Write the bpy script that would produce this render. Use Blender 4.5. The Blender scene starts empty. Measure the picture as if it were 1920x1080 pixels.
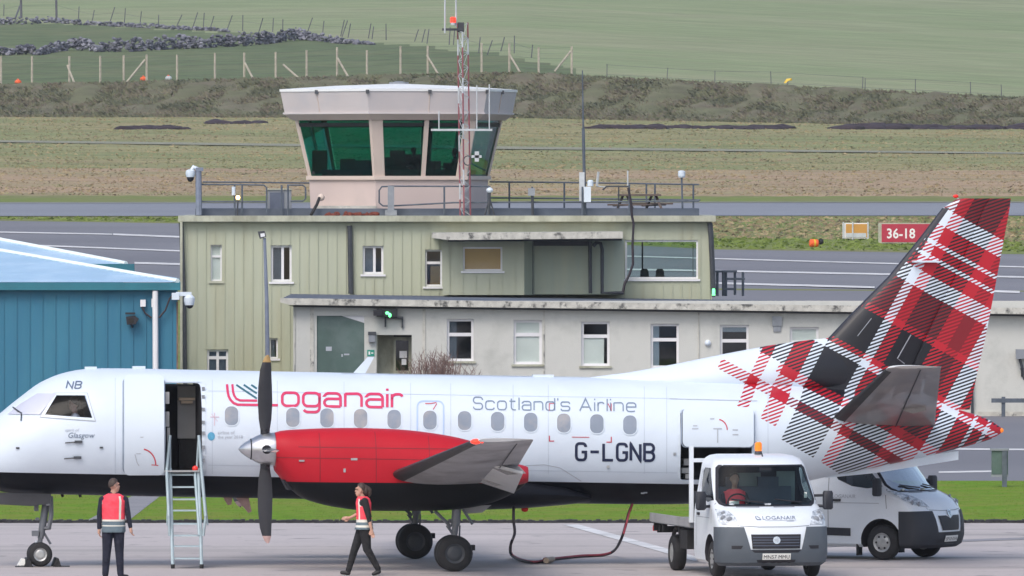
import bpy, bmesh, math, random
from mathutils import Vector, Matrix
import numpy as np
R = math.radians
random.seed(7)
SC = bpy.context.scene
COL = SC.collection

# ------------------------------------------------------------------ camera, world, sun, exposure
FPX, HZ, CAMH = 20000.0, 344.0, 7.16          # focal length in photo pixels, horizon row, eye height
cam_data = bpy.data.cameras.new("camera")
cam = bpy.data.objects.new("camera", cam_data)
COL.objects.link(cam)
cam.location = (0, 0, CAMH)
cam.rotation_euler = (R(90), 0, 0)
cam_data.sensor_width = 36
cam_data.lens = 36 * FPX / 1920
cam_data.shift_y = -(540 - HZ) / 1920
cam_data.clip_start = 1
cam_data.clip_end = 6000
SC.camera = cam

SUN_EL, SUN_AZ = R(48), R(205)                # high veiled sun behind the camera's left shoulder
world = bpy.data.worlds.new("World")
SC.world = world
world.use_nodes = True
wn, wl = world.node_tree.nodes, world.node_tree.links
sky = wn.new("ShaderNodeTexSky")
sky.sky_type = 'NISHITA'
sky.sun_disc = False
sky.sun_elevation = SUN_EL
sky.sun_rotation = SUN_AZ
sky.air_density = 1.0
sky.dust_density = 3.0
hs = wn.new("ShaderNodeHueSaturation")
hs.inputs["Saturation"].default_value = 0.9
wl.new(sky.outputs[0], hs.inputs["Color"])
wl.new(hs.outputs[0], wn["Background"].inputs[0])
wn["Background"].inputs[1].default_value = 0.15
sun_d = bpy.data.lights.new("sun", 'SUN')
sun_d.energy = 0.75
sun_d.angle = R(28)
sun_d.color = (1.0, 0.97, 0.94)
sun = bpy.data.objects.new("sun", sun_d)
COL.objects.link(sun)
sdir = Vector((math.sin(SUN_AZ) * math.cos(SUN_EL), math.cos(SUN_AZ) * math.cos(SUN_EL), math.sin(SUN_EL)))
sun.rotation_euler = sdir.to_track_quat('Z', 'Y').to_euler()
SC.view_settings.view_transform = 'Standard'
SC.view_settings.look = 'None'
SC.view_settings.exposure = 0.47
SC.view_settings.gamma = 1
SC.cycles.max_bounces = 8
SC.cycles.transparent_max_bounces = 12
SC.cycles.caustics_reflective = False
SC.cycles.caustics_refractive = False

# ------------------------------------------------------------------ helpers
def P(px, py, Y):
    "the point at depth Y seen at photo pixel px, py"
    return Vector(((px - 960) / FPX * Y, Y, CAMH - (py - HZ) / FPX * Y))

class MB:
    def __init__(s):
        s.bm = bmesh.new(); s.mi = 0
    def face(s, pts):
        vs = [s.bm.verts.new(p) for p in pts]
        try:
            f = s.bm.faces.new(vs); f.material_index = s.mi
            return f
        except ValueError:
            return None
    def prism(s, pts, vec):
        vec = Vector(vec); pts = [Vector(p) for p in pts]
        a = [s.bm.verts.new(p) for p in pts]; b = [s.bm.verts.new(p + vec) for p in pts]
        n = len(pts); fs = [s.bm.faces.new(a), s.bm.faces.new(b[::-1])]
        for i in range(n):
            fs.append(s.bm.faces.new((a[i], b[i], b[(i + 1) % n], a[(i + 1) % n])))
        for f in fs: f.material_index = s.mi
    def box(s, c, sz, rot=None):
        c = Vector(c); hx, hy, hz = sz[0] / 2, sz[1] / 2, sz[2] / 2
        pts = [Vector((x, y, -hz)) for x, y in ((-hx, -hy), (hx, -hy), (hx, hy), (-hx, hy))]
        up = Vector((0, 0, 2 * hz))
        if rot is not None:
            pts = [rot @ p for p in pts]; up = rot @ up
        s.prism([c + p for p in pts], up)
    def pbox(s, x0, y0, x1, y1, Y, depth):
        s.prism([P(x0, y0, Y), P(x1, y0, Y), P(x1, y1, Y), P(x0, y1, Y)], (0, depth, 0))
    def pquad(s, pts, Y, depth):
        s.prism([P(x, y, Y) for x, y in pts], (0, depth, 0))
    def rings(s, rs, cap=True, close=False):
        vr = [[s.bm.verts.new(p) for p in r] for r in rs]
        n = len(vr[0]); m = len(vr)
        for k in range(m if close else m - 1):
            a, b = vr[k], vr[(k + 1) % m]
            for i in range(n):
                j = (i + 1) % n
                f = s.bm.faces.new((a[i], a[j], b[j], b[i])); f.material_index = s.mi
        if cap and not close:
            f = s.bm.faces.new(vr[0][::-1]); f.material_index = s.mi
            f = s.bm.faces.new(vr[-1]); f.material_index = s.mi
    def tube(s, path, r, n=8):
        path = [Vector(p) for p in path]; m = len(path)
        rad = r if isinstance(r, (list, tuple)) else [r] * m
        rs = []; prev = None
        for i in range(m):
            d = (path[min(i + 1, m - 1)] - path[max(i - 1, 0)])
            if d.length < 1e-9: d = Vector((0, 0, 1))
            d.normalize()
            if prev is None:
                ref = Vector((0, 0, 1)) if abs(d.z) < .9 else Vector((1, 0, 0))
                u = d.cross(ref).normalized()
            else:
                u = prev - d * prev.dot(d)
                u = u.normalized() if u.length > 1e-6 else d.orthogonal().normalized()
            prev = u; v = d.cross(u)
            rs.append([path[i] + (u * math.cos(2 * math.pi * k / n) + v * math.sin(2 * math.pi * k / n)) * rad[i] for k in range(n)])
        s.rings(rs)
    def lathe(s, prof, o, ax, n=20, close=False):
        o = Vector(o); ax = Vector(ax).normalized(); u = ax.orthogonal().normalized(); v = ax.cross(u)
        s.rings([[o + ax * a + (u * math.cos(2 * math.pi * k / n) + v * math.sin(2 * math.pi * k / n)) * max(r, 1e-4) for k in range(n)] for a, r in prof], close=close)
    def sph(s, c, r, n=12, m=8):
        c = Vector(c); r = (r, r, r) if not isinstance(r, (tuple, list)) else r
        rs = []
        for j in range(m + 1):
            t = math.pi * (j / m) ; rr = max(math.sin(t), 1e-3)
            rs.append([c + Vector((r[0] * rr * math.cos(2 * math.pi * k / n), r[1] * rr * math.sin(2 * math.pi * k / n), -r[2] * math.cos(t))) for k in range(n)])
        s.rings(rs)
    def build(s, name, mats, parent=None, smooth=None, local=False, recalc=True):
        bm = s.bm
        if recalc: bmesh.ops.recalc_face_normals(bm, faces=bm.faces)
        me = bpy.data.meshes.new(name)
        o = bpy.data.objects.new(name, me)
        if parent is not None:
            o.parent = parent
            if not local:
                rt = parent
                while rt.parent: rt = rt.parent
                bmesh.ops.translate(bm, verts=bm.verts, vec=-rt.location)
        elif not local:
            xs = [v.co.x for v in bm.verts]; ys = [v.co.y for v in bm.verts]; zs = [v.co.z for v in bm.verts]
            base = Vector(((min(xs) + max(xs)) / 2, (min(ys) + max(ys)) / 2, min(zs)))
            bmesh.ops.translate(bm, verts=bm.verts, vec=-base); o.location = base
        bm.to_mesh(me); bm.free()
        for m in (mats if isinstance(mats, (list, tuple)) else [mats]): me.materials.append(m)
        if smooth is not None:
            me.shade_smooth(); me.set_sharp_from_angle(angle=R(smooth))
        COL.objects.link(o)
        return o

def tag(o, label=None, cat=None, group=None, kind=None):
    if label: o["label"] = label
    if cat: o["category"] = cat
    if group: o["group"] = group
    if kind: o["kind"] = kind
    return o
def thing(name, label, cat, loc=(0, 0, 0), rz=0, group=None):
    o = bpy.data.objects.new(name, None); COL.objects.link(o)
    o.empty_display_size = .3; o.location = loc; o.rotation_euler = (0, 0, rz)
    return tag(o, label, cat, group)
def copy_tree(o, parent=None):
    c = o.copy(); COL.objects.link(c)
    if parent is not None: c.parent = parent
    for ch in list(o.children): copy_tree(ch, c)
    return c

# ------------------------------------------------------------------ materials
def newmat(name):
    m = bpy.data.materials.new(name); m.use_nodes = True
    return m, m.node_tree.nodes, m.node_tree.links, m.node_tree.nodes["Principled BSDF"]
def pm(name, col, rough=.6, var=.12, scale=3.0, metal=0.0, bump=0.0, bscale=20.0, coat=0.0, spec=.5, tint=None, tscale=.5, stretch=(1, 1, 1), tlo=.45, thi=.62, emit=0):
    m, n, l, b = newmat(name)
    tc = n.new("ShaderNodeTexCoord"); mp = n.new("ShaderNodeMapping"); l.new(tc.outputs["Object"], mp.inputs[0])
    mp.inputs["Scale"].default_value = stretch
    nz = n.new("ShaderNodeTexNoise"); nz.inputs["Scale"].default_value = scale; nz.inputs["Detail"].default_value = 6
    l.new(mp.outputs[0], nz.inputs["Vector"])
    mr = n.new("ShaderNodeMapRange"); mr.inputs[1].default_value = .25; mr.inputs[2].default_value = .75
    mr.inputs[3].default_value = 1 - var; mr.inputs[4].default_value = 1 + var
    l.new(nz.outputs[0], mr.inputs[0])
    base = n.new("ShaderNodeRGB"); base.outputs[0].default_value = (*col, 1); out = base.outputs[0]
    if tint:
        n2 = n.new("ShaderNodeTexNoise"); n2.inputs["Scale"].default_value = tscale; n2.inputs["Detail"].default_value = 8; n2.inputs["Roughness"].default_value = .65
        l.new(mp.outputs[0], n2.inputs["Vector"])
        r2 = n.new("ShaderNodeMapRange"); r2.inputs[1].default_value = tlo; r2.inputs[2].default_value = thi
        l.new(n2.outputs[0], r2.inputs[0])
        mx = n.new("ShaderNodeMix"); mx.data_type = 'RGBA'; l.new(r2.outputs[0], mx.inputs[0]); l.new(out, mx.inputs[6]); mx.inputs[7].default_value = (*tint, 1)
        out = mx.outputs[2]
    mu = n.new("ShaderNodeVectorMath"); mu.operation = 'SCALE'; l.new(out, mu.inputs[0]); l.new(mr.outputs[0], mu.inputs["Scale"])
    l.new(mu.outputs[0], b.inputs["Base Color"])
    b.inputs["Roughness"].default_value = rough; b.inputs["Metallic"].default_value = metal
    b.inputs["Coat Weight"].default_value = coat; b.inputs["Specular IOR Level"].default_value = spec
    if bump:
        n3 = n.new("ShaderNodeTexNoise"); n3.inputs["Scale"].default_value = bscale; n3.inputs["Detail"].default_value = 5
        l.new(mp.outputs[0], n3.inputs["Vector"])
        bp = n.new("ShaderNodeBump"); bp.inputs["Strength"].default_value = bump; bp.inputs["Distance"].default_value = .05
        l.new(n3.outputs[0], bp.inputs["Height"]); l.new(bp.outputs[0], b.inputs["Normal"])
    if emit:
        b.inputs["Emission Color"].default_value = (*col, 1); b.inputs["Emission Strength"].default_value = emit
    return m
def glass(name, tint, refl=.08, rough=.02):
    "a clear or tinted pane: passes tinted light, reflects a little"
    m, n, l, b = newmat(name); n.remove(b)
    tr = n.new("ShaderNodeBsdfTransparent"); tr.inputs[0].default_value = (*tint, 1)
    gl = n.new("ShaderNodeBsdfGlossy"); gl.inputs["Roughness"].default_value = rough
    fr = n.new("ShaderNodeLayerWeight"); fr.inputs[0].default_value = .5
    pw = n.new("ShaderNodeMath"); pw.operation = 'POWER'; pw.inputs[1].default_value = 4; l.new(fr.outputs["Facing"], pw.inputs[0])
    ma = n.new("ShaderNodeMath"); ma.operation = 'MULTIPLY_ADD'; ma.inputs[1].default_value = .85; ma.inputs[2].default_value = refl
    l.new(pw.outputs[0], ma.inputs[0]); ma.use_clamp = True
    mx = n.new("ShaderNodeMixShader"); l.new(ma.outputs[0], mx.inputs[0]); l.new(tr.outputs[0], mx.inputs[1]); l.new(gl.outputs[0], mx.inputs[2])
    l.new(mx.outputs[0], n["Material Output"].inputs[0])
    return m

M = {}
M['roof_white'] = pm("white roof sheet", (.80, .81, .80), .5, .04, 1)
M['white_paint'] = pm("white paint", (.66, .74, .82), .35, .03, 1.2, coat=.3)
M['van_white'] = pm("van white paint", (.74, .79, .84), .35, .05, 1.5, coat=.25, tint=(.66, .68, .68), tscale=.9, tlo=.55, thi=.8)
M['upvc'] = pm("white window plastic", (.78, .78, .80), .4, .04, 4)
M['black_rubber'] = pm("black rubber", (.018, .018, .02), .75, .25, 6, bump=.2)
M['black_paint'] = pm("black paint", (.007, .008, .012), .65, .2, 2, spec=.2)
M['boot'] = pm("black deicing rubber", (.022, .022, .024), .55, .3, 3)
M['dark_metal'] = pm("dark painted metal", (.05, .055, .065), .5, .25, 5)
M['grey_metal'] = pm("grey galvanised metal", (.28, .30, .33), .45, .2, 5, metal=.3)
M['rail_metal'] = pm("weathered blue grey rail", (.085, .105, .135), .6, .3, 6)
M['steel'] = pm("bare steel", (.55, .56, .58), .28, .1, 8, metal=.9)
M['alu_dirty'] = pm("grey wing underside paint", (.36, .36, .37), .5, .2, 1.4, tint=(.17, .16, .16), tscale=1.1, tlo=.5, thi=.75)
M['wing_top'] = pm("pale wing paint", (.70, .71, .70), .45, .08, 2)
M['red_paint'] = pm("red nacelle paint", (.36, .010, .024), .5, .06, 1.5)
M['red_light'] = pm("red light lens", (.9, .03, .02), .3, .1, 3)
M['lamp_red'] = pm("lit red lamp", (1, .05, .025), .3, 0, 3, emit=.9)
M['lamp_amber'] = pm("amber beacon", (.9, .22, .02), .3, .1, 3, emit=.35)
M['lamp_warm'] = pm("lit warm lamp", (1, .62, .28), .3, 0, 3, emit=3)
M['lamp_green'] = pm("lit green lamp", (.15, 1, .3), .3, 0, 3, emit=1.6)
M['interior'] = pm("dark cabin interior", (.028, .028, .035), .8, .2, 2)
M['cabin_panel'] = pm("cabin bulkhead", (.42, .42, .42), .6, .1, 3)
M['pane_cabin'] = pm("blue grey cabin pane", (.24, .28, .34), .15, .12, 2.5, coat=.5, tint=(.36, .35, .35), tscale=1.2)
M['green_clad'] = pm("pale green cladding", (.45, .475, .36), .6, .07, .8, tint=(.41, .41, .29), tscale=.6, stretch=(3, 1, .25), tlo=.5, thi=.75)
M['green_clad_b'] = pm("grey green bay cladding", (.37, .42, .34), .6, .06, .8, tint=(.41, .44, .33), tscale=.5, stretch=(3, 1, .35))
M['cream_trim'] = pm("cream green eaves", (.47, .48, .38), .65, .12, 1.5, tint=(.33, .33, .25), tscale=.8, stretch=(2, 1, 1))
M['render'] = pm("off white rendered wall", (.57, .575, .54), .8, .05, .9, bump=.12, bscale=30, tint=(.42, .43, .40), tscale=.9, tlo=.52, thi=.75)
M['concrete'] = pm("stained concrete fascia", (.52, .51, .46), .85, .22, 5, bump=.3, bscale=15, tint=(.11, .11, .105), tscale=3.2, stretch=(1, 1, .8), tlo=.53, thi=.64)
M['roof_felt'] = pm("blue grey roof felt", (.085, .105, .145), .8, .12, .7, tint=(.13, .15, .19), tscale=.3)
M['teal'] = pm("teal profiled steel", (.042, .18, .28), .6, .05, .6, spec=.3, tint=(.048, .195, .285), tscale=.4, stretch=(3, 1, .4))
M['teal_gutter'] = pm("teal gutter", (.035, .185, .235), .6, .06, 1.5, spec=.3, tint=(.035, .16, .21), tscale=.8)
M['roof_blue'] = pm("pale blue sheet roof", (.36, .53, .70), .6, .05, .5, tint=(.43, .58, .73), tscale=.5)
M['ridge'] = pm("pale ridge capping", (.78, .86, .84), .5, .05, 2)
M['cab_pink'] = pm("pink cream cab panel", (.61, .50, .46), .6, .05, .8, tint=(.52, .44, .41), tscale=.6, tlo=.5, thi=.75)
M['cab_cream'] = pm("cream cab mullion", (.64, .53, .46), .6, .05, 1)
M['cab_fascia'] = pm("pale cab roof fascia", (.58, .53, .52), .6, .05, .6, tint=(.53, .50, .51), tscale=.5)
M['cab_glass'] = glass("green tinted cab glass", (.22, .70, .65), .012)
M['clear_glass'] = glass("window glass", (.93, .95, .95), .03)
M['dark_glass'] = glass("dark window glass", (.70, .75, .80), .06)
M['bay_glass'] = glass("pale green office glass", (.80, .90, .86), .04)
M['cockpit_glass'] = glass("cockpit glass", (.62, .68, .78), .012)
M['screen_glass'] = glass("windscreen glass", (.52, .62, .63), .03)
M['pale_screen'] = pm("windscreen with painted reflection", (.56, .58, .68), .15, .08, 2, coat=.6)  # opaque pane; its pale lavender reflection is put into the base colour
M['room'] = pm("dim room interior", (.16, .16, .17), .8, .1, 1)
M['curtain'] = pm("pale window blind", (.74, .78, .74), .8, .06, 2)
M['curtain_dark'] = pm("grey curtain", (.30, .31, .31), .8, .1, 4)
M['blind_orange'] = pm("tan roller blind", (.58, .36, .14), .8, .06, 3)
M['lettering_pink'] = pm("pink red lettering", (.62, .03, .12), .5, .03, 3)
M['lettering_grey'] = pm("blue grey lettering", (.12, .16, .24), .5, .03, 3)
M['slogan_grey'] = pm("pale slate lettering", (.20, .26, .35), .5, .03, 3)
M['lettering_navy'] = pm("navy lettering", (.012, .02, .06), .5, .03, 3)
M['lettering_green'] = pm("dark teal stripes", (.03, .13, .17), .5, .03, 3)
M['marking_red'] = pm("red stencil marking", (.55, .06, .09), .5, .03, 3)
M['faint'] = pm("faint grey marking", (.42, .45, .50), .5, .05, 3)
M['decal_blue'] = pm("blue globe decal", (.10, .36, .55), .4, .2, 30)
M['skin'] = pm("skin", (.52, .30, .22), .55, .08, 12)
M['hair_dark'] = pm("dark brown hair", (.055, .036, .028), .6, .3, 40)
M['navy_cloth'] = pm("navy clothing", (.012, .014, .03), .85, .3, 7, bump=.8, bscale=9)
M['black_cloth'] = pm("black clothing", (.014, .014, .016), .85, .35, 7, bump=.8, bscale=9)
M['white_cloth'] = pm("white shirt", (.70, .70, .72), .8, .06, 9)
M['vest_pink'] = pm("fluorescent pink red vest", (.95, .07, .105), .7, .10, 7, bump=.7, bscale=9)
M['vest_grey'] = pm("grey blue vest panel", (.13, .18, .21), .8, .1, 8, bump=.6, bscale=9)
M['reflective'] = pm("silver reflective tape", (.72, .70, .62), .4, .06, 10)
M['shoe'] = pm("black shoe", (.012, .012, .014), .5, .2, 9)
M['tartan_black'] = M['black_paint']
M['bumper_grey'] = pm("grey plastic bumper", (.085, .102, .122), .65, .08, 4, bump=.1, bscale=60)
M['bumper_dark'] = pm("dark plastic bumper", (.022, .025, .034), .6, .1, 4, bump=.1, bscale=60)
M['grille_black'] = pm("black grille", (.012, .012, .018), .55, .2, 6)
M['lamp_lens'] = pm("clear lamp lens", (.36, .40, .44), .1, .5, 16, coat=1, tint=(.62, .66, .70), tscale=9, tlo=.45, thi=.55)
M['chrome'] = pm("chrome badge", (.70, .71, .72), .2, .1, 20, metal=.8)
M['plate'] = pm("white number plate", (.78, .78, .74), .5, .03, 4)
M['wheel_silver'] = pm("silver wheel", (.42, .43, .43), .4, .2, 8, metal=.4)
M['timber'] = pm("pale fence timber", (.42, .38, .31), .85, .25, 4)
M['timber_old'] = pm("weathered dark timber", (.10, .10, .12), .9, .3, 4)
M['brown_wood'] = pm("brown table timber", (.13, .10, .085), .85, .25, 5)
M['stone'] = pm("grey field stone", (.15, .155, .19), .95, .4, .9, bump=.6, bscale=4, tint=(.26, .26, .30), tscale=1.5)
M['stone_dark'] = pm("dark field stone", (.07, .075, .10), .95, .4, .9, bump=.6, bscale=4)
M['soil'] = pm("dark turned soil", (.036, .026, .034), .95, .4, .9, bump=.8, bscale=3)
M['mast_red'] = pm("red mast paint", (.27, .085, .10), .6, .2, 4)
M['mast_white'] = pm("white mast paint", (.50, .53, .55), .6, .15, 4)
M['sign_red'] = pm("red airfield sign face", (.44, .028, .06), .5, .04, 2)
M['sign_white'] = pm("white sign lettering", (.82, .80, .80), .5, .03, 3)
M['sign_orange'] = pm("orange sign face", (.55, .28, .06), .5, .08, 2)
M['orange'] = pm("orange plastic", (.85, .13, .03), .5, .1, 4)
M['yellow'] = pm("yellow plastic", (.75, .50, .03), .5, .1, 4)
M['door_green'] = pm("dark grey green boarding", (.075, .125, .11), .6, .15, 1.2, tint=(.11, .16, .15), tscale=.8)
M['sign_green'] = pm("green safety sign", (.02, .28, .20), .5, .1, 5)
M['twig'] = pm("reddish bare twig", (.19, .125, .11), .9, .25, 5)
M['cable_black'] = pm("black cable", (.03, .022, .03), .6, .2, 5)
M['cable_red'] = pm("red cable", (.30, .04, .06), .6, .2, 5)
M['steps_alu'] = pm("pale blue aluminium steps", (.42, .52, .56), .45, .1, 6, metal=.25)
M['rust_brown'] = pm("rusty brown strip", (.20, .13, .095), .9, .3, 5)
M['rust'] = pm("rust red roof moss", (.17, .045, .03), .95, .4, 8)
M['box_grey'] = pm("grey equipment box", (.24, .26, .29), .6, .1, 4)
M['box_dark'] = pm("blue black unit grille", (.10, .12, .17), .5, .1, 6)
M['console'] = pm("dark console", (.012, .014, .016), .7, .2, 4)
M['silhouette'] = pm("painted silhouette", (.008, .009, .012), .9, .2, 6)  # silhouette shade put into one colour for skin, hair and clothing

# ------------------------------------------------------------------ terrain
KN = [  # depth, rows at photo px 0, 960, 1920
    (340, None), (400, (540, 540, 546)), (470, (468, 470, 480)), (560, (406, 406, 408)), (602, (379, 379, 379)), (660, (352, 352, 354)),
    (760, (296, 298, 302)), (896, (218, 220, 238)), (905, (196, 186, 216)), (916, (161, 137, 185)), (935, (150, 128, 178)),
    (1000, (108, 96, 145)), (1150, (40, 30, 75)), (1400, (-40, -52, -20)), (2000, (-150, -160, -130)), (3200, (-190, -200, -180))]
def prof(k, px):
    Y, r = KN[k]
    if r is None: return 0.0
    px = max(-900, min(2800, px))
    y = r[0] + (r[1] - r[0]) * px / 960 if px < 960 else r[1] + (r[2] - r[1]) * (px - 960) / 960
    return CAMH - (y - HZ) / FPX * Y
def zt(X, Y):
    if Y <= 340: return 0.0
    for k in range(len(KN) - 1):
        if Y <= KN[k + 1][0]:
            t = (Y - KN[k][0]) / (KN[k + 1][0] - KN[k][0])
            px = 960 + FPX * X / Y
            return prof(k, px) * (1 - t) + prof(k + 1, px) * t
    return prof(len(KN) - 1, 960)
def G(px, py, lift=0.0):
    "where the ray through a photo pixel meets the ground"
    lo, hi = 150.0, 3200.0
    for _ in range(50):
        mid = (lo + hi) / 2; p = P(px, py, mid)
        if p.z > zt(p.x, mid): lo = mid
        else: hi = mid
    p = P(px, py, lo); p.z = zt(p.x, lo) + lift
    return p

def apron_mat():
    m = pm("apron concrete", (.47, .425, .415), .85, .06, .35, bump=.05, bscale=40, tint=(.40, .365, .35), tscale=.09, tlo=.42, thi=.65)
    n, l = m.node_tree.nodes, m.node_tree.links; b = n["Principled BSDF"]
    src = b.inputs["Base Color"].links[0].from_socket
    tc = n.new("ShaderNodeTexCoord")
    for sc, stretch, lo, hi, col in ((1.1, (1, 1, 1), .62, .70, (.14, .13, .13, 1)), (.5, (.06, 1.2, 1), .54, .68, (.28, .262, .255, 1)), (5, (1, 1, 1), .64, .70, (.24, .225, .22, 1)), (.9, (.12, .7, 1), .62, .75, (.56, .52, .50, 1))):
        mp = n.new("ShaderNodeMapping"); mp.inputs["Scale"].default_value = stretch; l.new(tc.outputs["Object"], mp.inputs[0])
        nz = n.new("ShaderNodeTexNoise"); nz.inputs["Scale"].default_value = sc; nz.inputs["Detail"].default_value = 7; l.new(mp.outputs[0], nz.inputs["Vector"])
        r = n.new("ShaderNodeMapRange"); r.inputs[1].default_value = lo; r.inputs[2].default_value = hi; r.inputs[4].default_value = .7; l.new(nz.outputs[0], r.inputs[0])
        mx = n.new("ShaderNodeMix"); mx.data_type = 'RGBA'; l.new(r.outputs[0], mx.inputs[0]); l.new(src, mx.inputs[6]); mx.inputs[7].default_value = col; src = mx.outputs[2]
    l.new(src, b.inputs["Base Color"]); return m
M['g_apron'] = apron_mat()
M['g_asphalt'] = pm("runway asphalt", (.19, .19, .21), .85, .08, .2, tint=(.155, .155, .175), tscale=.05)
M['g_taxi'] = pm("taxiway asphalt", (.22, .235, .27), .85, .05, .2, tint=(.19, .20, .235), tscale=.05)
M['g_lawn'] = pm("mown green grass", (.125, .24, .016), .9, .22, 3, bump=.6, bscale=14, spec=.1, tint=(.20, .225, .04), tscale=.5, tlo=.42, thi=.62)
M['g_verge'] = pm("rough verge grass", (.20, .20, .09), .95, .2, .8, spec=.1, tint=(.17, .215, .06), tscale=.12, tlo=.4, thi=.6)
M['g_field'] = pm("rough field grass", (.285, .255, .135), .95, .2, .25, bump=.2, bscale=2, spec=.1, tint=(.215, .235, .11), tscale=.055, stretch=(.5, 1, 1), tlo=.44, thi=.58)
M['g_field_tan'] = pm("tan dry grass", (.36, .265, .175), .95, .2, .25, bump=.2, bscale=2, spec=.1, tint=(.285, .25, .14), tscale=.06, stretch=(.5, 1, 1), tlo=.46, thi=.62)
M['g_bank'] = pm("scrub bank", (.14, .145, .085), .95, .25, .5, bump=.5, bscale=1.5, spec=.1, tint=(.165, .145, .105), tscale=.2, tlo=.45, thi=.65)
M['g_pasture'] = pm("pasture", (.225, .275, .145), .95, .20, .35, bump=.4, bscale=1.2, tint=(.275, .29, .175), tscale=.03, stretch=(.35, 1, 1), tlo=.40, thi=.62, spec=.1)
M['g_track'] = pm("faint stony track", (.235, .235, .165), .95, .15, .8)
M['g_rough'] = pm("rough hill grass", (.115, .15, .075), .95, .25, .3, bump=.4, bscale=1.5, spec=.1, tint=(.15, .17, .09), tscale=.08, tlo=.45, thi=.62)
M['g_paint'] = pm("white road paint", (.62, .62, .62), .85, .25, 1.5, tint=(.40, .40, .40), tscale=.8, tlo=.5, thi=.75)
M['g_kerb'] = pm("dark soil with painted edge shadow", (.035, .035, .04), .9, .4, 4)  # soil lip colour that also paints the shadow strip along the turf
M['g_path'] = pm("grey path", (.24, .235, .25), .85, .1, 1)

def ground():
    ys = [120, 200, 225, 257, 330] + [k[0] for k in KN]
    fine = sorted(set(ys + list(range(340, 620, 20)) + list(range(620, 940, 6)) + list(range(940, 1220, 7)) + list(range(1225, 1500, 25)) + list(range(1500, 3200, 200))))
    verts, faces, mi = [], [], []
    pxs = list(range(-9000, -2600, 400)) + list(range(-2600, -120, 80)) + list(range(-120, 2040, 24)) + list(range(2040, 4600, 80)) + list(range(4600, 11400, 400))
    W = len(pxs)
    rnd = random.Random(3)
    for Y in fine:
        for px in pxs:
            X = (px - 960) / FPX * max(Y, 300)
            z = zt(X, Y)
            if 620 < Y < 2000: z += rnd.uniform(-.03, .03) if Y < 897 or Y > 917 else rnd.uniform(-.28, .28)
            verts.append((X, Y, z))
    for j in range(len(fine) - 1):
        Y = (fine[j] + fine[j + 1]) / 2
        k = 0 if Y < 340 else 1 if Y < 625 else 2 if Y < 720 else 3 if Y < 896 else 4 if Y < 918 else 5
        for i in range(W - 1):
            a = j * W + i
            k2 = k
            if k == 5 and pxs[i] < 1078:
                x_, y_, z_ = verts[a]; rw = HZ + (CAMH - z_) * FPX / y_ + rnd.uniform(-2, 2)
                if rw > np.interp(pxs[i], [-900, 0, 300, 600, 700, 900, 1078], [30, 42, 56, 72, 84, 100, 131]): k2 = 6
            faces.append((a, a + 1, a + W + 1, a + W)); mi.append(k2)
    me = bpy.data.meshes.new("ground"); me.from_pydata(verts, [], faces)
    for m in ('g_apron', 'g_verge', 'g_field_tan', 'g_field', 'g_bank', 'g_pasture', 'g_rough'): me.materials.append(M[m])
    me.polygons.foreach_set("material_index", mi)
    me.shade_smooth()
    o = bpy.data.objects.new("ground", me); COL.objects.link(o)
    tag(o, kind="structure")
ground()

def sheet(name, pts_px, mat, lift, kind="structure", nx=1):
    "a flat sheet draped on the ground, its outline given as far and near edges"
    mb = MB()
    far, near = pts_px
    n = len(far)
    rows = 14
    g = []
    for j in range(rows + 1):
        t = j / rows; row = []
        for i in range(n):
            a, b = G(*far[i]), G(*near[i])
            x, y = a.x + (b.x - a.x) * t, a.y + (b.y - a.y) * t
            row.append(mb.bm.verts.new((x, y, zt(x, y) + lift)))
        g.append(row)
    for j in range(rows):
        for i in range(n - 1):
            mb.bm.faces.new((g[j][i], g[j][i + 1], g[j + 1][i + 1], g[j + 1][i]))
    o = mb.build(name, mat, local=True, recalc=True)
    tag(o, kind=kind)
    return o
XS = [-4000, -2000, -900, -500, 0, 335, 700, 960, 1340, 1920, 2400, 2800, 4000, 6000]
def row(ys):   # ys as (px, y) pairs, resampled on XS
    return [(x, float(np.interp(x, [p[0] for p in ys], [p[1] for p in ys]))) for x in XS]
sheet("runway", (row([(-900, 412), (0, 415), (335, 420), (1340, 469), (1920, 478), (2800, 490)]), row([(-900, 560), (2800, 570)])), M['g_asphalt'], .03)
sheet("taxiway", (row([(-900, 379.5), (0, 380), (1920, 379), (2800, 379)]), row([(-900, 406), (0, 406), (1920, 405), (2800, 405)])), M['g_taxi'], .03)
# faint service track over the field
sheet("track", (row([(-900, 260), (0, 264), (960, 276), (1920, 287), (2800, 294)]), row([(-900, 264), (0, 268), (960, 281), (1920, 290), (2800, 297)])), M['g_track'], .06)
# near lawn between the apron and the road
def flat(name, pts, mat, z, kind="structure"):
    mb = MB(); mb.face([(x, y, z) for x, y in pts]); return tag(mb.build(name, mat, local=True), kind=kind)
flat("lawn", [(-120, 225.2), (120, 225.2), (120, 256.5), (-120, 256.5)], M['g_lawn'], .012)
flat("road", [(-120, 256.6), (120, 256.6), (120, 327.9), (-120, 327.9)], M['g_asphalt'], .008)
def gp(px, py, z=0.0):
    Y = (CAMH - z) * FPX / (py - HZ); return ((px - 960) / FPX * Y, Y)
flat("path", [gp(158, 980), gp(238, 980), gp(318, 918), gp(272, 918)], M['g_path'], .018)
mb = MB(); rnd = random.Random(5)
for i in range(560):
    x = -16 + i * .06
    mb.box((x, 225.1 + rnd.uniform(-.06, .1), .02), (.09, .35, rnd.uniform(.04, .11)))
tag(mb.build("turf_edge", M['g_kerb'], local=True), kind="structure")

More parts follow.
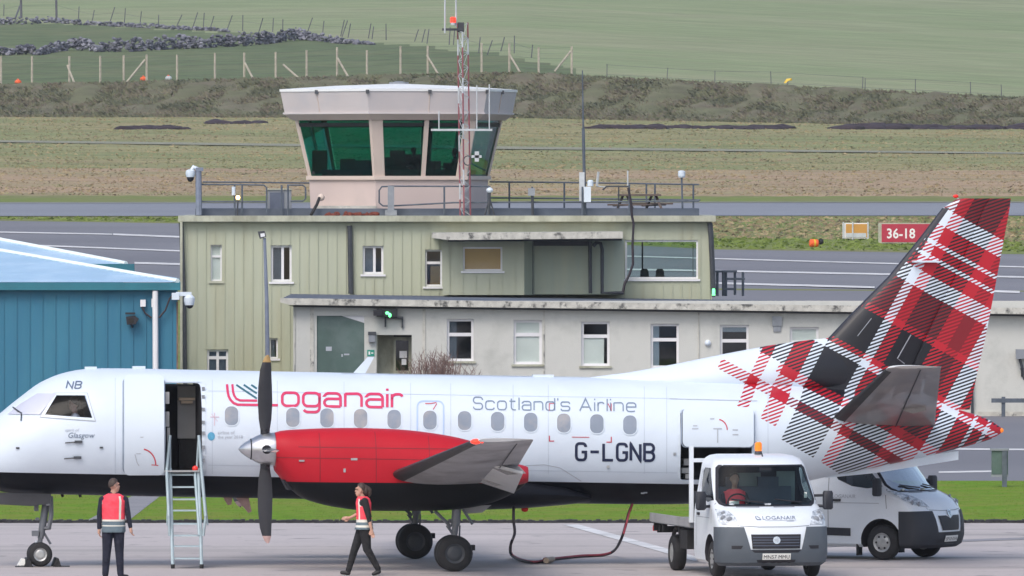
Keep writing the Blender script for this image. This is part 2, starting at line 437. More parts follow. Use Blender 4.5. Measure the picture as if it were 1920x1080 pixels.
def strip(name, pts, w0, mat=M['g_paint'], lift=.05):
    "a painted line through photo points on the ground, w0 photo rows thick"
    mb = MB(); n = 24
    top, bot = [], []
    for i in range(n + 1):
        t = i / n; x = pts[0][0] + (pts[-1][0] - pts[0][0]) * t
        y = float(np.interp(x, [p[0] for p in pts], [p[1] for p in pts]))
        top.append(mb.bm.verts.new(G(x, y - w0 / 2, lift))); bot.append(mb.bm.verts.new(G(x, y + w0 / 2, lift)))
    for i in range(n): mb.bm.faces.new((top[i], top[i + 1], bot[i + 1], bot[i]))
    return tag(mb.build(name, mat, local=True), kind="structure")
for k, (pts, w) in enumerate([([(-300, 431), (0, 437), (210, 441)], 2.2), ([(212, 441), (335, 446), (420, 449)], 3.2), ([(-200, 455), (95, 463), (335, 472.5), (460, 477)], 2.6),
        ([(252, 495), (340, 497.5), (470, 500)], 3.4), ([(1100, 480), (1340, 487), (1700, 497), (2200, 510)], 2.2), ([(1100, 506), (1340, 510), (1700, 517), (2200, 528)], 3.0),
        ([(1100, 528), (1340, 533), (1640, 541)], 3.4), ([(1760, 545), (1912, 550)], 4.0)]):
    strip("runway_marking", pts, w)
strip("runway_edge_line", [(-300, 382), (2300, 380.5)], .9, M['g_track'])
# white guide line on the apron and lines on the road
flat("apron_marking", [gp(1055, 984), gp(1085, 984), gp(1335, 1052), gp(1300, 1052)], M['g_paint'], .008)
flat("apron_marking", [gp(1500, 1028), gp(1920, 1012), gp(1920, 1008), gp(1500, 1023)], M['g_path'], .006)
flat("road_marking", [gp(1760, 844), gp(2000, 846), gp(2000, 843), gp(1760, 841)], M['g_paint'], .016)
flat("road_marking", [gp(1760, 888), gp(1868, 886), gp(1868, 883), gp(1760, 885)], M['g_paint'], .016)

def tri_stuff(name, gen, n, mats, seed):
    rnd = random.Random(seed); v = []; f = []; mi = []
    for i in range(n):
        r = gen(rnd)
        if r is None: continue
        x, y, h, w, lean, m = r
        z = zt(x, y) - .03; b = len(v)
        a = rnd.uniform(0, math.pi); cx, cy = math.cos(a) * w / 2, math.sin(a) * w / 2
        v += [(x - cx, y - cy, z), (x + cx, y + cy, z), (x + lean + rnd.uniform(-.3, .3) * h, y + rnd.uniform(-.3, .3) * h, z + h)]
        f.append((b, b + 1, b + 2)); mi.append(m)
    me = bpy.data.meshes.new(name); me.from_pydata(v, [], f)
    for m in mats: me.materials.append(m)
    me.polygons.foreach_set("material_index", mi)
    o = bpy.data.objects.new(name, me); COL.objects.link(o)
    return tag(o, kind="stuff")
gm = [pm("tuft olive", (.24, .235, .12), .95, .2, .3), pm("tuft tan", (.33, .265, .155), .95, .2, .3), pm("tuft dark", (.175, .18, .10), .95, .2, .3), pm("tuft brown", (.26, .20, .135), .95, .2, .3)]
def g_bank(r):
    y = r.uniform(893, 917); x = r.uniform(-62, 62)
    s = math.sin(x * .35 + y * .5) + math.sin(x * .9 - y) + r.uniform(-1, 1)
    return (x, y, r.uniform(.08, .3), r.uniform(.12, .5), r.uniform(-.4, .1), 2 if s > .9 else 0 if s > -.3 else 3 if s > -1.2 else 1)
bm_ = [pm("scrub olive", (.145, .15, .085), .95, .2, .3), pm("scrub tan", (.18, .165, .11), .95, .2, .3), pm("scrub dark", (.115, .125, .08), .95, .2, .3), pm("scrub brown", (.155, .135, .10), .95, .2, .3)]
tri_stuff("bank_scrub", g_bank, 52000, bm_, 1)
def g_field(r):
    y = 628 + 268 * r.random() ** 1.0; x = r.uniform(-55, 55)
    s = math.sin(x * .11 + y * .07) + math.sin(x * .05 - y * .16) + r.uniform(-1.3, 1.3)
    tan = y < 720
    return (x, y, r.uniform(.03, .12), r.uniform(.12, .5), r.uniform(-.1, .1), (1 if s > -.2 else 3 if s > -1.3 else 0) if tan else (1 if s > .6 else 0 if s > -1.0 else 2 if s > -1.8 else 3))
tri_stuff("field_grass", g_field, 60000, gm, 2)
lawn_m = [pm("lawn blade", (.135, .225, .018), .9, .2, 3, spec=.1), pm("lawn blade pale", (.215, .25, .05), .9, .2, 3, spec=.15), pm("lawn blade dark", (.06, .15, .012), .9, .2, 3, spec=.15)]
def g_lawn(r):
    y = r.uniform(225.3, 256); x = r.uniform(-14, 15)
    pa, pb, pc, pd = gp(158, 980), gp(272, 918), gp(238, 980), gp(318, 918)
    f = (y - pa[1]) / (pb[1] - pa[1])
    if f < 1.05 and pa[0] + (pb[0] - pa[0]) * f + r.uniform(-.06, .06) < x < pc[0] + (pd[0] - pc[0]) * f + r.uniform(-.06, .06): return None
    return (x, y, r.uniform(.03, .075), r.uniform(.012, .035), r.uniform(-.03, .03), r.choice((0, 0, 1, 2)))
tri_stuff("lawn_grass", g_lawn, 60000, lawn_m, 3)
def g_verge(r):
    x = r.uniform(-28, 28); y = r.uniform(470, 560)
    px = 960 + FPX * x / y
    q = P(px, 0, y); row_y = HZ + (CAMH - zt(x, y)) * FPX / y
    lim = float(np.interp(px, [0, 335, 1340, 1920], [412, 417, 466, 474]))
    if row_y > lim or row_y < 408: return None
    return (x, y, r.uniform(.05, .16), r.uniform(.2, .7), r.uniform(-.1, .1), r.choice((0, 1, 1, 3)) if row_y < lim - 20 else 4)
tri_stuff("verge_grass", g_verge, 14000, gm + [pm('verge green', (.17, .225, .06), .95, .2, .3, spec=.1)], 4)

M['pole_grey'] = pm("blue grey pole", (.20, .23, .30), .55, .15, 5)
# ------------------------------------------------------------------ buildings: helpers
def wall(name, px0, py0, px1, py1, Y, holes, mat, parent, reveal=.16, ribs=None, rib_mat_w=.035, thick=True):
    "a wall sheet with real openings and reveals; ribs = spacing of vertical seams in metres"
    mb = MB()
    xs = sorted({px0, px1} | {h[0] for h in holes} | {h[2] for h in holes})
    ys = sorted({py0, py1} | {h[1] for h in holes} | {h[3] for h in holes})
    inh = lambda x, y: any(h[0] < x < h[2] and h[1] < y < h[3] for h in holes)
    for i in range(len(xs) - 1):
        for j in range(len(ys) - 1):
            if inh((xs[i] + xs[i + 1]) / 2, (ys[j] + ys[j + 1]) / 2): continue
            mb.face([P(xs[i], ys[j], Y), P(xs[i + 1], ys[j], Y), P(xs[i + 1], ys[j + 1], Y), P(xs[i], ys[j + 1], Y)][::-1])
    for h in holes:
        c = [P(h[0], h[1], Y), P(h[2], h[1], Y), P(h[2], h[3], Y), P(h[0], h[3], Y)]
        for k in range(4):
            a, b = c[k], c[(k + 1) % 4]; d = Vector((0, reveal, 0))
            mb.face([a, b, b + d, a + d])
    if ribs:
        a, b = P(px0, py0, Y), P(px1, py1, Y)
        x = a.x + ribs * .5
        while x < b.x - .05:
            px = 960 + FPX * x / Y
            cuts = sorted([(h[1], h[3]) for h in holes if h[0] - 3 < px < h[2] + 3])
            y = py0
            for c0, c1 in cuts + [(py1, py1)]:
                if c0 - y > 3:
                    t, u = P(px, y, Y).z, P(px, c0, Y).z
                    mb.prism([(x - rib_mat_w / 2, Y - .028, u + .01), (x + rib_mat_w / 2, Y - .028, u + .01), (x + rib_mat_w / 2, Y - .028, t - .01), (x - rib_mat_w / 2, Y - .028, t - .01)], (0, .027, 0))
                y = c1
            x += ribs
    return mb.build(name, mat, parent, recalc=False)
def window(parent, r, Y, mull=(), trans=(), inset=.11, fr=.055, glass_m='dark_glass', back=None, backw=None, sill=True, frame_m='upvc'):
    "frame (> pane, blind, sill) set into an opening r = photo pixel box"
    s = Y / FPX; Yw = Y + inset
    mb = MB()
    x0, y0, x1, y1 = r; f = fr / s
    mb.pbox(x0, y0, x1, y0 + f, Yw, .05); mb.pbox(x0, y1 - f, x1, y1, Yw, .05)
    mb.pbox(x0, y0 + f, x0 + f, y1 - f, Yw, .05); mb.pbox(x1 - f, y0 + f, x1, y1 - f, Yw, .05)
    for m in mull: xm = x0 + (x1 - x0) * m; mb.pbox(xm - f * .6, y0 + f, xm + f * .6, y1 - f, Yw - .004, .058)
    for t in trans: ym = y0 + (y1 - y0) * t; mb.pbox(x0 + f, ym - f * .7, x1 - f, ym + f * .7, Yw - .006, .058)
    w = mb.build("window", M[frame_m], parent)
    mb = MB(); mb.pbox(x0 + f * .5, y0 + f * .5, x1 - f * .5, y1 - f * .5, Yw + .02, .008); mb.build("pane", M[glass_m], w)
    if back:
        mb = MB(); b = backw or (0, 0, 1, 1)
        mb.pbox(x0 + (x1 - x0) * b[0], y0 + (y1 - y0) * b[1], x0 + (x1 - x0) * b[2], y0 + (y1 - y0) * b[3], Yw + .045, .01); mb.build("blind", M[back], w)
    if sill:
        mb = MB(); mb.pbox(x0 - 4, y1 + .3, x1 + 4, y1 + 4.2, Y - .06, .05); mb.build("sill", M['upvc' if frame_m == 'upvc' and sill == 2 else 'cream_trim'], w)
    return w

# ------------------------------------------------------------------ control tower building
TY = 343.0
tower = thing("control_tower", "pale green clad two storey block carrying a pink glazed control cab", "control tower", (P(840, 400, 347).x, 347, 0))
th = [(395, 459, 416, 527), (508, 460, 547, 528), (680, 461, 719, 514), (797, 468, 829, 537), (388, 655, 428, 700), (505, 634, 521, 672), (1172, 450, 1309, 523)]
wall("front_wall", 342, 412, 1335, 762, TY, th, M['green_clad'], tower, ribs=.30)
mb = MB()
a, b = P(342, 412, TY), P(1335, 762, TY)
mb.prism([(a.x, TY + .001, 0), (a.x, TY + .001, a.z), (a.x, TY + 9, a.z), (a.x, TY + 9, 0)], (.12, 0, 0))
mb.prism([(b.x - .12, TY + .001, 0), (b.x - .12, TY + .001, a.z), (b.x - .12, TY + 9, a.z), (b.x - .12, TY + 9, 0)], (.12, 0, 0))
mb.build("side_wall", M['green_clad'], tower)
wall("rear_wall", 348, 416, 1300, 742, TY + 9, [(1160, 448, 1299, 524)], M['green_clad'], tower)
mb = MB(); mb.pbox(1120, 523.4, 1322, 529, TY + .2, 8.6); mb.pbox(348, 600, 1320, 604, TY + .2, 8.6)
mb.build("floor_slab", M['room'], tower)
mb = MB(); mb.pbox(1140, 440, 1150, 522, TY + .3, 8.3); mb.pbox(352, 425, 1140, 426, TY + .3, 8.3); mb.build("partition", M['room'], tower)
window(tower, th[0], TY, trans=(.32,), fr=.05, glass_m='clear_glass', back='curtain', inset=.12)
window(tower, th[1], TY, mull=(.56,), fr=.07, back='curtain_dark', backw=(.0, .0, .55, 1), sill=2)
window(tower, th[2], TY, mull=(.56,), fr=.07, back='curtain_dark', backw=(.0, .0, .5, 1), sill=2)
window(tower, th[3], TY, trans=(.36,), fr=.06, back='blind_orange', backw=(.3, .45, .9, .95), sill=2)
window(tower, th[4], TY, mull=(.5,), trans=(.35,), fr=.07, back='curtain_dark')
window(tower, th[5], TY, fr=.05, back='curtain_dark', backw=(0, 0, .6, 1), sill=2)
window(tower, th[6], TY, fr=.06, glass_m='bay_glass', sill=2, inset=.06)
mb = MB(); mb.pbox(334, 404.5, 1342, 415.5, TY - .35, 9.8); mb.build("eaves", M['cream_trim'], tower)
mb = MB(); mb.pbox(366, 391, 1311, 404.3, TY + .6, 8.2); mb.build("roof_upstand", M['roof_felt'], tower)
for x in (1208, 1237):
    t = thing('office_chair', 'dark chair back behind the wide right window, ' + ('nearer the black cable' if x == 1208 else 'nearer the window middle'), 'chair', P(x, 523, TY + 1.2))
    mb = MB(); mb.pquad([(x - 8, 521), (x - 7, 507), (x - 4, 504), (x + 5, 504), (x + 8, 508), (x + 9, 521)], TY + 1.2, .1); mb.build('backrest', M['console'], t)
    mb = MB(); mb.pbox(x - 8, 521.5, x + 9, 523.2, TY + .8, .5); mb.build('seat', M['console'], t)
mb = MB(); mb.pbox(1203, 452, 1206, 523, TY + 5, .1); mb.build('glazing_bar', M['rail_metal'], tower)
# projecting bay with its flat slab roof
bay = wall("bay_wall", 830, 449, 983, 553, 340.2, [(868, 463, 942, 508)], M['green_clad'], tower, ribs=.42)
window(bay, (868, 463, 942, 508), 340.2, fr=.06, back='blind_orange', backw=(0, 0, 1, .99), glass_m='clear_glass', sill=2)
mb = MB(); a = P(983, 449, 340.2); a2 = P(983, 553, 340.2); b = P(1002, 449, 341.0); b2 = P(1002, 553, 341.0)
mb.prism([a, b, b2, a2], (0, .12, 0)); mb.pbox(1002.2, 449, 1169.5, 552, 341.0, .1); mb.pbox(1168.4, 449, 1169.4, 552, 341.102, 1.85); mb.build("bay_side", M['green_clad_b'], tower)
mb = MB(); mb.pbox(830, 449, 831.5, 553, 340.203, 2.7)
mb.build("bay_side", M['green_clad_b'], tower)
mb = MB(); mb.pbox(997, 449, 1000, 552, 340.85, .06); mb.pbox(1000.2, 452, 1104, 461, 340.93, .06)
mb.build("bay_frame", M['dark_metal'], tower)
mb = MB(); mb.pquad([(810, 437), (1168, 435), (1168, 447), (840, 450), (810, 446)], 338.6, 4.35); mb.build("bay_roof", M['concrete'], tower)
mb = MB(); mb.pquad([(840, 450.3), (1166, 447.6), (1166, 451), (840, 453)], 340.0, .15); mb.build("bay_gutter", M['dark_metal'], tower)
# downpipes and the loose cable
def pipe(name, pts, Y, r, mat, parent, n=8):
    mb = MB(); mb.tube([P(x, y, Y) for x, y in pts], r, n); return mb.build(name, mat, parent, smooth=40)
pipe("downpipe", [(339, 418), (340, 425), (345, 560), (348, 760)], TY - .15, .075, M['dark_metal'], tower)
pipe("downpipe", [(655, 423), (656, 430), (658, 551)], TY - .12, .085, M['dark_metal'], tower)
pipe("downpipe", [(1331, 418), (1333, 440), (1338, 552)], TY - .15, .085, M['dark_metal'], tower)
pipe("downpipe", [(1106, 453), (1107, 550)], 340.7, .06, M['dark_metal'], tower)
pipe("downpipe", [(1112, 462), (1118, 455), (1126, 456), (1129, 468), (1129, 549), (1170, 549)], 340.7, .06, M['dark_metal'], tower)
pipe("cable", [(1178, 352), (1183, 380), (1185, 405)] + [(1188, 420), (1186, 460), (1187, 495), (1180, 515), (1171, 533), (1168, 548)], 338.4, .04, M['cable_black'], tower)
# control cab: a hexagonal glazed drum
CY, CX0 = 347.5, 748.0
S = FPX / CY
ANG = [R(a) for a in (-74, -14, 46, 106, 166, 226)]
def cz(py): return CAMH - (py - HZ) / S
def cpt(k, rpx, py, f=0.0):
    "corner k (or a point f of the way to the next) of the hexagon of radius rpx at row py"
    def c(i):
        a = ANG[i % 6]; r = rpx / S
        return Vector(((CX0 - 960) / S + r * math.sin(a), CY - r * math.cos(a), cz(py)))
    return c(k).lerp(c(k + 1), f) if f else c(k)
def hexring(levels, mat, name, par, cap=False):
    mb = MB(); mb.rings([[cpt(k, r, y) for k in range(6)] for r, y in levels], cap=cap); return mb.build(name, mat, par)
cab = hexring([(171, 403), (174, 334)], M['cab_pink'], "cab_base", tower, cap=True)
hexring([(177, 337), (180, 337), (180, 330), (166, 330)], M['cab_cream'], "cab_sill", tower, cap=True)
hexring([(200, 226), (207, 226), (224, 214.5), (196, 214.5)], M['cab_cream'], "cab_head", tower, cap=True)
hexring([(222, 215), (225, 214.8), (225, 211.5), (222, 211.5)], M['cab_fascia'], "fascia_trim", tower, cap=True)
fa = hexring([(221.5, 213), (229.5, 174), (229.5, 172.5), (215, 172.5)], M['cab_fascia'], "cab_fascia", tower, cap=True)
hexring([(231.5, 172.6), (231.5, 168), (120, 161), (20, 157.5)], M['roof_white'], "cab_roof", tower, cap=True)
mb = MB(); c = Vector(((CX0 - 960) / S, CY, 0)); mb.lathe([(cz(159), .32), (cz(154), .32), (cz(154), .22), (cz(152.5), .1)], c, (0, 0, 1)); mb.build("roof_vent", M['grey_metal'], tower)
for k in range(6):
    pass
    mb = MB()   # broad corner mullion
    mg = (.035, .105)
    for lo, hi in ((-mg[(k - 1) % 2], .0), (.0, mg[k % 2])):
        j0, j1 = (k - 1, k) if lo < 0 else (k, k)
        def e(rp, y, q): return cpt(k, rp, y, q) if q > 0 else (cpt(k - 1, rp, y, 1 + q) if q < 0 else cpt(k, rp, y))
        mb.prism([e(176, 333, lo), e(176, 333, hi), e(203, 222, hi), e(203, 222, lo)], (c - e(190, 280, 0)).normalized() * .12 * Vector((1, 1, 0)))
    for q in ((.53,) if k in (1, 3, 5) else ()):
        d = (c - cpt(k, 190, 280, q)); d.z = 0; d = d.normalized() * .1
        mb.build("mullion", M['cab_cream'], tower); mb = MB()
        mb.prism([cpt(k, 175.4, 333, q - .022), cpt(k, 175.4, 333, q + .022), cpt(k, 202.4, 222, q + .022), cpt(k, 202.4, 222, q - .022)], d)
    mb.build("mullion", M['cab_cream'], tower)
    mb = MB(); d = (c - cpt(k, 190, 280, .5)); d.z = 0; d = d.normalized() * .012
    mb.prism([cpt(k, 172, 331, .04), cpt(k, 172, 331, .96), cpt(k, 199, 224, .96), cpt(k, 199, 224, .04)], d); mb.build("cab_window", M['cab_glass'], tower)
for k, q in ((0, .42), (1, 0), (1, .52), (2, .0), (2, .5)):      # roof drain outlets and panel joints on the fascia
    mb = MB(); p = cpt(k, 231, 173.5, q); mb.box(p, (.11, .11, .12)); mb.build("roof_outlet", M['dark_metal'], tower)
mb = MB()
for k, q in ((0, .42), (1, .52), (2, .5)):
    mb.tube([cpt(k, 230.2, 175, q), cpt(k, 222.2, 212.5, q)], .012, 4)
mb.build("fascia_joint", M['cab_cream'], tower)
hexring([(150, 332), (150, 318), (60, 318)], M['console'], "control_desk", tower, cap=True)
hexring([(200, 231), (198, 238), (150, 238)], M['console'], "cab_ceiling", tower, cap=True)
mb = MB()
for x, w, h, y in ((-95, .5, .35, -1.2), (-60, .7, .3, -1.6), (-20, .35, .4, -1.8), (62, .6, .28, -1.3), (95, .4, .22, -.9), (30, .9, .5, -.2)):
    mb.box((c.x + x / S, CY + y, cz(318) + h / 2), (w, .12, h))
mb.build("monitor", M['console'], tower)
mb = MB(); mb.pbox(588, 386, 706, 404.5, 344.4, 5); mb.build("cab_plinth", M['concrete'], tower)
rnd = random.Random(9); mb = MB()
for i in range(90):
    x = rnd.choice((rnd.uniform(612, 632), rnd.uniform(645, 708), rnd.uniform(655, 700)))
    mb.sph(P(x, rnd.uniform(401, 405), 343.3 + rnd.random() * .6), (rnd.uniform(.04, .13), .06, rnd.uniform(.03, .10)), 6, 4)
mb.build("roof_moss", M['rust'], tower)

# ------------------------------------------------------------------ things on the tower roof
def posted(name, label, cat, runs, posts, r=.03, mat=M['rail_metal'], group=None):
    base = P(*posts[0][0], posts[0][2])
    t = thing(name, label, cat, base, group=group)
    for (x, y0), y1, Y in posts:
        mb = MB(); mb.tube([P(x, y1, Y), P(x, y0, Y)], r * 1.15, 6); mb.build("post", mat, t)
    for pts in runs:
        mb = MB(); mb.tube([P(*q) for q in pts], r, 6); mb.build("rail", mat, t)
    return t
YF, YB = 343.4, 351.3
posted("railing", "blue grey roof railing along the front edge right of the cab", "railing",
       [[(735, 386, YF), (718, 386, YF), (711, 380, YF), (711, 357, YF), (716, 350, YF), (735, 349, YF), (920, 349.5, YF)], [(735, 386, YF), (850, 380, YF), (1010, 379, YF), (1310, 377, YF)]],
       [((735, 404), 349, YF), ((833, 404), 349, YF), ((915, 404), 349, YF), ((998, 404), 350, YF), ((1092, 403), 350, YF), ((1180, 403), 346, YF)])
posted("railing", "blue grey roof railing along the rear edge behind the picnic table", "railing",
       [[(918, 341, YB), (1060, 342, YB), (1310, 346, YB)], [(918, 371, YB), (1060, 372, YB), (1312, 375, YB)], [(1310, 346, YB), (1308, 346, YF)], [(1312, 375, YB), (1308, 376, YF)]],
       [((955, 394), 341, YB), ((1058, 394), 342, YB), ((1212, 394), 345, YB), ((1228, 394), 345, YB), ((1300, 394), 346, YB)])
posted("railing", "rust marked roof railing left of the cab with looped ends", "railing",
       [[(372, 346, YF), (440, 346, YF), (495, 347, YF), (500, 352, YF), (500, 398, YF)], [(372, 378, YF), (500, 378, YF)],
        [(380, 341, YB), (583, 343, YB)], [(545, 377, YF), (568, 377, YF), (573, 372, YF), (573, 352, YF), (568, 347, YF), (538, 347, YF)]],
       [((372, 403), 346, YF), ((440, 403), 346, YF), ((454, 403), 346, YF), ((528, 403), 347, YF), ((540, 403), 347, YF)])
# lattice mast
mast = thing("lattice_mast", "slim red and white lattice mast in front of the control cab", "mast", P(872, 404, 343.0))
mb = MB(); rndm = random.Random(2)
legs = [((858, 44), (863, 404), 343.3), ((867, 60), (870, 404), 342.8), ((877, 42), (882, 404), 343.3)]
for (t, b, Y), off in zip(legs, (0, 30, 12)):
    n = 12
    for i in range(n):
        f0, f1 = i / n, (i + 1) / n
        mb.mi = 0 if (i + (off > 20)) % 3 != 1 or off == 12 and i > 2 else 1
        q = lambda f: P(t[0] + (b[0] - t[0]) * f, t[1] + (b[1] - t[1]) * f, Y)
        mb.tube([q(f0), q(f1)], .029, 6)
mb.build("mast_leg", [M['mast_red'], M['mast_white']], mast)
mb = MB()
for i in range(26):
    f0, f1 = i / 26, (i + 1) / 26
    q = lambda k, f: P(legs[k][0][0] + (legs[k][1][0] - legs[k][0][0]) * f, legs[k][0][1] + (legs[k][1][1] - legs[k][0][1]) * f, legs[k][2])
    for a_, b_ in ((0, 2), (1, 2), (0, 1)):
        mb.tube([q(a_, f0), q(b_, f1)] if i % 2 else [q(b_, f0), q(a_, f1)], .009, 4)
mb.build("lacing", M['mast_white'], mast)
mb = MB(); mb.pbox(829, 53, 868, 57.5, 343, .12); mb.pbox(858, 42, 870, 60, 343.1, .3); mb.build("head_bracket", M['dark_metal'], mast)
mb = MB(); mb.tube([P(834, 62, 343), P(834.5, -60, 343)], .03, 6); mb.tube([P(855, 50, 343), P(855, -60, 343)], .032, 6); mb.build("whip_aerial", M['mast_white'], mast)
mb = MB(); mb.lathe([(0, .07), (.02, .095), (.16, .095), (.19, .06)], P(849.5, 43, 342.9), (0, 0, 1), 14); mb.build("obstruction_light", M['lamp_red'], mast, smooth=40)
mb = MB(); mb.lathe([(0, .08), (.08, .08)], P(849.5, 47, 342.9), (0, 0, 1), 12); mb.build("light_base", M['mast_white'], mast)
mb = MB(); mb.pbox(808, 241.5, 923, 245.5, 342.5, .09); mb.build("aerial_boom", M['mast_white'], mast)
mb = MB()
for x, y0 in ((823, 208), (894, 160), (917.5, 158)):
    mb.tube([P(x, y0, 342.5), P(x, 242, 342.5)], .022, 6)
mb.build("dipole", M['mast_white'], mast)
mb = MB(); mb.pbox(890, 284, 898, 303, 342.6, .1); mb.pbox(884, 291, 903, 296, 342.6, .08); mb.build("aerial_block", M['mast_white'], mast)
mb = MB(); cc = P(877, 301, 342.6)
mb.tube([cc + Vector((.13 * math.cos(t * .4), 0, .15 * math.sin(t * .4))) for t in range(17)], .02, 6); mb.build("cable_coil", M['dark_metal'], mast)
# whip mast
wm = thing("whip_mast", "tall thin grey pole aerial on the roof right of the cab", "mast", P(1097, 402, 343.6))
mb = MB(); mb.tube([P(1092, 132, 343.6), P(1093.5, 240, 343.6)], [.02, .035], 6); mb.tube([P(1093.5, 240, 343.6), P(1097, 402, 343.6)], .05, 8); mb.build("pole", M['rail_metal'], wm)
mb = MB(); mb.pbox(1086, 323, 1096, 380, 343.5, .08); mb.build("mounting_plate", M['mast_white'], wm)
mb = MB(); mb.pbox(1095, 350, 1108, 379, 343.3, .2); mb.lathe([(0, .1), (.15, .1), (.2, .06)], P(1107, 349, 343.4), (0, 0, 1), 10); mb.build("cabinet", M['white_paint'], wm)
# roof cctv camera on its dark post
def cctv(label, base, top, domep, postr, Y, wall_mounted=False):
    t = thing("security_camera", label, "camera", P(*base, Y))
    if not wall_mounted:
        mb = MB(); mb.tube([P(*base, Y), P(*top, Y)], postr, 8); mb.pbox(top[0] - 5, top[1] - 4, top[0] + 9, top[1] + 3, Y - .1, .2); mb.build("post", M['pole_grey'], t)
    mb = MB(); mb.tube([P(top[0], top[1], Y), P(top[0] + (domep[0] - top[0]) * .6, top[1] - 5, Y), P(domep[0], domep[1] - 9, Y)], .07, 8)
    d = P(domep[0], domep[1], Y); mb.lathe([(0, .13), (.1, .16), (.2, .15), (.25, .06)], d, (0, 0, 1), 14); mb.build("housing", M['white_paint'], t, smooth=40)
    mb = MB(); mb.sph(d, (.12, .12, .16), 12, 8); mb.build("dome", M['grille_black'], t, smooth=40)
    return t
cctv("white dome camera on a dark post at the tower roof corner", (373, 403), (372, 318), (357, 332), .10, 343.2)
# roof air unit, cabinets, lamps
def small(name, label, cat, parts, base, smooth=None, group=None):
    t = thing(name, label, cat, base, group=group)
    for pn, mat, fn in parts:
        mb = MB(); fn(mb); mb.build(pn, mat, t, smooth=smooth)
    return t
small("air_conditioner", "boxy grey air conditioning unit on the roof left of the cab", "air conditioner",
      [("casing", M['box_grey'], lambda m: m.pbox(502, 356, 546, 403, 344, .45)), ("grille", M['box_dark'], lambda m: m.pbox(506, 361, 532, 399, 343.96, .035)),
       ("lid", M['cream_trim'], lambda m: m.pbox(501, 353.5, 547, 355.8, 343.95, .55))], P(524, 404, 344))
small("roof_lamp", "lit warm lamp on a short white post on the roof left railing", "lamp",
      [("post", M['white_paint'], lambda m: m.tube([P(438, 350, 343.1), P(438, 366, 343.1)], .06, 8)), ("bulb", M['lamp_warm'], lambda m: m.sph(P(446, 370.5, 343.1), .075)),
       ("bracket", M['dark_metal'], lambda m: m.tube([P(438, 366, 343.1), P(446, 375, 343.1), P(445, 403, 343.1)], .03, 6))], P(444, 404, 343.1))
small("roof_lamp", "white capped lamp on a dark tripod in front of the cab's right corner", "lamp",
      [("stand", M['dark_metal'], lambda m: (m.tube([P(918, 360, 343.1), P(917, 402, 343.1)], .05, 6), m.tube([P(918, 372, 343.1), P(927, 403, 343.1)], .03, 6), m.tube([P(918, 372, 343.1), P(909, 403, 343.1)], .03, 6))),
       ("cap", M['white_paint'], lambda m: m.sph(P(918, 356.5, 343.1), (.11, .11, .09)))], P(918, 404, 343.1))
small("roof_sensor", "white cylinder sensor on a thin post at the roof's right end", "sensor",
      [("post", M['rail_metal'], lambda m: m.tube([P(1278, 332, 344), P(1280, 402, 344)], .035, 6)), ("canister", M['white_paint'], lambda m: m.lathe([(0, .09), (.05, .12), (.2, .12), (.23, .05)], P(1278, 333, 344), (0, 0, 1), 12))], P(1280, 404, 344))
small("junction_box", "grey junction box on a dark post by the front railing", "junction box",
      [("post", M['dark_metal'], lambda m: m.tube([P(998, 366, 343.2), P(999, 404, 343.2)], .055, 6)), ("box", M['grey_metal'], lambda m: m.pbox(990, 353, 1003, 367, 343.1, .18))], P(999, 405, 343.2))
small("roof_bracket", "grey upright bracket beside the cab's front railing loop", "bracket",
      [("upright", M['grey_metal'], lambda m: m.pbox(727, 349, 739, 394, 343.1, .12)), ("foot", M['grey_metal'], lambda m: m.pbox(722, 394, 744, 404, 343.0, .3))], P(732, 404, 343.1))
small("vent_pipe", "black hose propped against the cab's left base", "hose",
      [("hose", M['black_rubber'], lambda m: m.tube([P(599, 371, 343.6), P(594, 384, 343.4), P(583, 403, 343.2)], .05, 8)), ("socket", M['cab_cream'], lambda m: m.sph(P(602, 370, 343.9), .12))], P(583, 404, 343.2))
def picnic(m):
    Y = 346.5
    m.pbox(1158, 364, 1240, 367.5, Y - .35, .7); m.pbox(1139, 382, 1212, 385.5, Y - 1.0, .28); m.pbox(1180, 380, 1262, 383.5, Y + .7, .28)
def picleg(m):
    Y = 346.5
    for x in (1172, 1226):
        for dx in (-16, 16): m.tube([P(x + dx * .25, 367, Y + dx * .01), P(x + dx, 396, Y - dx * .06)], .045, 5)
        m.tube([P(x - 22, 385, Y - .8), P(x + 22, 383, Y + .8)], .04, 5)
small("picnic_table", "brown wooden picnic table with benches on the tower roof", "picnic table", [("top", M['brown_wood'], picnic), ("leg", M['brown_wood'], picleg)], P(1200, 399, 346.5))
small("anemometer", "small dark wind sensor arm over the roof table", "sensor",
      [("arm", M['dark_metal'], lambda m: (m.pbox(1136, 348, 1180, 351, 344, .06), m.tube([P(1137, 350, 344), P(1130, 356, 344)], .03, 5), m.tube([P(1160, 350, 344), P(1160, 402, 344)], .025, 5))),
       ("spike", M['mast_white'], lambda m: (m.tube([P(1122, 322, 344), P(1119, 349, 344)], .045, 6), m.tube([P(1119, 349, 344), P(1136, 351, 344)], .02, 5))), ("spike", M['mast_white'], lambda m: m.tube([P(1177, 320, 344), P(1177, 348, 344)], .025, 5))], P(1160, 404, 344))

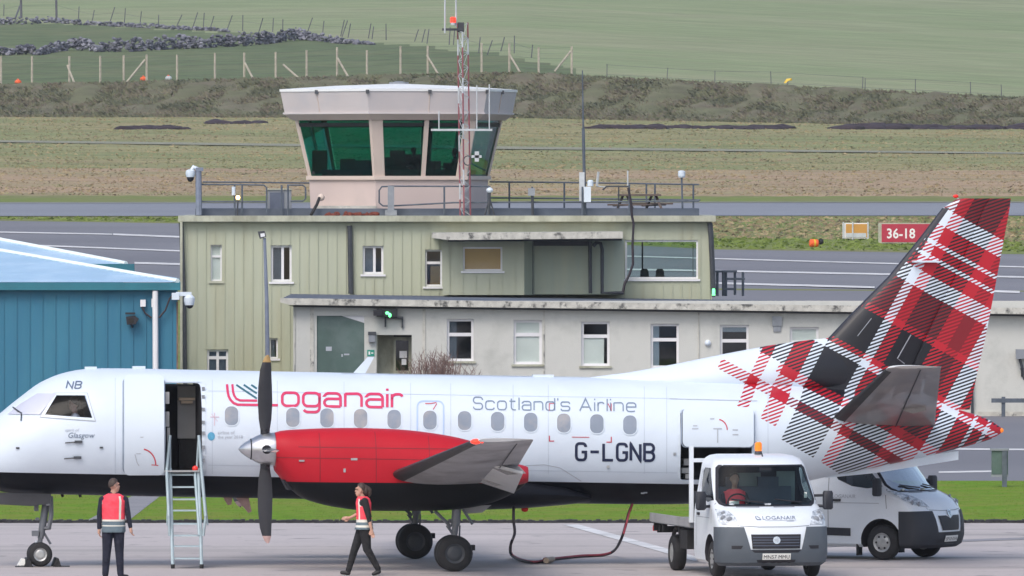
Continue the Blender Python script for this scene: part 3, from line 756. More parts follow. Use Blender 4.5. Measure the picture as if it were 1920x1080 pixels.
# ------------------------------------------------------------------ low white building
WY = 328.0
low = thing("terminal_building", "low off white rendered building with a stained flat roof in front of the tower", "building", (P(1300, 700, WY).x, WY, 0))
wh = [(838, 598, 888, 677), (963, 600, 1016, 683), (1090, 603, 1143, 686), (1220, 607, 1273, 690), (1350, 609, 1404, 692), (1481, 613, 1535, 643), (594, 592, 683, 780), (706, 628, 772, 780)]
wall("front_wall", 550, 564, 2350, 781, WY, wh, M['render'], low)
window(low, wh[0], WY, trans=(.37,), fr=.075, back='curtain_dark', backw=(0, 0, .36, 1), sill=1)
window(low, wh[1], WY, trans=(.33,), fr=.08, back='curtain', backw=(0, .0, 1, .98), glass_m='clear_glass')
window(low, wh[2], WY, trans=(.33,), fr=.075, back='curtain', backw=(0, .36, .8, .98), glass_m='clear_glass')
window(low, wh[3], WY, trans=(.36,), fr=.075, back='curtain', backw=(0, 0, .3, .98))
window(low, wh[4], WY, trans=(.36,), fr=.075, back='curtain', backw=(0, 0, 1, .16))
window(low, wh[5], WY, fr=.075, glass_m='clear_glass', back='curtain', backw=(0, 0, 1, 1))
mb = MB(); a = P(550, 564, WY); mb.prism([(a.x, WY + .17, 0), (a.x, WY + .17, 3.4), (a.x, TY - .05, 3.4), (a.x, TY - .05, 0)], (.12, 0, 0)); mb.build("end_wall", M['render'], low)
mb = MB(); mb.prism([(a.x + .2, WY + 5, 0), (a.x + .2, WY + 5, 3.2), (24, WY + 5, 3.2), (24, WY + 5, 0)], (0, .1, 0)); mb.build("inner_wall", M['room'], low)
mb = MB(); mb.pquad([(525, 559), (2350, 583), (2350, 594.5), (545, 571.5), (525, 567)], WY - .45, .3); mb.build("roof_fascia", M['concrete'], low)
mb = MB(); mb.pquad([(527, 560.5), (2350, 584.5), (2350, 593), (545, 570.5)], WY - .148, 14.9); mb.pquad([(1338, 571), (2350, 584.5), (2350, 593), (1338, 582)], WY + 14.76, 14); mb.build("roof", M['roof_felt'], low)
mb = MB(); mb.pquad([(540, 572.5), (2350, 596), (2350, 598.5), (552, 575.5)], WY - .12, .1); mb.build("painted_eaves_shade", M['dark_metal'], low)  # solid dark strip painting the shade under the roof fascia
mb = MB()
for x, w in ((585, 7), (1310, 2.5), (795, 5), (1020, 2), (553, 1)):
    mb = MB(); mb.pbox(x - w / 2, 576 + (x - 550) * .0135, x + w / 2, 781, WY - .035, .034); mb.build("pilaster", M['concrete'], low)
mb = MB(); mb.pquad([(594, 592), (640, 592), (683, 606), (683, 781), (594, 781)], WY + .06, .08); bd = mb.build("boarded_opening", M['door_green'], low)
mb = MB(); mb.pquad([(640, 592), (683, 592), (683, 605.5)], WY + .07, .06); mb.build("boarding_gap", M['upvc'], bd)
for q in ((611, 650, 622, 658), (640, 664, 643, 669), (645, 663, 655, 666)):
    mb = MB(); mb.pbox(*q, WY + .05, .008); mb.build("notice", M['faint'], bd)
mb = MB(); mb.pbox(702, 628, 708, 781, WY + .165, 1.5); mb.pbox(706, 628, 738, 781, WY + 1.0, .08); mb.build("porch_wall", M['cream_trim'], low)
mb = MB(); mb.pbox(738, 632, 742, 781, WY + .7, .08); mb.pbox(766, 632, 772, 781, WY + .7, .08); mb.pbox(742, 632, 766, 638, WY + .7, .08); mb.pbox(742, 695, 766, 781, WY + .7, .08); dr = mb.build("door", M['cream_trim'], low)
mb = MB(); mb.pbox(742, 638, 766, 695, WY + .72, .02); mb.build("pane", M['dark_glass'], dr)
for q in ((749, 658, 763, 671), (753, 673, 762, 684)):
    mb = MB(); mb.pbox(*q, WY + .69, .012); mb.build("notice", M['upvc'], dr)
mb = MB(); mb.pbox(1805, 772, 1990, 781.5, WY - .06, .058); mb.build("plinth", M['concrete'], low)
mb = MB(); mb.pbox(1448, 593, 1466, 611, WY - .08, .075); mb.pbox(1450, 611.5, 1464, 622, WY - .05, .045); mb.build("wall_vent", M['grey_metal'], low)
# wall fittings
def ongroup(): pass
small("wall_light", "lit green lamp among black loudspeakers on a bracket over the doorway", "light",
      [("speaker", M['grille_black'], lambda m: (m.pbox(700, 581, 716, 592, WY - .5, .3), m.pbox(706, 579, 745, 594, WY - .35, .25))), ("lamp", M['lamp_green'], lambda m: (m.sph(P(726, 587, WY - .46), (.06, .05, .05)), m.sph(P(731, 591, WY - .46), (.05, .05, .07)))),
       ("bracket", M['dark_metal'], lambda m: (m.pbox(721, 594, 724, 613, WY - .1, .08), m.pbox(753, 597, 756, 614, WY - .1, .08), m.pbox(721, 593.5, 756, 597, WY - .2, .18)))], P(726, 614, WY))
small("wall_lantern", "square white lantern with a dark top beside the doorway", "lantern",
      [("hood", M['dark_metal'], lambda m: m.pbox(690, 622, 705, 628, WY - .22, .2)), ("diffuser", M['box_grey'], lambda m: m.pbox(691, 628, 703, 641, WY - .2, .18))], P(698, 642, WY))
small("safety_sign", "small square green safety sign on the wall by the doorway", "sign",
      [("panel", M['sign_green'], lambda m: m.pbox(688.5, 656, 702, 668, WY - .03, .025)), ("symbol", M['sign_white'], lambda m: (m.pbox(691, 659, 694, 665, WY - .034, .003), m.pbox(696, 661, 700, 663, WY - .034, .003)))], P(695, 668, WY))
small("dome_light", "white round bulkhead light on the wall left of the fifth window", "light",
      [("base", M['upvc'], lambda m: m.lathe([(0, .1), (.05, .1)], P(1327, 643, WY - .001), (0, -1, 0), 14)), ("dome", M['white_paint'], lambda m: m.sph(P(1327, 643, WY - .06), (.09, .07, .09)))], P(1327, 650, WY))
small("wall_floodlight", "grey box floodlight on the far right end wall", "light",
      [("box", M['box_grey'], lambda m: m.pbox(1905, 655, 1935, 673, WY - .4, .3)), ("arm", M['dark_metal'], lambda m: (m.tube([P(1912, 673, WY - .25), P(1917, 690, WY - .2), P(1917, 705, WY - .02)], .05, 6), m.tube([P(1914, 690, WY - .3), P(1920, 712, WY - .1)], .025, 6)))], P(1917, 712, WY))
small("barrier_rail", "dark steel barrier rail standing by the far right wall", "barrier",
      [("rail", M['rail_metal'], lambda m: m.pbox(1859, 747, 2010, 755, WY - 1.0, .08)), ("post", M['rail_metal'], lambda m: m.pbox(1878, 744, 1885, 783, WY - .95, .1)), ("post", M['rail_metal'], lambda m: m.pbox(1985, 744, 1992, 783, WY - .95, .1))], P(1900, 784, WY - 1))
small("door_frame_rail", "thin dark blue pipe frame on the wall behind the tail", "pipe",
      [("pipe", M['dark_metal'], lambda m: m.tube([P(1812, 700, WY - .1), P(1822, 698, WY - .1), P(1823, 775, WY - .1)], .05, 6))], P(1820, 776, WY))
# stand on the low roof
def stand(m):
    Y = 347
    for x in (1345, 1356, 1361, 1393): m.tube([P(x, 510, Y), P(x, 555, Y)], .045, 5)
    m.pbox(1340, 507, 1382, 511, Y - .1, .6); m.tube([P(1378, 510, Y), P(1378, 553, Y)], .045, 5); m.pbox(1356, 540, 1380, 544, Y - .05, .3); m.pbox(1362, 521, 1397, 525, Y - .05, .3)
small("access_platform", "dark metal access steps on the low roof right of the tower", "platform", [("frame", M['rail_metal'], stand)], P(1368, 556, 347))
small("marker_light", "small lit pale green light at the foot of the tower's right downpipe", "light",
      [("tube", M['lamp_green'], lambda m: m.lathe([(0, .05), (.2, .05), (.24, .03)], P(1338, 555, 342.2), (0, 0, 1), 10)), ("base", M['dark_metal'], lambda m: m.pbox(1335, 554, 1341, 557, 342.1, .2))], P(1338, 557, 342.2))

# ------------------------------------------------------------------ teal shed
DY = 310.0
shed = thing("shed", "teal profiled steel shed with a pale blue hipped roof", "shed", (P(0, 700, DY).x, DY, 0))
mb = MB()
xr, xl = P(333, 540, DY).x, P(-1100, 540, DY).x
zt_ = P(0, 541, DY).z
xb = P(332, 540, DY + 14).x
mb.prism([(xl, DY, 0), (xr, DY, 0), (xb, DY + 14, 0), (xl, DY + 14, 0)], (0, 0, zt_))
x = xr - .18
while x > xl:
    mb.prism([(x - .022, DY - .03, 0), (x + .022, DY - .03, 0), (x + .022, DY - .03, zt_), (x - .022, DY - .03, zt_)], (0, .029, 0)); x -= .376
mb.build("wall", M['teal'], shed)
mb = MB()
g0, g1 = P(338, 530, DY - .25), P(338, 544, DY - .25)
mb.prism([(xl, DY - .3, g1.z), (xl, DY - .3, g0.z), (g0.x, DY - .3, g0.z + .0), (g0.x, DY - .3, g1.z)], (0, .28, 0)); gx = P(336, 530, DY + 14).x; mb.prism([(g0.x - .25, DY - .018, g1.z), (g0.x, DY - .018, g1.z), (gx, DY + 14, g1.z), (gx - .25, DY + 14, g1.z)], (0, 0, g0.z - g1.z))
mb.build("gutter", M['teal_gutter'], shed)
e = P(333, 529, DY - .2); far_r = P(2, 472, DY + 8)
er = Vector((P(332, 529, DY + 14).x, DY + 14, e.z)); rl = Vector((xl, far_r.y, far_r.z)); el = Vector((xl, e.y, e.z))
mb = MB()
N = 26   # sheet roof with slight corrugation steps along the slope
mb.face([el, e, far_r, rl])
mb.face([e, er, far_r]); mb.face([rl, far_r, er, Vector((xl, er.y, er.z))])
for i in range(1, N):
    t = i / N; p = e.lerp(far_r, t); q = el.lerp(rl, t)
    n_ = Vector((0, 0, .018))
    mb.prism([q + n_, p + n_, p + n_ + Vector((0, .04, .004)), q + n_ + Vector((0, .04, .004))], (0, 0, -.016))
mb.build("roof", M['roof_blue'], shed, recalc=False)
mb = MB(); mb.tube([e + Vector((0, 0, .03)), far_r + Vector((0, 0, .03))], .075, 6); mb.tube([far_r + Vector((0, 0, .03)), rl + Vector((0, 0, .03))], .075, 6); mb.build("ridge", M['ridge'], shed)
shed2 = thing("shed", "second pale blue shed roof rising behind the teal shed", "shed", (P(0, 600, DY + 22).x, DY + 22, 0))
q0, q1 = P(236, 496, DY + 20), P(-60, 440, DY + 27); q0b = P(252, 507, DY + 20)
ql = Vector((xl, q0.y, q0.z)); rl2 = Vector((xl, q1.y, q1.z))
mb = MB(); mb.face([ql, q0, q1, rl2]); mb.face([q0, Vector((P(235, 496, q0.y + 14).x, q0.y + 14, q0.z)), q1]); mb.build("roof", M['roof_blue'], shed2, recalc=False)
mb = MB(); mb.tube([q0 + Vector((0, 0, .03)), q1 + Vector((0, 0, .03))], .08, 6); mb.build("ridge", M['ridge'], shed2)
mb = MB(); mb.prism([(xl, q0.y - .1, q0.z - .22), (q0b.x, q0.y - .1, q0.z - .22), (q0b.x, q0.y - .1, q0.z + .02), (xl, q0.y - .1, q0.z + .02)], (0, .25, 0)); mb.build("gutter", M['teal_gutter'], shed2)
mb = MB(); mb.prism([(xl, q0.y + .2, 0), (q0.x - .1, q0.y + .2, 0), (P(233, 496, q0.y + 13).x, q0.y + 13, 0), (xl, q0.y + 13, 0)], (0, 0, q0.z - .05)); mb.build("wall", M['teal'], shed2)
small("flue_pipe", "pale grey vertical pipe up the teal shed wall", "pipe",
      [("pipe", M['upvc'], lambda m: m.tube([P(291, 545, DY - .2), P(292, 780, DY - .2)], .085, 10)), ("box", M['upvc'], lambda m: m.pbox(284, 560, 290, 576, DY - .2, .15)), ("box", M['upvc'], lambda m: m.pbox(263, 562, 273, 575, DY - .15, .14)),
       ("cable", M['cable_black'], lambda m: (m.tube([P(266, 575, DY - .1), P(272, 587, DY - .1), P(284, 596, DY - .15)], .03, 6), m.tube([P(298, 596, DY - .2), P(310, 582, DY - .2), P(318, 560, DY - .2), P(325, 552, DY - .25)], .03, 6)))], P(291, 780, DY - .2))
small("floodlight", "black floodlight fixed to the teal shed wall", "floodlight",
      [("head", M['grille_black'], lambda m: m.pquad([(236, 594), (252, 592), (260, 598), (254, 608), (238, 609)], DY - .35, .22)), ("hood", M['grille_black'], lambda m: m.pbox(235, 586, 253, 589.5, DY - .4, .3)), ("lens", M['dark_glass'], lambda m: m.pbox(241, 597, 251, 605, DY - .36, .008)),
       ("bracket", M['dark_metal'], lambda m: m.tube([P(246, 606, DY - .25), P(248, 613, DY - .02)], .035, 6))], P(246, 613, DY))
cp = thing("security_camera", "white dome camera hanging from an arm at the teal shed corner", "camera", P(325, 560, DY))
mb = MB(); mb.pbox(322, 549, 336, 562, DY - .5, .3); mb.pbox(330, 547.5, 359, 555, DY - .45, .14); mb.lathe([(-.22, .13), (-.1, .16), (.0, .16), (.08, .08)], P(355, 558, DY - .38), (0, 0, 1), 14); mb.build("housing", M['white_paint'], cp, smooth=40)
mb = MB(); mb.sph(P(355.5, 571, DY - .38), (.115, .115, .12)); mb.build("dome", M['grille_black'], cp, smooth=40)
small("corner_post", "narrow rust stained cream post between the shed and the tower", "post",
      [("post", M['cream_trim'], lambda m: m.pbox(337.5, 416, 342, 770, TY - 1.2, .12)), ("base_strip", M['rust_brown'], lambda m: m.pbox(331, 566, 334, 740, DY - .02, .02))], P(340, 770, TY - 1.2))
lp = thing("lamp_post", "slim grey lamp post with a small white floodlight before the tower", "lamp post", (P(502, 700, 324).x, 324, 0))
mb = MB(); mb.tube([P(496, 446, 324), P(500, 560, 324), (P(503, 780, 324).x, 324, 0)], [.045, .06, .08], 10); mb.build("pole", M['pole_grey'], lp)
mb = MB(); mb.pquad([(483, 434), (496, 433), (499, 444), (487, 448)], 323.9, .25); hd = mb.build("lamp_head", M['dark_metal'], lp)
mb = MB(); mb.pquad([(488, 438), (496, 437), (497, 443), (489, 445)], 323.88, .015); mb.build("lens", M['upvc'], hd)

# bare shrub by the low building
sh = thing("shrub", "bare reddish brown shrub below the first window", "shrub", (P(815, 770, 326).x, 326, 0))
mb = MB(); rnd = random.Random(12)
for i in range(240):
    a = rnd.gauss(0, .42); b_ = rnd.gauss(0, .3); L = rnd.uniform(1.15, 2.15) * (1 - .35 * abs(a))
    x0 = P(815, 700, 326).x + a * .75 + rnd.uniform(-.15, .15); y0 = 326 + b_
    pts = [(x0, y0, 0), (x0 + a * .35 + rnd.uniform(-.1, .1), y0 + b_ * .4, L * .5), (x0 + a * .85 + rnd.uniform(-.15, .15), y0 + b_ * .8, L)]
    mb.tube(pts, [.016, .012, .004], 3)
    for q in range(3):
        t = rnd.uniform(.4, .95); p = Vector(pts[1]).lerp(Vector(pts[2]), t)
        mb.tube([p, p + Vector((rnd.uniform(-.22, .22), rnd.uniform(-.2, .2), rnd.uniform(.12, .35)))], [.008, .003], 3)
mb.build("stems", M['twig'], sh)
# boxed sign on its post on the right of the lawn
sb = thing("equipment_post", "grey green cabinet on a short post at the lawn's right edge", "cabinet", (gp(1878, 914)[0], gp(1878, 914)[1], 0))
yq = gp(1878, 914)[1]
mb = MB(); mb.pbox(1860, 843, 1890, 893, yq, .3); mb.pbox(1862, 846, 1879, 889, yq - .012, .01); mb.build("cabinet", M['door_green'], sb)
mb = MB(); mb.pbox(1858, 841, 1892, 845, yq - .05, .4); mb.build("lid", M['box_grey'], sb)
mb = MB(); mb.pbox(1859, 890, 1891, 894.5, yq - .03, .36); mb.build("base_rim", M['box_grey'], sb)
mb = MB(); mb.pbox(1879, 846, 1888, 916, yq - .06, .045); mb.build("post", M['rail_metal'], sb)

# ------------------------------------------------------------------ airfield furniture and hillside
def sgn(label, x0, y0, x1, y1, face_m, frame_m, legs):
    g = G((x0 + x1) / 2, y1 + 3); Y = g.y
    t = thing("airfield_sign", label, "sign", g)
    mb = MB(); mb.pbox(x0, y0, x1, y1, Y, .35); mb.build("case", frame_m, t)
    mb = MB(); mb.pbox(x0 + 6, y0 + 2, x1 - 2, y1 - 2, Y - .02, .018); f = mb.build("face", face_m, t)
    for x in legs:
        mb = MB(); mb.pbox(x - 1.2, y1, x + 1.2, y1 + 4, Y + .1, .1); mb.build("leg", M['grey_metal'], t)
    return t, f, Y
t1, f1, sy1 = sgn("white framed sign back with an orange panel beside the runway", 1580, 418, 1629, 447, M['sign_orange'], M['sign_white'], (1584, 1600, 1625))
mb = MB()
for x in (1580, 1597.5, 1626): mb.pbox(x, 416, x + 2.6, 449, sy1 - .06, .035)
mb.pbox(1586, 437, 1624, 445, sy1 - .03, .008)
mb.build("strut", M['mast_white'], t1)
t2, f2, sy2 = sgn("red runway sign with white numbers behind the tail fin", 1647, 418, 1746, 456, M['sign_red'], M['cream_trim'], (1655, 1700, 1740))
g = G(1531, 465)
small("runway_marker", "orange and white marker drum with a black end lying by the runway", "marker",
      [("drum", M['orange'], lambda m: m.lathe([(-.22, .13), (-.18, .18), (.12, .18), (.18, .14)], g + Vector((-.1, 0, .22)), (1, .2, 0), 14)), ("end_cap", M['grille_black'], lambda m: m.lathe([(.18, .13), (.27, .13), (.36, .08)], g + Vector((-.05, 0, .26)), (1, .2, 0.1), 12)),
       ("band", M['yellow'], lambda m: m.lathe([(-.04, .184), (.04, .184)], g + Vector((-.1, 0, .22)), (1, .2, 0), 14))], g)
g = Vector((P(1477, 140, 921).x, 921, zt(P(1477, 140, 921).x, 921)))
small("marker_flag", "yellow plastic marker on a stub post at the foot of the pasture", "marker",
      [("flag", M['yellow'], lambda m: m.prism([g + Vector((-.35, 0, .25)), g + Vector((-.1, .1, .6)), g + Vector((.35, 0, .65)), g + Vector((.38, .1, .45)), g + Vector((.05, 0, .42)), g + Vector((-.2, 0, .2))], (0, .12, 0))), ("post", M['timber_old'], lambda m: m.tube([g, g + Vector((0, .1, .5))], .04, 5))], g)
for px, Y, lab, m_ in ((34, 919, "orange buoy on the grass beside the leftmost fence posts", 'orange'), (269, 919, "orange buoy at the foot of the braced fence post", 'orange'), (316, 919.5, "pale buoy with an orange top between two fence posts", 'mast_white')):
    X = P(px, 150, Y).x; z = zt(X, Y)
    small("buoy", lab, "buoy", [("float", M[m_], lambda m: m.sph((X, Y, z + .2), (.3, .24, .22))), ("neck", M['orange'], lambda m: m.lathe([(.1, .12), (.22, .06)], (X, Y, z + .28), (-.1, 0, 1), 10))], (X, Y, z))
def fence(name, label, Yf, posts, hgt, rad, mat, wires=4, lean=0, braces=(), pstyle=None, wire_r=.011):
    X0 = P(posts[0], 0, Yf).x
    t = thing(name, label, "fence", (X0, Yf, zt(X0, Yf)))
    rnd = random.Random(len(posts)); tops = []
    for px in posts:
        Y = Yf if not callable(lean) else Yf
        X = P(px, 0, Y).x; z = zt(X, Y)
        h = hgt * rnd.uniform(.9, 1.08); dx = rnd.uniform(-.5, 1) * lean
        mb = MB(); mb.tube([(X, Y, z - .2), (X + dx, Y, z + h)], [rad, rad * .9], 6); mb.build("post", mat, t)
        tops.append((Vector((X, Y, z)), Vector((X + dx, Y, z + h))))
    if wires:
        mb = MB()
        for k in range(wires):
            f = .2 + .75 * k / max(1, wires - 1)
            mb.tube([b.lerp(tp, f) for b, tp in tops], wire_r, 4)
        mb.build("wire", M['timber_old'], t)
    for pa, ya, pb, yb in braces:
        xa, xb = P(pa, 0, Yf).x, P(pb, 0, Yf - .6).x
        mb = MB(); mb.tube([(xa, Yf, zt(xa, Yf) + ya), (xb, Yf - .6, zt(xb, Yf - .6) + yb)], rad * .85, 6); mb.build("brace", mat, t)
    return t
fence("perimeter_fence", "tall pale timber post and wire fence with braces along the bank top", 917.5,
      [2, 60, 130, 188, 232, 275, 332, 403, 458, 517, 575, 632, 688, 751, 802, 903, 955, 1010, 1072], 2.45, .11, M['timber'], 5, wire_r=.007,
      braces=((126, 1.6, 140, .0), (272, 1.9, 237, 0), (458, 1.5, 474, .1), (531, 1.2, 560, .0), (632, 1.7, 653, 0), (800, 1.7, 821, .1), (955, 1.6, 976, 0), (1070, 2.1, 1040, .3)))
fence("field_fence", "sparse line of thin dark posts along the pasture's lower edge at the right", 918.5, [1138, 1250, 1340, 1446, 1617, 1622, 1716, 1820, 1878], 1.15, .04, M['timber_old'], 2, lean=.12)
def fence2():
    pts = [(7, 30), (40, 34), (106, 33), (147, 36), (172, 40), (205, 42), (233, 43), (262, 47), (297, 50), (329, 50), (360, 52), (381, 53), (393, 54), (424, 57), (455, 58), (484, 61), (511, 60), (530, 62), (574, 64), (604, 66), (638, 68), (640, 69), (652, 71), (690, 72), (697, 73), (724, 75), (776, 78), (790, 80), (800, 82), (842, 84), (850, 84), (897, 100), (912, 103), (938, 96), (964, 100), (996, 108)]
    g0 = G(*pts[0]); t = thing("old_fence", "leaning dark weathered posts along the upper broken wall", "fence", g0)
    rnd = random.Random(4); tops = []
    for i, (x, y) in enumerate(pts):
        b = G(x, y); big = i in (1, 2)
        h = 2.3 if big else rnd.uniform(1.15, 1.7); tp = b + Vector((rnd.uniform(-.05, .75) if not big else -.05, 0, h))
        mb = MB(); mb.tube([b - Vector((0, 0, .2)), tp], .13 if big else .05, 5); mb.build("post", M['timber_old'], t); tops.append(b.lerp(tp, .6))
    mb = MB(); mb.tube(tops, .01, 4); mb.build("wire", M['timber_old'], t)
    mb = MB(); b = G(29, 33); mb.tube([b, G(38, 30) + Vector((0, 0, 1.2))], .1, 5); mb.build("brace", M['timber_old'], t)
fence2()
def stonewall(label, line, thick_px, seed, size, dens):
    g0 = G(*line[0]); t = thing("stone_wall", label, "stone wall", g0, group="dry stone walls on the hillside")
    rnd = random.Random(seed); mb = MB()
    n = int(dens)
    for i in range(n):
        f = rnd.random(); x = line[0][0] + (line[-1][0] - line[0][0]) * f
        y = float(np.interp(x, [p[0] for p in line], [p[1] for p in line])); th_ = float(np.interp(x, [p[0] for p in line], [p[2] for p in line]))
        b = G(x, y); hgt = th_ / FPX * b.y
        u = rnd.random() ** .8; s = size * rnd.uniform(.55, 1.25)
        p = b + Vector((0, rnd.uniform(-.6, .6) * (1 - u * .7), u * hgt * rnd.uniform(.6, 1.05)))
        mb.mi = rnd.choice((0, 0, 1))
        n0 = len(mb.bm.verts)
        r = bmesh.ops.create_icosphere(mb.bm, subdivisions=1, radius=1)
        sc = Vector((s * rnd.uniform(.8, 1.6), s * rnd.uniform(.7, 1.2), s * rnd.uniform(.5, 1)))
        rot = Matrix.Rotation(rnd.uniform(0, 3), 3, 'Z') @ Matrix.Rotation(rnd.uniform(-.5, .5), 3, 'X')
        for v in r['verts']:
            v.co = p + rot @ Vector((v.co.x * sc.x, v.co.y * sc.y, v.co.z * sc.z)) * rnd.uniform(.8, 1.15)
            for f_ in v.link_faces: f_.material_index = mb.mi
    mb.build("stones", [M['stone'], M['stone_dark']], t)
stonewall("tumbled grey stone wall crossing the hillside behind the tall fence", [(-60, 104, 18), (0, 104, 16), (60, 102, 20), (72, 104, 8), (85, 102, 18), (110, 97, 24), (130, 95, 24), (165, 95, 24), (180, 98, 12), (200, 97, 24), (245, 97, 28), (270, 96, 22), (330, 92, 28), (380, 91, 22), (420, 88, 22), (455, 87, 30), (510, 82, 22), (555, 76, 26), (580, 76, 16), (640, 82, 10), (700, 84, 4)], 0, 1, .21, 1500)
stonewall("low broken stone wall higher on the hillside under the leaning posts", [(-60, 44, 14), (0, 46, 14), (60, 46, 12), (90, 42, 12), (130, 46, 10), (180, 48, 8), (260, 52, 10), (330, 56, 7), (400, 58, 6), (430, 60, 4)], 0, 2, .21, 420)
def heap(label, spans, seed, h0):
    rnd = random.Random(seed); g0 = G(spans[0][0], spans[0][2]); t = thing("soil_heap", label, "soil heap", g0, group="heaps of turned soil on the far field"); mb = MB()
    for x0, x1, y, n in spans:
        for i in range(n):
            x = rnd.uniform(x0, x1); b = G(x, y + rnd.uniform(-1.5, 1.5)); s = h0 * rnd.uniform(.5, 1.2)
            r = bmesh.ops.create_icosphere(mb.bm, subdivisions=2, radius=1)
            zf = rnd.uniform(.3, .72)
            for v in r['verts']:
                k = rnd.uniform(.82, 1.15); v.co = b + Vector((v.co.x * s * 2.2 * k, v.co.y * s * 1.6 * k, v.co.z * s * zf * k))
    mb.build("soil", M['soil'], t, smooth=70)
heap("long low bank of dark turned soil below the scrub bank, nearest the tail fin", [(1560, 1700, 241, 34), (1700, 2050, 241, 60)], 1, .60)
heap("dark soil heap on the field just right of the whip mast", [(1112, 1330, 240, 52)], 2, .44)
heap("smaller dark soil heap on the field between the whip mast and the tail fin", [(1345, 1470, 241, 26)], 6, .44)
heap("dark soil heap on the far field left of the cab, wider of two", [(235, 346, 241, 40)], 3, .38)
heap("narrow dark soil heap on the far field, nearer the cab", [(392, 485, 231, 18), (392, 420, 229, 6)], 4, .34)

# ------------------------------------------------------------------ lettering helpers
def arc(cx, cy, r, a0, a1, n=5):
    return [(cx + r * math.cos(R(a0 + (a1 - a0) * i / n)), cy + r * math.sin(R(a0 + (a1 - a0) * i / n))) for i in range(n + 1)]
def rrect(w, h, r, y0=0):
    return arc(w - r, y0 + h - r, r, 90, 0) + arc(w - r, y0 + r, r, 0, -90) + arc(r, y0 + r, r, -90, -180) + arc(r, y0 + h - r, r, 180, 90) + [(w - r, y0 + h)]
def glyph(ch, W=1.15, r=.33):
    H = 1.42
    if ch == 'o': return [rrect(W, 1, r)], W
    if ch == 'a': return [[(.08, .84)] + arc(r, 1 - r, r, 150, 90, 3) + arc(W - r, 1 - r, r, 90, 0) + [(W, 0)], [(W, .58), (r * .9, .58)] + arc(r * .9, .29, .29, 90, 270, 7) + [(W, 0)]], W
    if ch == 'g': return [rrect(W, 1, r), [(W, 1.0), (W, -.12)] + arc(W - r, -.12, r, 0, -90) + [(r, -.45)] + arc(r, -.12, r, -90, -150, 3)], W
    if ch == 'n': return [[(0, 0), (0, 1)], [(0, .97)] + arc(W - r, 1 - r, r, 90, 0) + [(W, 0)]], W
    if ch == 'i': return [[(0, 0), (0, 1)], [(0, 1.26), (0, 1.42)]], 0
    if ch == 'l': return [[(0, 0), (0, H)]], 0
    if ch == 'r': return [[(0, 0), (0, 1)], [(0, .6)] + arc(r, 1 - r, r, 170, 90) + [(.5, 1)] + arc(.5, .78, .22, 90, 10, 4)], .72
    if ch in 'Ss':
        h = H if ch == 'S' else 1; rr = h * .25; m = h / 2; W = W if ch == 's' else W * 1.05
        return [[(W, h - rr * .9)] + arc(W - rr, h - rr, rr, 30, 90, 3) + arc(rr, h - rr, rr, 90, 270, 8) + arc(W - rr, rr, rr, 90, -90, 8) + arc(rr, rr, rr, -90, -170, 4)], W
    if ch == 'c': return [[(W, .72)] + arc(W - r, 1 - r, r, 20, 90, 4) + arc(r, 1 - r, r, 90, 180) + arc(r, r, r, 180, 270) + arc(W - r, r, r, -90, -20, 4)], W
    if ch == 'e': return [[(0, .52), (W, .52)] + arc(W - r, 1 - r, r, 0, 90) + arc(r, 1 - r, r, 90, 180) + arc(r, r, r, 180, 270) + arc(W - r, r, r, -90, -50, 3)], W
    if ch == 't': return [[(.25, 1.3), (.25, r)] + arc(.25 + r, r, r, 180, 270) + [(.85, 0)], [(0, 1), (.8, 1)]], .85
    if ch == 'd': return [rrect(W, 1, r), [(W, 0), (W, H)]], W
    if ch == "'": return [[(0, 1.15), (0, H)]], 0
    if ch == 'A': return [[(0, 0), (W * .62, H), (W * 1.24, 0)], [(W * .22, .45), (W * 1.02, .45)]], W * 1.24
    if ch == 'G': return [[(W, H - r)] + arc(W - r, H - r, r, 10, 90, 4) + arc(r, H - r, r, 90, 180) + arc(r, r, r, 180, 270) + arc(W - r, r, r, -90, 0) + [(W, .68), (W * .55, .68)]], W
    if ch == 'L': return [[(0, H), (0, 0), (W, 0)]], W
    if ch == 'N': return [[(0, 0), (0, H), (W, 0), (W, H)]], W
    if ch == 'B': return [[(0, 0), (0, H), (W - .36, H)] + arc(W - .36, H - .34, .34, 90, -90, 7) + [(0, .74)], [(W - .36, .74)] + arc(W - .37, .37, .37, 90, -90, 7) + [(0, 0)]], W
    if ch == '-': return [[(.05, .71), (W * .95, .71)]], W
    if ch == ' ': return [], .55
    if ch == '1': return [[(.0, 1.1), (.3, H), (.3, 0)]], .35
    if ch == '3': return [[(0, H), (W - .36, H)] + arc(W - .36, H - .34, .34, 90, -90, 7) + [(.25, .74)], [(W - .36, .74)] + arc(W - .37, .37, .37, 90, -90, 7) + [(0, 0)]], W
    if ch == '6': return [[(W * .9, H)] + arc(.42, H - .42, .42, 90, 180, 6) + [(0, .4)], rrect(W, .8, .33)], W
    if ch == '8': return [rrect(W, .76, .33), rrect(W, H - .76, .3, .76)], W
    return [], .5
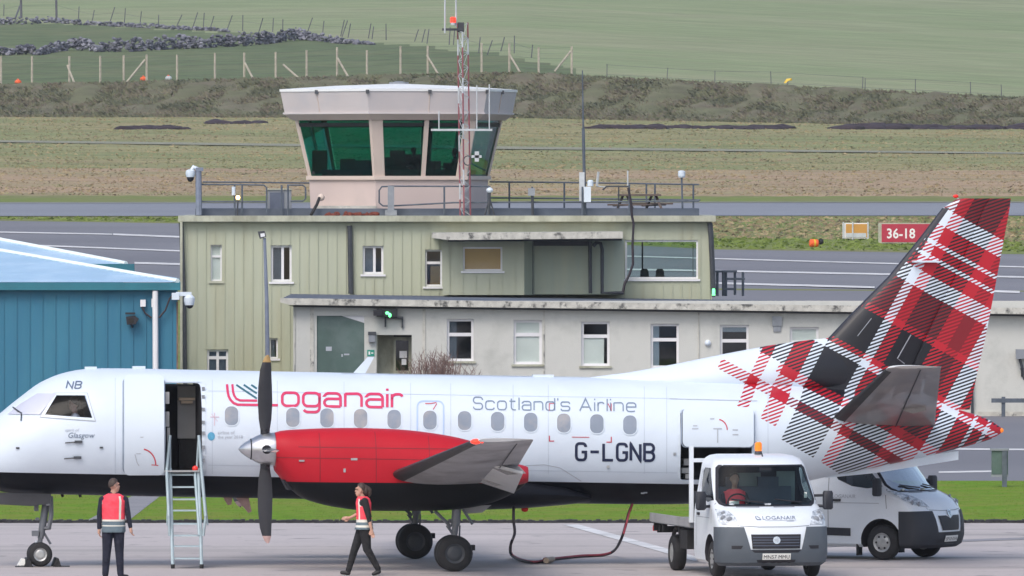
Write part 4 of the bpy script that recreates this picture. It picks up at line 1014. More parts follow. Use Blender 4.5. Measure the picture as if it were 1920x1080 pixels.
def ribbon(mb, pts, w, fn):
    "a flat stroke of width w along 2-D points, mapped into space by fn"
    q = [Vector((p[0], p[1])) for i, p in enumerate(pts) if i == 0 or (Vector(p) - Vector(pts[i - 1])).length > 1e-5]
    d2 = [q[0]]
    for a, b in zip(q, q[1:]):          # split long straight runs so they follow a curved skin
        n = max(1, int((b - a).length / .12))
        d2 += [a.lerp(b, k / n) for k in range(1, n + 1)]
    q = d2; m = len(q); closed = (q[0] - q[-1]).length < 1e-4
    L, Rr = [], []
    for i in range(m):
        a = q[i - 1] if i else (q[-2] if closed else q[0]); b = q[i + 1] if i < m - 1 else (q[1] if closed else q[-1])
        t0 = (q[i] - a); t1 = (b - q[i])
        t0 = t0.normalized() if t0.length > 1e-6 else t1.normalized(); t1 = t1.normalized() if t1.length > 1e-6 else t0
        t = (t0 + t1); t = t.normalized() if t.length > 1e-4 else t0
        nrm = Vector((-t.y, t.x)); k = 1 / max(.45, nrm.dot(Vector((-t0.y, t0.x))))
        e = Vector((0, 0))
        if not closed and i == 0: e = -t * w * .0
        L.append(q[i] + nrm * w / 2 * k + e); Rr.append(q[i] - nrm * w / 2 * k + e)
    vl = [mb.bm.verts.new(fn(*p)) for p in L]; vr = [mb.bm.verts.new(fn(*p)) for p in Rr]
    for i in range(m - 1):
        f = mb.bm.faces.new((vl[i], vr[i], vr[i + 1], vl[i + 1])); f.material_index = mb.mi
def stroke_text(mb, text, x0, x1, y0, y1, w, fn, gap=.34, slant=0.0, W=1.15, r=.33, base_slope=0.0):
    "stroke lettering fitted between x0..x1, baseline y0, height-1.0 line y1"
    lay = []; x = 0
    for ch in text:
        g, wd = glyph(ch, W, r); lay.append((g, x)); x += wd + gap
    tot = x - gap; sx = (x1 - x0) / tot; sy = y1 - y0
    for g, gx in lay:
        for pl in g:
            ribbon(mb, [(x0 + (gx + p[0] + slant * p[1]) * sx, y0 + p[1] * sy + base_slope * (gx + p[0]) * sx) for p in pl], w, fn)
def font_text(mb, text, x0, x1, y0, fn, h=None, shear=0.0, off=0.0):
    "outline lettering in the built-in font, fitted to x0..x1 on baseline y0"
    cu = bpy.data.curves.new("t", 'FONT'); cu.body = text; cu.shear = shear; cu.offset = off; cu.resolution_u = 2
    ob = bpy.data.objects.new("t", cu); COL.objects.link(ob)
    dg = bpy.context.evaluated_depsgraph_get(); me = ob.evaluated_get(dg).to_mesh()
    vs = [v.co.copy() for v in me.vertices]; fs = [list(p.vertices) for p in me.polygons]
    mn, mxx = min(v.x for v in vs), max(v.x for v in vs); s = (x1 - x0) / (mxx - mn); sy = s if h is None else h / .7
    nv = [mb.bm.verts.new(fn(x0 + (v.x - mn) * s, y0 + v.y * sy)) for v in vs]
    for f in fs:
        try: ff = mb.bm.faces.new([nv[i] for i in f]); ff.material_index = mb.mi
        except ValueError: pass
    ob.evaluated_get(dg).to_mesh_clear(); bpy.data.objects.remove(ob); bpy.data.curves.remove(cu)
# the runway sign's numbers
mb = MB(); sgf = lambda x, y: P(x, y, sy1) * 0 + Vector((P(x, 0, sy2).x, sy2 - .026, P(0, y, sy2).z))
font_text(mb, "36-18", 1663, 1716, -446.5, lambda x, y: sgf(x, -y), h=18, off=.02)
mb.build("numbers", M['sign_white'], t2, recalc=False)

# ------------------------------------------------------------------ airliner
YAW = math.atan(.118)
NWY = CAMH * FPX / (1062 - HZ)
NWX = (74 - 960) / FPX * NWY
plane = thing("airliner", "white twin propeller airliner with a red and black tartan tail, parked with its door open", "airplane", (NWX, NWY, 0), YAW)
cs, sn = math.cos(YAW), math.sin(YAW)
def loc(px, py, yl=0.0):
    "photo pixel -> aircraft coordinates on the plane y = yl (x aft, y away from the viewer, z up)"
    k = (px - 960) / FPX
    x = (NWX - yl * sn - k * (NWY + yl * cs)) / (k * sn - cs)
    Yw = NWY + x * sn + yl * cs
    return Vector((x, yl, CAMH - (py - HZ) / FPX * Yw))
def lx(px, yl=0.0): return loc(px, 800, yl).x
# fuselage stations: photo column, top row, bottom row, half width
FS = [(-76, 852, 868, .10), (-70, 838, 880, .22), (-55, 818, 896, .42), (-30, 796, 910, .64), (0, 775, 921, .83), (22, 757, 924, .92), (45, 739, 925, .985), (70, 720.5, 926, 1.03), (90, 710, 926.5, 1.06), (110, 702, 927, 1.09),
      (135, 695.5, 927.5, 1.12), (160, 692, 928, 1.145), (200, 690.5, 929, 1.155), (300, 692, 931, 1.155), (420, 694.5, 933, 1.155), (600, 698, 936, 1.155), (800, 702, 939.5, 1.155), (1000, 706, 943, 1.155), (1150, 709, 945, 1.155), (1250, 711, 945.5, 1.155),
      (1320, 713, 943, 1.15), (1400, 716, 930, 1.10), (1470, 720, 914, 1.02), (1540, 726, 896, .91), (1610, 734, 882, .78), (1680, 744, 868, .62), (1750, 757, 852, .44), (1800, 769, 840, .32), (1840, 781, 829, .21), (1862, 791, 822, .13), (1877, 802, 812, .035)]
ST = []
for px, t, b, w in FS:
    a, c_ = loc(px, t, 0), loc(px, b, 0); ST.append((a.x, (a.z + c_.z) / 2, (a.z - c_.z) / 2, w))
ST = np.array(ST)
def sect(x):
    x = min(max(x, ST[0, 0]), ST[-1, 0])
    return [float(np.interp(x, ST[:, 0], ST[:, k])) for k in (1, 2, 3)]
# smooth stations with a gentle spline (Catmull-Rom through the table)
def cr(xs, ys, x):
    i = int(np.clip(np.searchsorted(xs, x) - 1, 0, len(xs) - 2)); h = xs[i + 1] - xs[i]; t = (x - xs[i]) / h
    d = lambda k: 0 if k in (0, len(xs) - 1) and False else ((ys[min(k + 1, len(xs) - 1)] - ys[max(k - 1, 0)]) / (xs[min(k + 1, len(xs) - 1)] - xs[max(k - 1, 0)]))
    m0, m1 = d(i) * h, d(i + 1) * h
    return (2 * t**3 - 3 * t**2 + 1) * ys[i] + (t**3 - 2 * t**2 + t) * m0 + (-2 * t**3 + 3 * t**2) * ys[i + 1] + (t**3 - t**2) * m1
def sect(x):
    x = min(max(x, ST[0, 0]), ST[-1, 0])
    return [cr(ST[:, 0], ST[:, k], x) for k in (1, 2, 3)]
def skin_y(x, z):
    zc, h, w = sect(x); q = max(0.0, 1 - ((z - zc) / h) ** 2)
    return -w * math.sqrt(q)
def onskin(off):
    "photo pixel (near side) -> point off metres outside the fuselage skin"
    def f(px, py):
        y = -1.1
        for _ in range(7):
            p = loc(px, py, y); y = skin_y(p.x, p.z)
        p = loc(px, py, y); zc, h, w = sect(p.x)
        n = Vector((0, p.y / w**2, (p.z - zc) / h**2)).normalized() if abs(p.y) > 1e-4 else Vector((0, 0, 1))
        return p + n * off
    return f
# ---- livery material: white over black, tartan aft (warp and weft bands joined by a diagonal twill)
x0, x1 = loc(1400, 700, -.5), loc(1700, 700, -.5); z1 = loc(1400, 900, -.5)
AX = 300 / (x1.x - x0.x); BX = 1400 - AX * x0.x                      # photo column = AX * x + BX
AZ = 200 / (z1.z - x0.z); BZ = 700 - AZ * x0.z                       # photo row = AZ * z + BZ (+ small drift with x)
DZX = -((loc(1700, 700, -.5).z - x0.z)) * AZ / (x1.x - x0.x)
def livery():
    m, n, l, b = newmat("airliner livery")
    tc = n.new("ShaderNodeTexCoord"); sp = n.new("ShaderNodeSeparateXYZ"); l.new(tc.outputs["Object"], sp.inputs[0])
    def mth(op, a, c, d=None):
        k = n.new("ShaderNodeMath"); k.operation = op
        for i, v in enumerate((a, c, d)):
            if v is None: continue
            if isinstance(v, (int, float)): k.inputs[i].default_value = v
            else: l.new(v, k.inputs[i])
        return k.outputs[0]
    X = mth('MULTIPLY_ADD', sp.outputs[0], AX, BX)
    Y = mth('ADD', mth('MULTIPLY_ADD', sp.outputs[2], AZ, BZ), mth('MULTIPLY_ADD', sp.outputs[0], DZX, -DZX * x0.x))
    dX, dY = mth('ADD', X, -1626), mth('ADD', Y, -681)
    u = mth('ADD', mth('MULTIPLY', dX, .875), mth('MULTIPLY', dY, .485))
    v = mth('ADD', mth('MULTIPLY', dX, -.485), mth('MULTIPLY', dY, .875))
    Wc, Rc, Kc, Dc = (.66, .74, .83, 1), (.46, .010, .024, 1), (.009, .009, .014, 1), (.20, .007, .015, 1)
    def ramp(val, lo, hi, bands):
        r = n.new("ShaderNodeValToRGB"); r.color_ramp.interpolation = 'CONSTANT'
        l.new(mth('DIVIDE', mth('ADD', val, -lo), hi - lo), r.inputs[0])
        e = r.color_ramp.elements
        while len(e) > 1: e.remove(e[-1])
        e[0].position = 0; e[0].color = bands[0][1]
        for p, c_ in bands[1:]:
            k = e.new((p - lo) / (hi - lo)); k.color = c_
        return r.outputs[0]
    warp = ramp(u, -300, 340, [(-300, Wc), (-182, Rc), (-162, Wc), (-134, Rc), (-102, Wc), (-96, Wc), (-82, Kc), (-9, Wc), (8, Rc), (31, Kc), (97, Rc), (122, Dc), (146, Rc), (166, Wc), (198, Rc), (230, Wc), (237, Rc), (257, Wc), (263, Rc)])
    weft = ramp(v, -420, 260, [(-420, Dc), (-331, Wc), (-300, Rc), (-267, Wc), (-258, Rc), (-242, Wc), (-233, Rc), (-205, Wc), (-173, Dc), (-106, Rc), (-91, Kc), (-18, Rc), (-7, Wc), (7, Kc), (76, Rc), (95, Wc), (122, Dc), (142, Wc), (197, Wc)])
    tw = mth('GREATER_THAN', mth('FRACT', mth('DIVIDE', mth('ADD', mth('MULTIPLY', X, math.sin(R(19))), mth('MULTIPLY', Y, math.cos(R(19)))), 6.2), 0), .5)
    wm = n.new("ShaderNodeMix"); wm.data_type = 'RGBA'; l.new(mth('MULTIPLY', mth('LESS_THAN', u, -140), mth('MULTIPLY', mth('GREATER_THAN', v, 76), mth('LESS_THAN', v, 122))), wm.inputs[0]); l.new(weft, wm.inputs[6]); wm.inputs[7].default_value = Wc
    wm2 = n.new("ShaderNodeMix"); wm2.data_type = 'RGBA'; l.new(mth('MULTIPLY', mth('LESS_THAN', u, -100), mth('MULTIPLY', mth('GREATER_THAN', v, 122), mth('LESS_THAN', v, 142))), wm2.inputs[0]); l.new(wm.outputs[2], wm2.inputs[6]); wm2.inputs[7].default_value = Rc; weft = wm2.outputs[2]
    # where black or dark weft meets the white front of the pattern it stops
    mix = n.new("ShaderNodeMix"); mix.data_type = 'RGBA'; l.new(tw, mix.inputs[0]); l.new(warp, mix.inputs[6]); l.new(weft, mix.inputs[7])
    front = mth('MULTIPLY', mth('LESS_THAN', u, -184), mth('LESS_THAN', v, 112))
    front2 = mth('LESS_THAN', u, -238); low1 = mth('MULTIPLY', mth('GREATER_THAN', v, 190), mth('LESS_THAN', u, -84)); low2 = mth('GREATER_THAN', v, 206)
    low3 = mth('MULTIPLY', mth('LESS_THAN', u, -184), mth('GREATER_THAN', v, 150))
    nop = mth('LESS_THAN', X, 1340)
    mask = mth('MAXIMUM', mth('MAXIMUM', mth('MAXIMUM', front, front2), mth('MAXIMUM', low1, low2)), nop)
    mx = n.new("ShaderNodeMix"); mx.data_type = 'RGBA'; l.new(mask, mx.inputs[0]); l.new(mix.outputs[2], mx.inputs[6]); mx.inputs[7].default_value = Wc
    # black belly: below a straight cheat line, forward of the tail
    zl0, zl1 = loc(0, 886, -.95), loc(1290, 908, -.95); sl = (zl1.z - zl0.z) / (zl1.x - zl0.x)
    zline = mth('MULTIPLY_ADD', sp.outputs[0], sl, zl0.z - sl * zl0.x)
    belly = mth('MULTIPLY', mth('LESS_THAN', sp.outputs[2], zline), mth('LESS_THAN', X, 1420))
    mb_ = n.new("ShaderNodeMix"); mb_.data_type = 'RGBA'; l.new(belly, mb_.inputs[0]); l.new(mx.outputs[2], mb_.inputs[6]); mb_.inputs[7].default_value = (.007, .008, .012, 1)
    nz = n.new("ShaderNodeTexNoise"); nz.inputs["Scale"].default_value = 1.3; nz.inputs["Detail"].default_value = 5; l.new(tc.outputs["Object"], nz.inputs["Vector"])
    mr = n.new("ShaderNodeMapRange"); mr.inputs[1].default_value = .3; mr.inputs[2].default_value = .7; mr.inputs[3].default_value = .95; mr.inputs[4].default_value = 1.03; l.new(nz.outputs[0], mr.inputs[0])
    sc = n.new("ShaderNodeVectorMath"); sc.operation = 'SCALE'; l.new(mb_.outputs[2], sc.inputs[0]); l.new(mr.outputs[0], sc.inputs["Scale"])
    l.new(sc.outputs[0], b.inputs["Base Color"]); b.inputs["Roughness"].default_value = .4; b.inputs["Coat Weight"].default_value = .08; b.inputs["Coat Roughness"].default_value = .2
    l.new(mth('MULTIPLY_ADD', belly, -.38, .45), b.inputs["Specular IOR Level"])
    return m
M['livery'] = livery()

def fuselage():
    mb = MB(); rs = []
    xs = np.concatenate([np.linspace(ST[0, 0], lx(0), 10), np.linspace(lx(0), lx(200), 50)[1:], np.linspace(lx(200), lx(1250), 40)[1:], np.linspace(lx(1250), ST[-1, 0], 44)[1:]])
    for x in xs:
        zc, h, w = sect(x)
        rs.append([Vector((x, w * math.sin(2 * math.pi * k / 72), zc + h * math.cos(2 * math.pi * k / 72))) for k in range(72)])
    mb.rings(rs)
    return mb.build("fuselage", [M['livery'], M['interior']], plane, local=True)
fus = fuselage()
def cutter(pts_px, y0, y1):
    mb = MB(); a = [loc(x, y, -1.12) for x, y in pts_px]
    mb.prism([Vector((p.x, y0, p.z)) for p in a], (0, y1 - y0, 0))
    o = mb.build("cut", M['interior'], None, local=True); o.parent = plane; return o
def rpoly(x0, y0, x1, y1, r, n=4):
    return [(p[0], p[1]) for p in arc(x1 - r, y1 - r, r, 90, 0, n) + arc(x1 - r, y0 + r, r, 0, -90, n) + arc(x0 + r, y0 + r, r, -90, -180, n) + arc(x0 + r, y1 - r, r, 180, 90, n)]
ckw = [(106, 742), (160, 742), (173, 784), (84, 778)]
cuts = [cutter(rpoly(310, 719, 379, 884, 7), -2, .75), cutter(rpoly(1276, 772, 1410, 900, 7), -2, .7), cutter(ckw, -2, .8)]
for c_ in cuts:
    md = fus.modifiers.new("cut", 'BOOLEAN'); md.operation = 'DIFFERENCE'; md.object = c_; md.solver = 'EXACT'
    try: md.material_mode = 'TRANSFER'
    except Exception: pass
bpy.context.view_layer.update()
dg = bpy.context.evaluated_depsgraph_get()
nm = bpy.data.meshes.new_from_object(fus.evaluated_get(dg)); fus.modifiers.clear(); fus.data = nm; nm.name = "fuselage"
for c_ in cuts: bpy.data.objects.remove(c_)
nm.shade_smooth(); nm.set_sharp_from_angle(angle=R(35))

def skin_patch(name, pts_px, off, mat, thick=0.0, parent=plane, step=7, smooth=40, xs_=30):
    "a piece of sheet with this photo outline, bent to the fuselage"
    mb = MB(); bm = mb.bm
    f = bm.faces.new([bm.verts.new((x, 0, y)) for x, y in pts_px])
    ys = [p[1] for p in pts_px]; xs = [p[0] for p in pts_px]
    y = min(ys) + step
    while y < max(ys):
        bmesh.ops.bisect_plane(bm, geom=bm.verts[:] + bm.edges[:] + bm.faces[:], plane_co=(0, 0, y), plane_no=(0, 0, 1)); y += step
    x = min(xs) + xs_
    while x < max(xs):
        bmesh.ops.bisect_plane(bm, geom=bm.verts[:] + bm.edges[:] + bm.faces[:], plane_co=(x, 0, 0), plane_no=(1, 0, 0)); x += xs_
    src = [(v, v.co.x, v.co.z) for v in bm.verts]
    if thick:
        r = bmesh.ops.extrude_face_region(bm, geom=bm.faces[:])
        new = {v for v in r['geom'] if isinstance(v, bmesh.types.BMVert)}
        src = [(v, v.co.x, v.co.z) for v in bm.verts]
        fa, fb = onskin(off), onskin(off + thick)
        for v, a, c_ in src: v.co = fb(a, c_) if v in new else fa(a, c_)
    else:
        fa = onskin(off)
        for v, a, c_ in src: v.co = fa(a, c_)
    return mb.build(name, mat, parent, smooth=smooth, local=True)
def skin_frame(name, outer, inner, off, mat, parent=plane):
    mb = MB(); f = onskin(off); n = len(outer)
    a = [mb.bm.verts.new(f(*p)) for p in outer]; b = [mb.bm.verts.new(f(*p)) for p in inner]
    for i in range(n): mb.bm.faces.new((a[i], a[(i + 1) % n], b[(i + 1) % n], b[i]))
    return mb.build(name, mat, parent, local=True)
def dens(pts, d=8):
    out = []
    for a, b in zip(pts, pts[1:] + pts[:1]):
        n = max(1, int(math.hypot(b[0] - a[0], b[1] - a[1]) / d)); out += [(a[0] + (b[0] - a[0]) * k / n, a[1] + (b[1] - a[1]) * k / n) for k in range(n)]
    return out
# cockpit glazing
pn = skin_patch("cockpit_window", ckw, .006, M['cockpit_glass'], step=5, xs_=8)
ow = dens([(103, 738), (163, 738), (178, 789), (76, 782)], 6); iw = dens([(106, 742), (160, 742), (173, 784), (84, 778)], 6)
m_ = min(len(ow), len(iw))
def even(pts, n):
    L = [0]; P2 = pts + pts[:1]
    for a, b in zip(P2, P2[1:]): L.append(L[-1] + math.hypot(b[0] - a[0], b[1] - a[1]))
    return [(float(np.interp(L[-1] * k / n, L, [p[0] for p in P2])), float(np.interp(L[-1] * k / n, L, [p[1] for p in P2]))) for k in range(n)]
def frame4(name, o4, i4, off, mat, parent=plane, n=8):
    oo, ii = [], []
    for k in range(len(o4)):
        a, b, c_, d = o4[k], o4[(k + 1) % len(o4)], i4[k], i4[(k + 1) % len(i4)]
        for t in range(n):
            f = t / n; oo.append((a[0] + (b[0] - a[0]) * f, a[1] + (b[1] - a[1]) * f)); ii.append((c_[0] + (d[0] - c_[0]) * f, c_[1] + (d[1] - c_[1]) * f))
    return skin_frame(name, oo, ii, off, mat, parent)
frame4("window_frame", [(102, 738), (163, 738), (178, 789), (76, 782)], ckw, .016, M['white_paint'])
frame4("window_seal", [(100.5, 736.8), (164, 736.8), (179.8, 790.4), (73.5, 783)], [(102, 738), (163, 738), (178, 789), (76, 782)], .010, M['faint'])
skin_patch("windscreen", [(70, 739), (106, 739), (74, 778), (14, 778), (36, 760)], .02, M['pale_screen'], step=4, xs_=5)
mb = MB(); f = onskin(.03); mb.tube([f(26, 768), f(34, 774), f(40, 776), f(39, 790)], .012, 5); mb.tube([f(39, 776), f(24, 766)], .012, 5); mb.build("wiper", M['dark_metal'], plane, local=True)
# cabin windows
for px, py in ((434, 780), (549, 783), (613, 784), (676, 785), (739, 786.5), (806, 788), (871, 789), (933, 790.5), (995, 792), (1057, 793.5), (1119, 795), (1181, 797)):
    w = skin_patch("cabin_window", rpoly(px - 13, py - 18, px + 13, py + 18, 11.5, 6), .006, M['pane_cabin'], step=6)
    skin_frame("window_rim", rpoly(px - 14.5, py - 19.6, px + 14.5, py + 19.6, 12.8, 6), rpoly(px - 12.6, py - 17.6, px + 12.6, py + 17.6, 11.2, 6), .010, M['white_paint'], w)
def outline(name, x0, y0, x1, y1, r, w, mat, off=.007):
    return skin_frame(name, dens_r(x0, y0, x1, y1, r), dens_r(x0 + w, y0 + w, x1 - w, y1 - w, max(1, r - w)), off, mat)
def dens_r(x0, y0, x1, y1, r):
    p = rpoly(x0, y0, x1, y1, r, 5); out = []
    for a, b in zip(p, p[1:] + p[:1]):
        for k in range(6): out.append((a[0] + (b[0] - a[0]) * k / 6, a[1] + (b[1] - a[1]) * k / 6))
    return out
M['edge_shade'] = pm("painted door edge shade", (.30, .36, .46), .6, .1, 3)  # blue grey shading at the raised doors' edges, put into a colour
M['seam_blue'] = pm("pale blue exit outline", (.42, .55, .78), .5, .04, 3)
outline("exit_outline", 781, 751, 833, 824, 12, 2.6, M['seam_blue'])
# passenger door slid forward of its opening
pd = skin_patch("passenger_door", rpoly(232, 712, 307, 884, 9, 5), .05, M['white_paint'], thick=.07, step=6, smooth=50)
outline("door_surround", 302, 711, 385, 889, 10, 6.5, M['white_paint'], .012)
outline("door_edge_shade", 229.5, 709.5, 309.5, 887, 11, 2.2, M['edge_shade'], .03)  # outline painting the shade round the slid door panel
mb = MB(); fn = onskin(.125); ribbon(mb, arc(264, 866, 27, -80, 0, 10), 2.4, lambda x, y: fn(x, y)); ribbon(mb, [(283, 866), (296, 867)], 1.6, fn); mb.build("door_arc", M['marking_red'], pd, local=True, recalc=False)
mb = MB(); ribbon(mb, [(252, 848), (256, 862), (260, 868)], 1.4, fn); ribbon(mb, [(254, 847), (263, 847)], 1.2, fn); ribbon(mb, [(262, 819), (268, 819)], 1.6, fn); mb.build("door_marks", M['faint'], pd, local=True, recalc=False)
mb = MB(); q0, q1 = loc(308, 700, -1.1).x, loc(380, 700, -1.1).x
zs = loc(340, 884, -1.0).z
mb.box(((q0 + q1) / 2, -.95, zs + .01), (q1 - q0, .35, .03)); mb.build("door_sill", M['steel'], plane, local=True)
mb = MB(); a, b = loc(333, 724, .3), loc(378, 822, .3); mb.prism([(a.x, .3, b.z), (b.x, .3, b.z), (b.x, .3, a.z), (a.x, .3, a.z)], (0, .05, 0)); mb.build("bulkhead", M['cabin_panel'], plane, local=True)
mb = MB(); a = loc(350, 748, .2); mb.box((a.x, .2, a.z), (.3, .16, .05)); mb.box((a.x, .2, a.z - .06), (.22, .12, .05)); mb.build("light_box", pm("lit cabin fitting", (.75, .6, .45), .5, .1, 4), plane, local=True)
mb = MB(); a, b = loc(336, 824, .1), loc(377, 884, .1); mb.prism([(a.x, .1, b.z), (b.x, .1, b.z), (b.x, .1, a.z), (a.x, .1, a.z)], (0, .3, 0)); mb.build("galley_unit", M['black_cloth'], plane, local=True)
for x, y0, y1, w in ((313, 735, 757, 9), (314, 772, 800, 7), (316, 802, 880, 5)):
    mb = MB(); a, b = loc(x - w / 2, y0, -.85), loc(x + w / 2, y1, -.85); mb.prism([(a.x, -.85, b.z), (b.x, -.85, b.z), (b.x, -.85, a.z), (a.x, -.85, a.z)], (0, .1, 0)); mb.build("door_jamb", M['cabin_panel'], plane, local=True)
mb = MB(); fn = onskin(.02)
for y in (730, 745, 768, 792, 812, 838, 862): 
    p = fn(381, y); mb.box(p, (.05, .05, .06))
mb.build("door_latch", M['grey_metal'], plane, local=True)
# cargo door raised over its opening
cd = skin_patch("cargo_door", rpoly(1279, 770, 1412, 837, 9, 5), .05, M['white_paint'], thick=.06, step=6, smooth=50)
outline("door_edge_shade", 1276, 767.5, 1414.5, 839.5, 11, 2.2, M['edge_shade'], .03)  # painted shade line round the raised cargo door
outline("cargo_surround", 1271, 764, 1417, 905, 10, 4.5, M['white_paint'], .01)
mb = MB(); fn = onskin(.115); ribbon(mb, arc(1344, 808, 18, -80, 0, 8), 2.2, fn); mb.build("door_arc", M['marking_red'], cd, local=True, recalc=False)
for q in ([(1330, 789), (1338, 789)], [(1344, 805), (1344, 830)], [(1336, 806), (1352, 806)], [(1372, 808), (1382, 808)], [(1372, 816), (1383, 816)], [(1296, 806), (1308, 806)], [(1298, 801), (1306, 801)]):
    mb = MB(); ribbon(mb, q, 2.2, fn); mb.build("door_mark", M['faint'], cd, local=True, recalc=False)
mb = MB()
for x, y, w, h in ((1288, 866, 16, 12), (1286, 882, 20, 10), (1290, 893, 14, 8)):
    a = loc(x, y, -.6); mb.box(a, (w / 100, .3, h / 100))
mb.build("hold_fitting", M['cabin_panel'], plane, local=True)
# lettering
mb = MB(); fn = onskin(.008)
stroke_text(mb, "oganair", 529, 754, 761, 736.5, 5.0, fn, gap=.33, base_slope=.0145)
ribbon(mb, [(425.5, 721), (427, 736)] + arc(446, 737, 19, 180, 270, 8)[::1][0:0] + [(428.5, 743), (432, 750), (438, 756), (446, 759), (521, 760)], 4.6, fn)
ribbon(mb, [(435.5, 721), (437, 735), (439, 742), (443, 748), (450, 751), (482, 751.5)], 4.2, fn)
mb.build("lettering", M['lettering_pink'], plane, local=True, recalc=False)
mb = MB()
for q in ([(443, 722), (481.5, 747.5)], [(457, 722), (481.5, 738)], [(471, 722), (481.5, 729)]): ribbon(mb, q, 3.4, fn)
mb.build("logo_stripe", M['lettering_green'], plane, local=True, recalc=False)
mb = MB(); stroke_text(mb, "Scotland's", 887.5, 1068, 767.5, 751.5, 2.3, fn, gap=.42, base_slope=.0145); mb.build("slogan_word", M['slogan_grey'], plane, local=True, recalc=False)
mb = MB(); stroke_text(mb, "Airline", 1087, 1192, 770.3, 754.3, 2.3, fn, gap=.42, base_slope=.0145); mb.build("slogan_word", M['slogan_grey'], plane, local=True, recalc=False)
mb = MB(); stroke_text(mb, "G-LGNB", 1080.5, 1226, 862, 840.5, 5.2, fn, gap=.42, W=.95, r=.3, base_slope=.011); mb.build("registration", M['lettering_navy'], plane, local=True, recalc=False)
mb = MB(); stroke_text(mb, "NB", 124, 151, 728.5, 719.5, 2.4, fn, gap=.4, slant=.18, W=.9, r=.25); mb.build("code_letters", M['lettering_grey'], plane, local=True, recalc=False)
mb = MB(); font_text(mb, "Glasgow", 128, 178, -821, lambda x, y: fn(x, -y), shear=.25); mb.build("name_lettering", M['lettering_grey'], plane, local=True, recalc=False)
mb = MB(); font_text(mb, "spirit of", 122, 149, -809, lambda x, y: fn(x, -y), shear=.25); font_text(mb, "airline of", 408, 440, -814, lambda x, y: fn(x, -y)); font_text(mb, "the year 2018", 408, 455, -822, lambda x, y: fn(x, -y))
mb.build("small_lettering", M['faint'], plane, local=True, recalc=False)
skin_patch("globe_decal", [(396 + 7 * math.cos(k * .45), 818 + 8 * math.sin(k * .45)) for k in range(14)], .006, M['decal_blue'], step=5)
mb = MB(); ribbon(mb, [(402, 774), (402, 798)], 2, fn); ribbon(mb, [(394, 782), (411, 782)], 2, fn); ribbon(mb, [(396, 776), (408, 790)], 1.2, fn); mb.build("crest", pm("pale pink crest", (.60, .48, .55), .5, .1, 3), plane, local=True, recalc=False)
mb = MB()
for q in ([(1030, 817), (1030, 827), (1039, 827)], [(1146, 819), (1146, 829), (1137, 829)]): ribbon(mb, q, 1.9, fn)
ribbon(mb, [(1072, 819.5), (1105, 820)], 1.3, fn)
ribbon(mb, [(1030, 770), (1030, 757), (1040, 757)], 1.3, fn); ribbon(mb, [(1140, 757), (1146, 770), (1146, 757)], 1.5, fn)
for q in ([(797, 757), (808, 757), (818, 755)], [(812, 768), (819, 757)]): ribbon(mb, q, 1.6, fn)
mb.build("stencil_marks", M['marking_red'], plane, local=True, recalc=False)
mb = MB(); fo = onskin(.03)
for x, y in ((150, 828), (148, 857)):
    mb.tube([fo(x - 28, y + 2), fo(x, y)], .012, 5); mb.box(fo(x - 3, y), (.14, .05, .05))
for x, y in ((190, 839), (33, 840)): mb.box(onskin(.01)(x, y), (.06, .03, .03))
mb.build("pitot_probe", M['dark_metal'], plane, local=True)
mb = MB(); fo = onskin(.008)
for x, y in ((1140, 875), (1265, 851)): mb.box(fo(x, y), (.05, .012, .05))
mb.build("static_port", M['steel'], plane, local=True)
mb = MB(); ribbon(mb, [(1255, 748), (1420, 752)], 1.0, fn); mb.build("panel_seam", M['faint'], plane, local=True, recalc=False)
mb = MB(); ribbon(mb, [(985, 873), (1020, 871), (1050, 877), (1090, 902)], 1.2, fn); mb.build("panel_seam", M['faint'], plane, local=True, recalc=False)
M['seam_soft'] = pm("faint skin seam", (.50, .57, .65), .5, .05, 3)
for px in (216, 398, 520, 645, 770, 845, 962, 1028, 1208, 1250, 1440):
    mb = MB(); ribbon(mb, [(px, 712 + (px - 400) * .016), (px, 888 if px < 1300 else 860)], 1.0, onskin(.004)); mb.build("skin_seam", M['seam_soft'], plane, local=True, recalc=False)
for y0, xa, xb in ((733, 390, 1270), (872, 390, 1270), (700, 640, 1240)):
    mb = MB(); ribbon(mb, [(xa, y0), (xb, y0 + (xb - xa) * .0165)], .9, onskin(.004)); mb.build("skin_seam", M['seam_soft'], plane, local=True, recalc=False)

# ---- flying surfaces
def foil(c, t):
    return 5 * t * (.2969 * math.sqrt(c) - .126 * c - .3516 * c * c + .2843 * c**3 - .1036 * c**4)
def surface(name, secs, thick_ax, mats, parent=plane, c0=0.0, c1=1.0, grow=0.0, n=14, split=None, smooth=40):
    "lofted aerofoil: secs = (LE, TE, thickness ratio); split gives upper and lower faces different materials"
    mb = MB(); ax = Vector(thick_ax); rs = []
    cs_ = [c0 + (c1 - c0) * (1 - math.cos(math.pi * k / n)) / 2 for k in range(n + 1)]
    for le, te, t in secs:
        le, te = Vector(le), Vector(te); L = (te - le).length
        up = [le.lerp(te, c) + ax * (foil(c, t) * L + grow + .002) for c in cs_]; dn = [le.lerp(te, c) - ax * (foil(c, t) * L + grow + .002) for c in cs_[::-1]]
        if grow and c0 == 0: up[0] = up[0] + (le - te).normalized() * grow
        rs.append(up + dn)
    mb.rings(rs)
    if split is not None:
        mb.bm.normal_update()
        bmesh.ops.recalc_face_normals(mb.bm, faces=mb.bm.faces)
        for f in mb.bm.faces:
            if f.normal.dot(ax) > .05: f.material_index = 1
    return mb.build(name, mats, parent, smooth=smooth, local=True)
